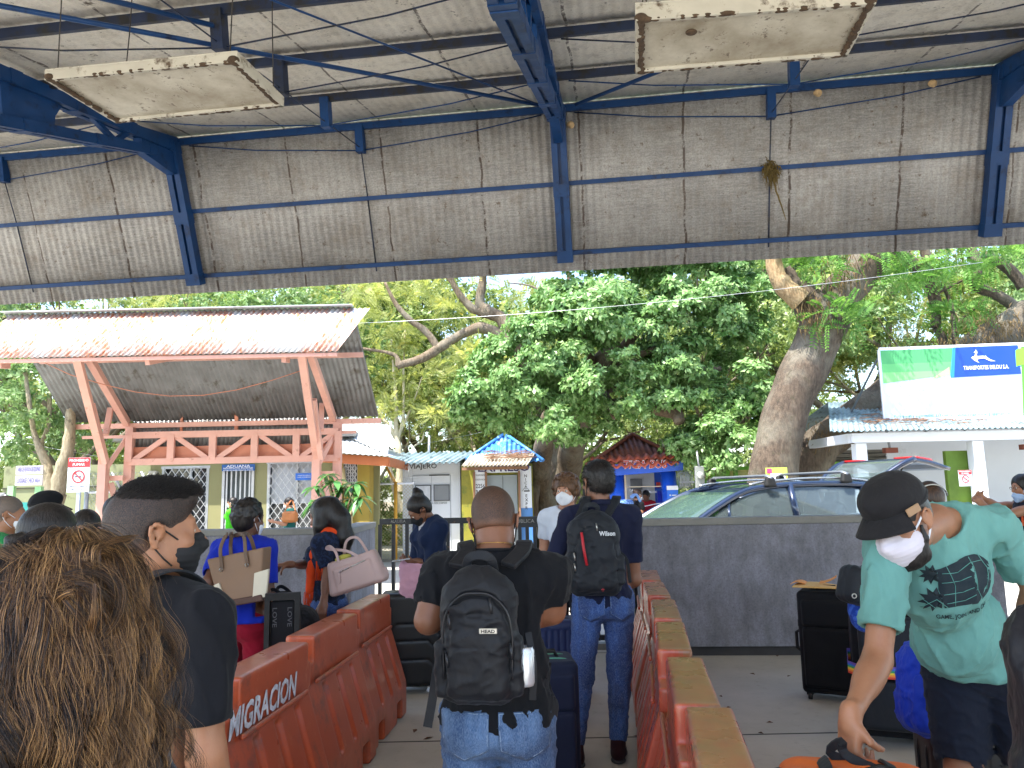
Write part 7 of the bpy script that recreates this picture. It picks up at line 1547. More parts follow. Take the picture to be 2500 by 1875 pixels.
b=MB(); put_text(b,'Wilson',P(.065,-.128,.12),np.array([Mb[:,0],Mb[:,2],-Mb[:,1]]).T,.026,.095,bold=.03); b.build('lettering',M('#c9ccd0',.5,name='logo_white'),bp); b=MB(); put_text(b,'*',P(.03,-.115,-.205),np.array([Mb[:,0],Mb[:,2],-Mb[:,1]]).T,.03,bold=.02); b.build('red_mark',M('#b3202c',.5,name='red_nylon'),bp)
strap('loose_strap',[P(.16,0,.0),P(.20,.0,-.05),P(.215,.0,-.18)],.02,.005,m_nyl,bp)
# ---------- woman in blue with red trousers
p=Person('woman in a royal blue top and red trousers, seen from behind with a tan tote',(-1.73,5.02),-14,1.60,1.12,fem=True,head=(6,-18,0),skin='deep',res=.011)
J=p.J; J['elL']=at(510,1420,4.85); J['wrL']=J['elL']+V(.05,.05,-.22)
p.build_body(); p.shirt(cloth('#1229a0',fold=.4,name='royal_blue_jersey'),.80,.016,-.02,.03,seed=11,foldamp=.007,sl_e=.028); p.pants(cloth('#8a1028',fold=.35,name='crimson_denim'),1.97,.006,seed=12); p.shoes(M('#2a2a2c',.7,name='dark_shoe'))
def curlcap(d,p=p,seed=4,n=260,r=.012,sh=1.04):
    rs=np.random.RandomState(seed)
    for i in range(n):
        e=rs.randn(3); e/=np.linalg.norm(e)
        if e[1]>.35 and e[2]<.55: continue
        if e[2]<-.55: continue
        q=p.hp(e[0]*.09*sh,-.02+e[1]*.108*sh,.04+e[2]*.10*sh); d.ell(q,V(r,r,r)*p.k*rs.uniform(.8,1.3),k=.006)
p.hair(H_blk,'long',.016,extra=curlcap,amp=.003,neckz=-.06)
p.mask(m_wmask)
# tan tote
t=thing('tote_bag','brown and cream tote bag on the shoulder of the woman in blue','bag',tuple(at(590,1400,4.78))); c=at(592,1412,4.80); Mt=rotz(R_(-8))@roty(R_(-9)); P=lambda x,y,z:c+Mt@V(x,y,z)
m_tan=M('#7a5f48',.6,0,.1,5,bump=.15,bscale=120,name='taupe_leather'); m_cr=M('#c9c2ae',.6,0,.08,5,name='cream_leather'); m_brd=M('#4a2f24',.6,0,.1,5,name='dark_brown_leather')
b=MB(); b.prism([P(-.19,-.05,.15),P(-.13,-.07,-.14),P(.13,-.07,-.14),P(.18,-.05,.16)],Mt@V(0,.12,0)); b.build('body',m_tan,t,bevel=.01)
for q in(-1,1): b=MB(); b.prism([P(q*.115,-.075,.02),P(q*.20,-.055,.03),P(q*.165,-.065,-.13),P(q*.085,-.078,-.13)] if q>0 else [P(-.20,-.055,-.02),P(-.115,-.075,.0),P(-.08,-.078,-.13),P(-.15,-.065,-.13)],Mt@V(0,.02,0)); b.build('cream_panel',m_cr,t,bevel=.004)
b=MB(); b.prism([P(-.145,-.078,-.11),P(-.15,-.078,-.15),P(.15,-.078,-.15),P(.145,-.078,-.11)],Mt@V(0,.145,0)); b.build('base',m_brd,t,bevel=.008)
for yy in(-.062,.06): strap('handle',[P(-.09,yy,.08),P(-.085,yy,.20),P(-.05,yy*.5,.28),p.J['shL']+V(.03,-.0+yy*.5,.075),P(.05,yy*.5,.26),P(.07,yy,.14),P(.075,yy,.07)],.022,.008,M('#5f4a38',.6,name='strap_leather'),t)
b=MB(); [b.lathe([(.008,0),(.013,.003),(.008,.006)],12,P(x_,-.072,.075),rotx(1.57)) for x_ in(-.09,.075)]; b.build('eyelet',m_steel,t)
# ---------- woman with orange scarf
p=Person('long black haired woman in a denim jacket and orange scarf holding a suitcase handle',(-1.33,5.6),72,1.60,.92,fem=True,head=(16,10,0),skin='brown',res=.010)
J=p.J; J['elR']=at(745,1385,5.75)+V(0,.0,.02); J['wrR']=at(708,1378,5.45); J['elL']=at(800,1400,5.42); J['wrL']=at(790,1470,5.35)
p.build_body(hk=dict(R=dict(curl=1.15,palm=(0,0,-1),dirv=(-.9,-.3,.0)),L=dict(curl=.4))); m_den=cloth('#131a2c','#1f2c4a',fold=.5,name='dark_denim'); p.shirt(m_den,1.0,.014,-.02,.0,seed=21,name='jacket',foldamp=.006,sl_e=.018); p.pants(J_dk,1.95,.008,seed=22); p.shoes(M('#d0d0d0',.7,name='white_shoe'))
hp=p.hp; p.longhair(H_blk,[([hp(0,-.07,.06),hp(.0,-.11,-.05),hp(.0,-.11,-.2),hp(0,-.10,-.30)],[.07,.075,.065,.03]),([hp(-.06,-.01,.05),hp(-.09,.02,-.06),hp(-.085,.07,-.18),hp(-.075,.10,-.27)],[.05,.04,.03,.012]),([hp(.07,.0,.05),hp(.085,.03,-.08),hp(.08,.06,-.2)],[.045,.035,.015])],.02,seed=6,amp=.006)
# scarf
m_sc=cloth('#d8481c',fold=.6,name='orange_scarf'); s=SDF(.02); nk=p.J['nek']; u=lambda x,y,z: nk+p.M0@V(x,y,z)*p.k
s.chain([u(.07,.02,.0),u(0,-.07,.01),u(-.08,.01,.0),u(-.11,.05,-.06),u(-.12,.08,-.16),u(-.10,.11,-.28),u(-.09,.12,-.42)],[.045,.045,.04,.04,.035,.035,.04]); s.chain([u(.07,.02,0),u(.09,.06,-.08),u(.08,.10,-.2),u(.07,.12,-.38)],[.04,.04,.035,.035]); s.chain([u(-.10,-.01,-.03),u(-.16,-.02,-.10),u(-.185,-.03,-.19)],[.04,.035,.03])
s.fld(lambda X_,Y_,Z_,wn=WN(33,7,40.): -.006*wn((X_,Y_,Z_),(1,1,.25))); sc_=s.mesh('scarf',.008,m_sc,p.t)
rs=random.Random(8); b=MB()
for (cx,cy,cz,wd) in ((-.09,.12,-.44,.05),(.07,.12,-.40,.05),(-.19,-.03,-.2,.05)):
    for i in range(26): q=u(cx+rs.uniform(-.03,.03),cy+rs.uniform(-wd,wd),cz); b.tube([q,q+V(rs.uniform(-.008,.008),0,-.06),q+V(rs.uniform(-.014,.014),0,-.13)],.003,4)
b.build('fringe',m_sc,sc_)
# pink-grey tote
c=at(868,1392,5.25); Mt=rotz(R_(-6))@roty(R_(-16)); t=thing('tote_bag','large dusty pink leather tote on the arm of the woman in orange','bag',tuple(c)); P=lambda x,y,z:c+Mt@V(x,y,z); m_pk=M('#a98f8a',.5,0,.06,5,bump=.15,bscale=140,name='dusty_pink_leather')
s=SDF(.012); s.box(P(0,0,-.01),V(.185,.055,.115),.03,Mt,taper=-.1); s.box(P(.0,-.055,-.03),V(.13,.008,.075),.006,Mt); s.box(P(.16,0,-.07),V(.05,.03,.04),.025,Mt); s.box(P(0,0,.13),V(.15,.035,.05),.02,Mt,op='s'); s.fld(lambda X_,Y_,Z_,wn=WN(43,7,18.): -.003*wn((X_,Y_,Z_))); s.mesh('body',.007,m_pk,t)
b=MB(); b.tube([P(-.09,-.068,.018),P(.10,-.068,.045)],.0035,5); b.build('zip',m_steel,t); strap('zip_tassel',[P(-.09,-.07,.02),P(-.095,-.075,-.02),P(-.1,-.075,-.05)],.014,.006,m_pk,t)
strap('handle',[P(-.08,-.05,.08),P(-.085,-.04,.15),P(-.12,-.02,.20),P(-.15,.0,.19),P(-.02,-.03,.14),P(.06,-.05,.08)],.018,.007,m_pk,t); strap('handle',[P(-.08,.05,.08),P(-.02,.03,.2),P(.06,.03,.2),P(.1,.05,.08)],.018,.007,m_pk,t); s=SDF(.01); s.ell(P(-.06,0,.10),V(.06,.03,.025),Mt); s.mesh('yellow_cloth',.008,cloth('#a8a04a'),t)
# ---------- woman with bun reading phone
p=Person('woman with a top knot and black mask looking down at her phone by the gate',(-.70,6.75),128,1.66,.95,fem=True,lean=6,head=(38,-12,-6),skin='brown',res=.011)
J=p.J; ph=at(986,1372,6.45); J['elL']=at(1045,1400,6.6); J['wrL']=ph+V(.11,.03,.0); J['elR']=at(1010,1410,6.9); J['wrR']=ph+V(.08,.12,-.02)
p.build_body(hk=dict(L=dict(curl=.55,palm=(0,0,1),dirv=(-1,-.1,.05)),R=dict(curl=.55,palm=(0,0,1),dirv=(-.9,-.3,0)))); p.shirt(cloth('#b9b4b8',fold=.4,name='grey_tee'),.5,.008,-.1,.01,seed=31); 
d_=p.shirt(cloth('#14223f',fold=.5,name='navy_jacket'),1.85,.022,-.06,.02,seed=32,name='jacket',vneck=.35); p.pants(J_dk,1.95); p.shoes(m_swhite,m_swhite)
hp=p.hp; p.hair(H_blk,'long',.01,ear=True,extra=lambda d:(d.ell(hp(0,-.085,.115),V(.052,.05,.048),k=.015),d.ell(hp(.02,-.10,.15),V(.03,.028,.026),k=.01)),amp=.004,face=(.112,-.03,.085,.09,.11)); p.mask(m_bmask); p.eyes((0,-.6))
t=thing('phone','white phone in the hand of the woman with the top knot','phone',tuple(ph)); b=MB(); b.box(ph+V(-.02,0,.018),(.15,.075,.009),roty(-.12),.003); b.build('phone_body',M('#c9ccd4',.2,.3,name='phone_case'),t)
t=softbag('pale pink cloth bag held at the hip of the woman with the top knot','cloth_bag','bag',[(at(1004,1408,6.5)+V(0,0,-.03),V(.095,.05,.16),.04,None)],cloth('#c99aac',fold=.6,name='pink_cloth'),tuple(at(1004,1408,6.5)),9,.006,.01)
strap('handle',[at(990,1380,6.5),ph+V(.07,0,.01),at(1020,1380,6.5)],.02,.005,cloth('#c99aac'),t)
# ---------- curly man facing us
p=Person('curly haired man in a white mask standing behind the tall man in navy',(.43,6.45),158,1.74,1.0,head=(0,0,0),skin='light',res=.011)
p.build_body(); p.shirt(cloth('#c9d0dc',fold=.4,name='white_tee'),.6,.014,-.1,.02,seed=41); p.pants(cloth('#20222a'),1.95); p.shoes(cloth('#5a1420')); hp=p.hp
p.hair(H_curl,'long',.02,extra=lambda d:curlcap(d,p,7,330,.014,1.22),amp=.004,face=(.118,-.05,.08,.085,.10),ear=False); p.mask(m_wmask,big=1.05); p.eyes()
# ---------- kiosk customer and clerk
def simple(label,xy,rz,H,top,topc,bot,skin='tan',hair='short',hc=None,res=.018,sleeve=.6,mask=None,fem=False,g=1.,lean=0,head=(0,0,0),jo=None,legs=True,hem=-.1,hextra=None,z0=0,shoes=True,twist=0,skirt=None):
    p=Person(label,xy,rz,H,g,fem=fem,lean=lean,head=head,skin=skin,res=res,z0=z0,twist=twist)
    if jo: jo(p)
    p.build_body(); p.shirt(topc,sleeve,.013,hem,.012,seed=len(label),name=top)
    if skirt:
        d=SDF(.02); J=p.J; d.chain([J['pel'],(J['knR']+J['knL'])/2+V(0,0,-.1)],[.15*p.k,.17*p.k]); d.plane((J['knR']+J['knL'])/2+V(0,0,-.12),(0,0,-1),k=.005); d.mesh('skirt',res,skirt,p.t)
    else: p.pants(bot,1.93)
    if shoes: p.shoes(m_rub,m_rub,.014)
    p.hair(hc or H_blk,'short' if hair=='short' else 'long',.013,extra=(lambda d:hextra(d,p)) if hextra else None,ear=hair!='longf',res=min(res,.012))
    if mask: p.mask(mask,res=min(res,.01))
    return p
c=at(1553,1190,16.4); jo=lambda p:(p.J.__setitem__('wrR',p.J['elR']+V(.2,.1,.08)),p.J.__setitem__('elR',p.J['elR']),p.J.__setitem__('wrL',p.J['elL']+V(.2,.1,.12)))
def pony(d,p): hp=p.hp; d.chain([hp(0,-.09,.05),hp(0,-.13,0),hp(0,-.12,-.12),hp(0,-.10,-.22)],[.03,.035,.03,.015])
p=simple('woman in a black t-shirt with a blue backpack at the blue kiosk window',(c[0],c[1]),-62,1.63,'shirt',m_blt,cloth('#7fa3cc',fold=.3,name='light_denim'),'tan','long',H_brn,fem=True,head=(14,0,0),jo=jo,hextra=lambda d,p:d.ell(p.hp(0,-.10,.07),V(.045,.045,.045)),mask=m_wmask)
t=softbag('blue patterned backpack on the woman at the kiosk','backpack','backpack',[(at(1529,1248,16.15),V(.15,.13,.24),.09,rotz(.5))],cloth('#3f5f9c','#6f8fc0',fold=.5,name='blue_print_nylon'),tuple(at(1529,1248,16.15)),4,.006,.014)
for y_ in(-.08,.1): strap('shoulder_strap',[at(1540,1215,16.2)+V(0,y_,0),at(1552,1209,16.25)+V(0,y_,.01),at(1562,1225,16.3)+V(0,y_,0)],.05,.015,cloth('#5f7fb0'),t)
c=at(1590,1200,17.9); simple('clerk in a red shirt behind the blue kiosk counter',(c[0]-.1,c[1]+.05),150,1.6,'shirt',cloth('#a81f2c'),m_blkc,'brown','short',fem=True,head=(20,0,0))
t=thing('paper','white paper handed across the blue kiosk counter','paper',tuple(at(1590,1232,17.1))); b=MB(); q=at(1592,1232,17.1); b.box(q,(.34,.2,.006),roty(-.18)); b.build('sheet',m_swhite,t)
# ---------- people at the customs office
c=at(562,1210,16.9)
def jg(p): p.J['wrL']=p.J['elL']+V(-.02,.0,-.25)
p=simple('woman in a bright green blouse and navy skirt facing left at the office door',(c[0]+.05,16.9),80,1.62,'blouse',cloth('#4fd028',fold=.3,name='neon_green'),None,'light','long',fem=True,sleeve=1.9,skirt=cloth('#1c2444'),hextra=pony,mask=m_wmask,jo=jg,hem=-.02)
c=at(705,1212,16.9)
def jt(p): p.J['elL']=p.J['shL']+V(-.03,-.06,-.25); p.J['wrL']=p.J['elL']+V(-.22,-.05,.06); p.J['wrR']=p.J['elR']+V(-.2,0,.08)
p=simple('woman in a dark teal dress checking her phone under the barred window',(c[0]+.03,16.9),82,1.6,'dress',cloth('#1f5f5c',fold=.4,name='teal_cloth'),cloth('#1f5f5c'),'light','short',H_blk,fem=True,g=1.12,mask=m_wmask,jo=jt,head=(16,0,0),skirt=cloth('#1f5f5c'),hem=-.1,hextra=lambda d,p:d.ell(p.hp(0,-.1,.04),V(.04,.04,.04)))
cc=at(708,1262,16.65); t=softbag('caramel brown shoulder bag of the woman in the teal dress','handbag','bag',[(cc+V(0,0,-.0),V(.17,.07,.12),.07,None)],M('#b8743f',.5,0,.15,8,name='caramel_leather'),tuple(cc),5,.004,.014); strap('strap',[cc+V(-.12,0,.1),cc+V(-.03,.02,.30),cc+V(.02,.1,.33),cc+V(.12,.0,.1)],.03,.008,M('#9a5f33',.5),t)
# ---------- left group
p=Person('man with cropped grey hair in a green t-shirt at the left edge',(-3.30,5.05),-62,1.66,1.05,head=(4,0,0),skin='tan',res=.012); p.build_body(); p.shirt(cloth('#2c8a50',fold=.3,name='green_cotton'),.6,.014,-.1,.02,seed=51); p.pants(m_blkc,1.93); p.shoes(m_rub,m_rub,.014); p.hair(stubble('cropped_hair','#a2826a','#55504c',.32,.55,p),'buzz',.005,amp=.001,res=.009); p.mask(m_wmask)
def cap_(p,mat,vis=.06,res=.008,flat=0,th=.018,tag_=None,vw=.075,vz=.048,tilt=-.25,band=.032,aw=1.12):
    d=SDF(.015);hp=p.hp;k=p.k; d.ell(hp(0,-.018,.055),V(.087+th*.4,.106+th*.4,.078+th)*k,p.Mh); d.ell(hp(0,.005,.095),V(.085,.098,.05)*k,p.Mh,k=.03)
    wn=WN(77,7,24.); d.fld(lambda X_,Y_,Z_: -.004*((1-np.abs(wn((X_,Y_,Z_),(1,1,.6)))*3).clip(-.6,1)))
    d.plane(hp(0,0,band),-p.Mh[:,2]+p.Mh[:,1]*.10,k=.006); d.ell(hp(0,-.018,.03),V(.078,.098,.07)*k,p.Mh,op='s',k=.004)
    o=d.mesh('cap',res,mat,p.t)
    b=MB(); r=np.linspace(-1,1,15); 
    def vf(u,w): a=(u*2-1)*aw; rr=.092+vis*w*(1-.15*abs(u*2-1)**2); return p.hp(math.sin(a)*rr*vw/.075,-.012+math.cos(a)*(rr+.012+vis*.45*w),vz-.02*w-.022*abs(math.sin(a))**2*w+tilt*.08*w)
    b.grid(vf,18,5); vo=b.build('visor',mat,o); m_=vo.modifiers.new('s','SOLIDIFY'); m_.thickness=.006
    b=MB(); b.tube([p.hp(math.sin(a)*.094,-.018+math.cos(a)*.112,band+.012-.004*math.cos(a)) for a in np.linspace(0,6.283,40)],.007,5,cap=False,sx=.6); b.build('cap_band',mat,o)
    return o
p=Person('person in a black cap standing behind the grey haired man',(-3.46,5.75),-75,1.68,1.0,skin='deep',res=.014); p.build_body(); p.shirt(m_blt,.6,.014,-.1,.02); p.pants(m_blkc,1.93); p.shoes(m_rub,m_rub,.014); p.hair(H_blk,'short',.012); cap_(p,cloth('#15161a'),.055)
p=Person('woman with dark hair in a low side bun and a lacy brown top',(-1.82,3.02),-38,1.60,.95,fem=True,head=(8,-10,0),skin='light',res=.009); p.build_body(); p.shirt(cloth('#3a2a2c','#8a7474',fold=.3,name='lace_print'),.08,.008,-.1,.01,seed=61,neck=.085,nz=-.03); p.pants(m_blkc,1.93); p.shoes(m_rub,m_rub,.014)
hp=p.hp; p.hair(H_blk,'long',.014,extra=lambda d:[d.ell(hp(.045+.012*math.cos(a),-.125+.02*math.sin(a*2),-.03+.022*math.sin(a)),V(.024,.024,.02),k=.008) for a in np.linspace(0,6.28,9)]+[d.ell(hp(.045,-.12,-.03),V(.03,.03,.028),k=.01)],amp=.003,fr=70,ear=True,face=(.112,-.03,.085,.09,.11)); p.mask(m_wmask)
strap('top_strap',[p.J['shR']+p.M0@V(-.02,.09,.0),p.J['shR']+p.M0@V(-.03,.0,.068),p.J['shR']+p.M0@V(-.02,-.08,.0)],.008,.004,M('#d9c9c9',.7),p.t)
p=Person('woman with tied back hair and white mask facing us, behind the dark side bun',(-2.36,4.3),200,1.57,.95,fem=True,head=(10,-8,0),skin='light',res=.010); p.build_body(); p.shirt(m_blt,.6,.012,-.1,.02); p.pants(m_blkc,1.93); p.shoes(m_rub,m_rub,.014); p.hair(H_blk,'long',.007,amp=.001,face=(.115,-.045,.085,.092,.10)); p.mask(m_wmask,big=1.08); p.eyes()
p=Person('person with short black hair in a dark jacket left of the shelter post',(-2.88,5.7),-60,1.64,1.0,skin='brown',res=.012); p.build_body(); p.shirt(cloth('#12182a',fold=.5,name='navy_shell_jacket'),1.9,.022,-.1,.02,name='jacket',collar=True); p.pants(m_blkc,1.93); p.shoes(m_rub,m_rub,.014); p.hair(H_blk,'short',.018)
# ---------- man in black polo, profile
p=Person('man with a dark fade haircut in a black polo, masked, in profile at left',(-.91,1.95),-18,1.655,1.06,head=(0,-40,0),skin='tan',res=.0075)
J=p.J; 
sh=at(395,1172,1.93); dz=sh[2]-p.hp(0,0,.145)[2]
J['elR']=J['shR']+V(.03,-.03,-.29); J['wrR']=J['elR']+V(.02,.06,-.24)
p.build_body(nose=1.04,hk=dict(R=dict(curl=.5))); p.shirt(m_blt2:=cloth('#101218',fold=.4,name='black_pique'),.78,.016,-.12,.02,seed=71,collar=True,foldamp=.009,res=.008); p.pants(m_blkc,1.93); p.shoes(m_rub,m_rub,.014); p.eyes((0,0))
hp=p.hp
ho=p.hair(stubble('faded_sides','#67493a','#0e0b0a',.30,.58,p),'buzz',.005,amp=.0008,fr=90,res=.006,neckz=-.062,name='hair',face=(.128,-.035,.09,.092,.112),extra=lambda d:(d.ell(hp(0,.01,.088),V(.064,.084,.047)*p.k,p.Mh,k=.04),d.ell(hp(0,.062,.098),V(.046,.032,.026)*p.k,p.Mh@rotx(.2),k=.03)))
fuzz(ho,7000,.020,[H_blk],lambda q: p.Mh@V(0,1,.25),p.t,r=.0006,lift=.5,cond=lambda P,N:((P-p.hp(0,0,.088))@p.Mh[:,2]>0)&(N@p.Mh[:,2]>.1))
fuzz(ho,5000,.006,[H_blk],V(0,0,-1),p.t,r=.0004,lift=.5,cond=lambda P,N:((P-p.hp(0,0,.02))@p.Mh[:,2]-(P-p.hp(0,0,.02))@p.Mh[:,1]*.4>0),seed=5)
p.mask(m_bmask,res=.005)
strap('bag_strap',[J['nek']+p.Mc@V(.03,-.14,-.06),J['nek']+p.Mc@V(.06,-.085,.02),J['nek']+p.Mc@V(.09,-.0,.045),J['nek']+p.Mc@V(.10,.08,.0),J['nek']+p.Mc@V(.08,.13,-.1)],.055,.006,m_nyl2,p.t,(0,0,1))
# ---------- bending man in teal shirt
pel=at(2395,1600,3.05); 
p=Person('bearded man in a teal t-shirt and dark cap bending to lift the orange bag',(1.80,3.05),158,1.80,.97,lean=38,side=26,twist=6,head=(10,-10,10),skin='tan',res=.008,pelvis=pel,stance=.03)
J=p.J
tgt=dict(shR=at(2172,1335,2.62),shL=at(2430,1290,2.80),nek=at(2283,1255,2.72),che=at(2300,1410,2.80),wai=at(2340,1540,2.95),hed=at(2198,1275,2.58))
for a_,v_ in tgt.items(): J[a_]=v_
x_=nrm(J['shR']-J['shL']); z_=nrm(J['nek']-J['wai']); z_=nrm(z_-x_*(z_@x_)); y_=np.cross(z_,x_); p.Mc=np.array([x_,y_,z_]).T
y_=nrm(V(-.76,-.50,-.44)); z_=V(-.40,-.10,.9); z_=nrm(z_-y_*(z_@y_)); p.Mh=np.array([np.cross(y_,z_),y_,z_]).T
J['elR']=at(2142,1612,2.52); J['wrR']=at(2076,1750,2.34); J['elL']=at(2530,1440,2.85); J['wrL']=J['elL']+V(.0,.12,-.2)
hk=dict(R=dict(curl=1.0,palm=(.9,.35,-.1),dirv=(-.15,-.08,-1)),L=dict(curl=.4))
p.build_body(hk=hk,res=.0065); m_teal=cloth('#64968f',fold=.5,name='teal_cotton'); sh_=p.shirt(m_teal,.74,.014,-.075,.028,seed=82,foldamp=.010,neck=.078,res=.0075,sl_e=.020); p.pants(cloth('#141a28',fold=.4,name='dark_navy_shorts'),.82,.032,name='shorts',seed=83); p.shoes(M('#33363c',.7,name='grey_shoe')); p.eyes((0,-.5))
hp=p.hp; p.hair(H_blk,'short',.006,neckz=-.03,amp=.001); cap_(p,cloth('#1d1c1e',rough=.85,fold=.8,name='washed_black_cotton'),.046,.0065,th=.022,tilt=-.15,band=.046,vz=.060,aw=.92)
b=MB(); q=p.hp(-.088,.035,.052); Mq=frame(p.Mh@V(-.92,.4,.05),p.Mh[:,2]); b.box(p.hp(-.0935,.045,.054),(.05,.026,.006),Mq,.002); b.build('leather_tab',M('#9a7a5a',.6,name='tan_leather'),p.t)
p.mask(M('#d3cdd6',.85,0,.05,20,bump=.2,bscale=300,name='pale_grey_mask'),res=.005,strap=m_wmask,big=1.12)
d=SDF(.012); 
for i in range(70):
    rs_=np.random.RandomState(i); a=rs_.uniform(-1.25,1.25); q=hp(math.sin(a)*.062,.012+math.cos(a)*.062,-.085-.03*math.cos(a)*rs_.rand()+rs_.uniform(-.008,.02)*abs(a)); d.ell(q,V(.012,.012,.016)*rs_.uniform(.8,1.3),p.Mh,k=.012)
for q_ in(-1,1): d.chain([hp(q_*.074,.018,-.01),hp(q_*.07,.024,-.05),hp(q_*.055,.04,-.085)],[.005,.011,.014])
d.fld(lambda X_,Y_,Z_,wn=WN(66,8,160.): .003*wn((X_,Y_,Z_))); d.mesh('beard',.005,H_blk,p.t)
# shirt print
bv=bvh_of(sh_); tor=np.array(p.t.location); pc=at(2345,1425,2.0); cdir=nrm(V(0,0,CAMZ)-at(2345,1425,2.8)); out=nrm(p.Mc[:,1]); 
hit=bv.ray_cast(Vector(pc-tor),Vector(-cdir),3.); hc_=np.array(hit[0])+tor if hit[0] is not None else at(2345,1425,2.7); out=nrm(np.array(hit[1])*.6+cdir*.6) if hit[0] is not None else out
rt=nrm(np.cross(V(0,0,1),out)); up_=np.cross(out,rt); ra=R_(14); rt,up_=rt*math.cos(ra)+up_*math.sin(ra),up_*math.cos(ra)-rt*math.sin(ra); Md=np.array([rt,up_,out]).T
m_pr=M('#16262e',.85,0,.25,14,name='dark_print'); m_ln=M('#5a958c',.85,0,.1,14,name='print_line')
def dec(poly,mat,name,off,mx=.02):
    vv,ff=subdiv2d([(a_,b_,0) for a_,b_ in poly],[tuple(range(len(poly)))],mx); P_,F_=mk_decal(vv,ff,bv,tor,hc_+out*.3,Md,off,.8); return mkobj(name,P_,F_,mat,sh_,smooth=True)
ell=[(.045+.085*math.cos(a),.0+.085*math.sin(a)) for a in np.linspace(0,2*math.pi,28)[:-1]]; dec(ell,m_pr,'print',.0025)
dec([(-.06,.065),(.03,.08),(.04,-.08),(-.07,-.07),(-.075,.0)],m_pr,'print',.0022)
for k_,(cx,cy,r) in enumerate(((-.085,.055,.035),(-.1,-.03,.045))):
    st_=[(cx+r*(1 if i%2 else .55)*math.cos(i*math.pi/9),cy+r*(1 if i%2 else .55)*math.sin(i*math.pi/9)) for i in range(18)]; dec(st_,m_pr,'print',.0025+.0003*k_,.012)
for l_ in ([(-.05,.05),(.0,.04),(.05,.06),(.1,.05)],[(-.06,.02),(.0,.01),(.04,.015)],[(-.065,-.02),(0,-.03),(.04,-.025)],[(-.06,-.055),(0,-.06),(.04,-.05)],[(.05,.08),(.06,.03),(.05,-.03),(.06,-.08)],[(.09,.075),(.11,.02),(.09,-.05)],[(-.03,.07),(-.02,0),(-.035,-.07)],[(-.14,-.05),(-.09,-.03),(-.06,-.07)],[(-.13,-.02),(-.1,-.06)]):
    q=[]; 
    for a,c_ in zip(l_[:-1],l_[1:]):
        for t_ in np.linspace(0,1,5): q.append((a[0]+(c_[0]-a[0])*t_,a[1]+(c_[1]-a[1])*t_,0))
    P_,_=mk_decal(q,[],bv,tor,hc_+out*.3,Md,.004,.8); b=MB(); b.tube(P_,.0013,4); b.build('print_line',m_ln,sh_)
v_,f_=text_mesh('GAME, JOIN, AND CHILL',.016,bold=.015); v_=v_-(v_.max(0)+v_.min(0))/2; v_[:,0]*=.20/(v_[:,0].max()-v_[:,0].min()); v_=[(x_,y_-.115+ .9*x_*x_*2,0) for x_,y_,_ in v_]; P_,F_=mk_decal(v_,f_,bv,tor,hc_+out*.3,Md,.003,.8); mkobj('lettering',P_,F_,m_pr,sh_)
# ---------- others at the right
p=Person('person with dark straight hair half hidden behind the teal shirted man',(2.72,5.15),170,1.64,.95,fem=True,head=(30,0,0),skin='light',res=.012); p.build_body(); p.shirt(m_blt,.6,.014,-.1,.02); p.pants(m_blkc,1.93); p.shoes(m_rub,m_rub,.014); p.hair(H_brn,'long',.016,ear=False,face=(.118,-.06,.08,.085,.10))
b=MB(); b.tube([p.hp(math.cos(a)*.102,.01,.045+math.sin(a)*.108) for a in np.linspace(.2,2.94,16)],.006,6); b.build('hair_band',m_steel,p.t)
c=at(2492,1170,8.3); p=Person('man with glasses, chin mask and an orange and black tank top at the right',(c[0]+.02,8.3),84,1.68,1.05,head=(6,8,0),skin='tan',res=.012); J=p.J; J['elL']=at(2425,1240,8.2)+V(.0,0,-.05); J['elR']=at(2430,1235,8.45); J['wrR']=at(2398,1215,8.4)
J['elL']=at(2440,1262,8.1); J['wrL']=at(2400,1232,8.1); p.build_body(hk=dict(L=dict(curl=.9),R=dict(curl=.9))); tk=p.shirt(cloth('#1a1c28',fold=.3,name='black_vest'),.12,.010,-.1,.02,name='tank_top',neck=.09,nz=-.02,arms=''); p.pants(m_blkc,1.93); p.shoes(m_rub,m_rub,.014); p.hair(H_blk,'short',.02,amp=.006); p.mask(M('#9fb8d8',.8,name='blue_mask'),drop=.045); p.eyes()
for q_ in(-1,1): strap('tank_trim',[J['che']+p.Mc@V(q_*.12,.11,-.1),J['che']+p.Mc@V(q_*.11,.09,.06),J['nek']+p.Mc@V(q_*.09,.02,-.0),J['che']+p.Mc@V(q_*.12,-.09,.06)],.02,.008,cloth('#d0562a'),p.t,(0,0,1))
b=MB(); 
for q_ in(-1,1): b.tube([p.hp(q_*.032+.02*math.cos(a),.104,.008+.015*math.sin(a)) for a in np.linspace(0,6.283,16)],.0018,4,cap=False); b.tube([p.hp(q_*.052,.10,.012),p.hp(q_*.08,.0,.014)],.002,4)
b.tube([p.hp(-.012,.106,.01),p.hp(.012,.106,.01)],.002,4); b.build('glasses',m_rub,p.t)
c=at(2745,1480,1.78); p=Person('person in a dark hooded rain jacket cut off by the right edge of the view',(c[0]-.01,1.80),8,1.56,1.12,head=(4,0,0),skin='tan',res=.010); p.build_body(); p.shirt(cloth('#18181d',rough=.45,fold=.9,name='black_rain_nylon'),1.95,.03,-.16,.03,name='jacket',seed=91,foldamp=.012,collar=True); p.pants(m_blkc,1.93); p.shoes(m_rub,m_rub,.014); p.hair(H_blk,'short',.02)
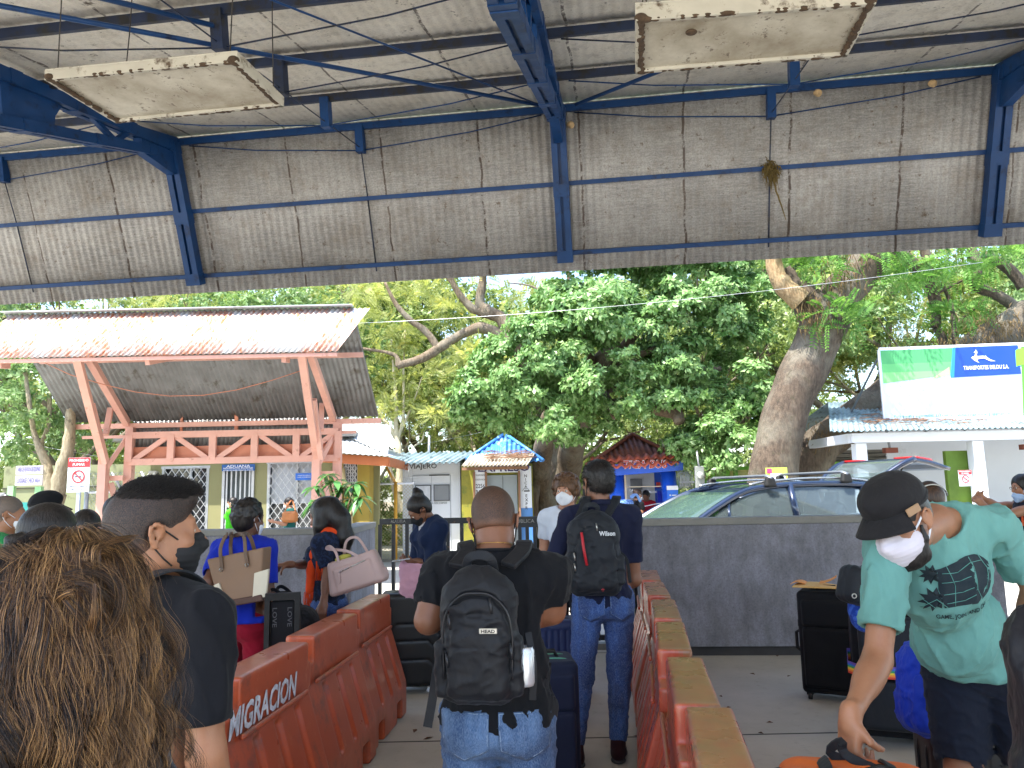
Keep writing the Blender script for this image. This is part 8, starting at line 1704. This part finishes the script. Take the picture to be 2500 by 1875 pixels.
# ---------- foreground woman with long brown hair
p=Person('woman in the left foreground with long light brown hair in a loose half bun',(-.635,1.13),4,1.55,.92,fem=True,head=(6,4,0),skin='light',res=.008)
J=p.J
for q_ in ('shR','shL','elR','elL','wrR','wrL'): J[q_]=J[q_]+V(0,0,-.075)
J['nek']=J['nek']+V(0,0,-.035)
p.build_body(); p.shirt(cloth('#3f4650',fold=.4,name='grey_blue_top'),.3,.010,-.1,.02,neck=.085,nz=-.03); p.pants(J_dk,1.93); p.shoes(m_rub,m_rub,.014)
hc=J['hed']; HC=p.hp(0,-.02,.035)
def hm(c,c2): 
    n=NT('hair_strand'); o=n.ramp(n.noise(25,3,.6,stretch=(1,1,.3)),[(.3,c),(.7,c2)]); n.set(Base_Color=o,Roughness=.38); n.b.inputs['Specular IOR Level'].default_value=.45; return n.m
HM=[hm('#120b07','#241710'),hm('#2c1c12','#47301f'),hm('#523922','#765534'),hm('#7a5a38','#a88253')]
d=SDF(.04); d.ell(HC,V(.086,.102,.098)); d.ell(HC+V(.01,-.02,-.10),V(.095,.07,.13)); d.ell(HC+V(.03,-.02,-.23),V(.115,.055,.13)); d.ell(HC+V(.03,-.065,.02),V(.05,.03,.045)); d.fld(lambda X_,Y_,Z_,wn=WN(9,8,60.): .008*wn((X_,Y_,Z_),(1,1,.25))); d.ell(p.hp(0,.115,-.04),V(.085,.09,.12),op='s',k=.01); d.mesh('hair_mass',.007,HM[0],p.t)
rs=np.random.RandomState(12); SB=[[] for _ in HM]
BC=p.hp(.050,-.128,.030); NP=26
def resamp(P,n=NP):
    P=np.asarray(P); t=np.linspace(0,len(P)-1,n); i0=np.minimum(t.astype(int),len(P)-2); f=(t-i0)[:,None]; return P[i0]*(1-f)+P[i0+1]*f
def guide(a,ph,L,lay):
    e=V(math.cos(a)*math.sin(ph),math.sin(a)*math.sin(ph),math.cos(ph)); pts=[HC+e*V(.092,.108,.103)*(1+.05*lay)]; out_=e*V(1,1,0); sx=pts[0][0]-HC[0]; dirv=nrm(V(e[0]*.6,e[1]*.6,-.5)); n_=30; s_=0
    p1,p2=4.5*a+rs.uniform(-.5,.5),3.*a+rs.uniform(-.5,.5); wl=.135+.02*math.sin(2*a); am=rs.uniform(.8,1.3); curlx=rs.uniform(-.3,.6)
    for j in range(n_):
        t=j/n_; st=L/n_; s_+=st; sp=nrm(V(out_[0]*.22*(1-t)+sx*.5*(1-t)+.22*math.exp(-((t-.45)/.28)**2),out_[1]*(.25-.45*t),-1)); dirv=nrm(dirv*.75+sp*.25)
        w=V(math.sin(6.28*s_/wl+p1)*.95*am*min(1,t*1.6),math.cos(6.28*s_/wl+p2)*.4*am*min(1,t*1.6),0)
        if t>.8: w=w+V(curlx*(t-.8)*5,-.1,.25*(t-.8)*5)
        cur=pts[-1]+nrm(dirv+w)*st; rel=(cur-HC)/V(.095,.111,.106); r_=np.linalg.norm(rel); lim_=1+.08*lay
        if r_<lim_ and cur[2]>HC[2]-.10: cur=HC+rel/r_*lim_*V(.095,.111,.106)
        pts.append(cur)
    return resamp(pts)
T_=np.linspace(0,1,NP)[:,None]
def clump(G,cw,n,pr,prof,wave=.003,fly=.06):
    for k_ in range(n):
        off=rs.randn(3)*cw; off[1]*=.7; a1,a2=rs.uniform(0,6.28,2); f1=rs.uniform(4,11)
        Q=G+off*prof+np.concatenate([np.sin(T_*f1+a1),np.cos(T_*f1*.8+a2),0*T_],1)*wave*(.3+T_)
        if rs.rand()<fly: Q=Q+rs.randn(3)*.02*T_**1.5
        SB[rs.choice(4,p=pr)].append((Q,rs.uniform(.00022,.00048)))
for c_ in range(230):
    a=rs.uniform(-2.75,-.25) if c_%6 else rs.uniform(-3.6,.5); ph=rs.uniform(.12,1.7); lay=rs.rand(); G=guide(a,ph,rs.uniform(.27,.42),lay); lt=.5*min(1,max(0,(G[14][0]-HC[0]+.06)/.12))+lay*.6+rs.uniform(-.3,.3)
    pr=(.85,.15,0,0) if lt<.5 else (.35,.42,.18,.05) if lt<.8 else (.04,.2,.40,.36); clump(G,rs.uniform(.0035,.008),56,pr,.6+.8*np.sin(2.8*T_)-.75*T_**2)
for c_ in range(40):
    ph0=rs.uniform(0,6.28); R0=rs.uniform(.018,.044); span=rs.uniform(2.0,4.4)*rs.choice((-1,1)); ax=nrm(V(rs.uniform(-.7,.6),-1,rs.uniform(-.6,.6))); Mq=frame(ax); off=V(rs.uniform(-.02,.02),rs.uniform(-.010,.018),rs.uniform(-.026,.026)); pr=(.08,.32,.38,.22) if rs.rand()<.55 else (.4,.45,.15,0.)
    G=np.array([BC+off+Mq@V(R0*math.cos(ph0+span*t)*(1+.2*t),R0*1.25*math.sin(ph0+span*t),.018*math.sin(3*t+ph0)) for t in np.linspace(0,1,NP)]); clump(G,.0035,26,pr,.5+.9*T_,.0015,.03)
for c_ in range(34):
    s0=HC+V(rs.uniform(-.088,.088),rs.uniform(-.04,.06),.098+rs.uniform(-.05,.002)); tail=V(rs.uniform(-.03,.06),-.004,-rs.uniform(.05,.16)); G=resamp(spline([s0,HC+V((s0[0]-HC[0])*.75+.012,-.078,.088),BC+V(rs.uniform(-.02,.02),.008,rs.uniform(.0,.03)),BC+V(.012,-.014,-.045),BC+tail*.6+V(.01,0,0),BC+tail],5)); clump(G,.005,30,(.1,.34,.36,.2),.6+.5*np.sin(3.*T_),.002,.04)
for i in range(260):
    a=rs.uniform(-3.2,.4); q=HC+V(math.cos(a)*.095,math.sin(a)*.10,rs.uniform(-.25,.10)); w_=V(math.cos(a),math.sin(a),0); SB[rs.choice((2,3))].append((resamp(spline([q,q+w_*.012+V(rs.uniform(-.01,.01),0,rs.uniform(-.01,.02)),q+w_*.022+V(rs.uniform(-.02,.02),0,rs.uniform(-.03,.01)),q+w_*.02+V(rs.uniform(-.02,.03),0,rs.uniform(-.07,-.02))],5)),.00022))
for B_,mt in zip(SB,HM): strands_obj('hair',np.array([x[0] for x in B_]),np.array([x[1] for x in B_]),mt,p.t)
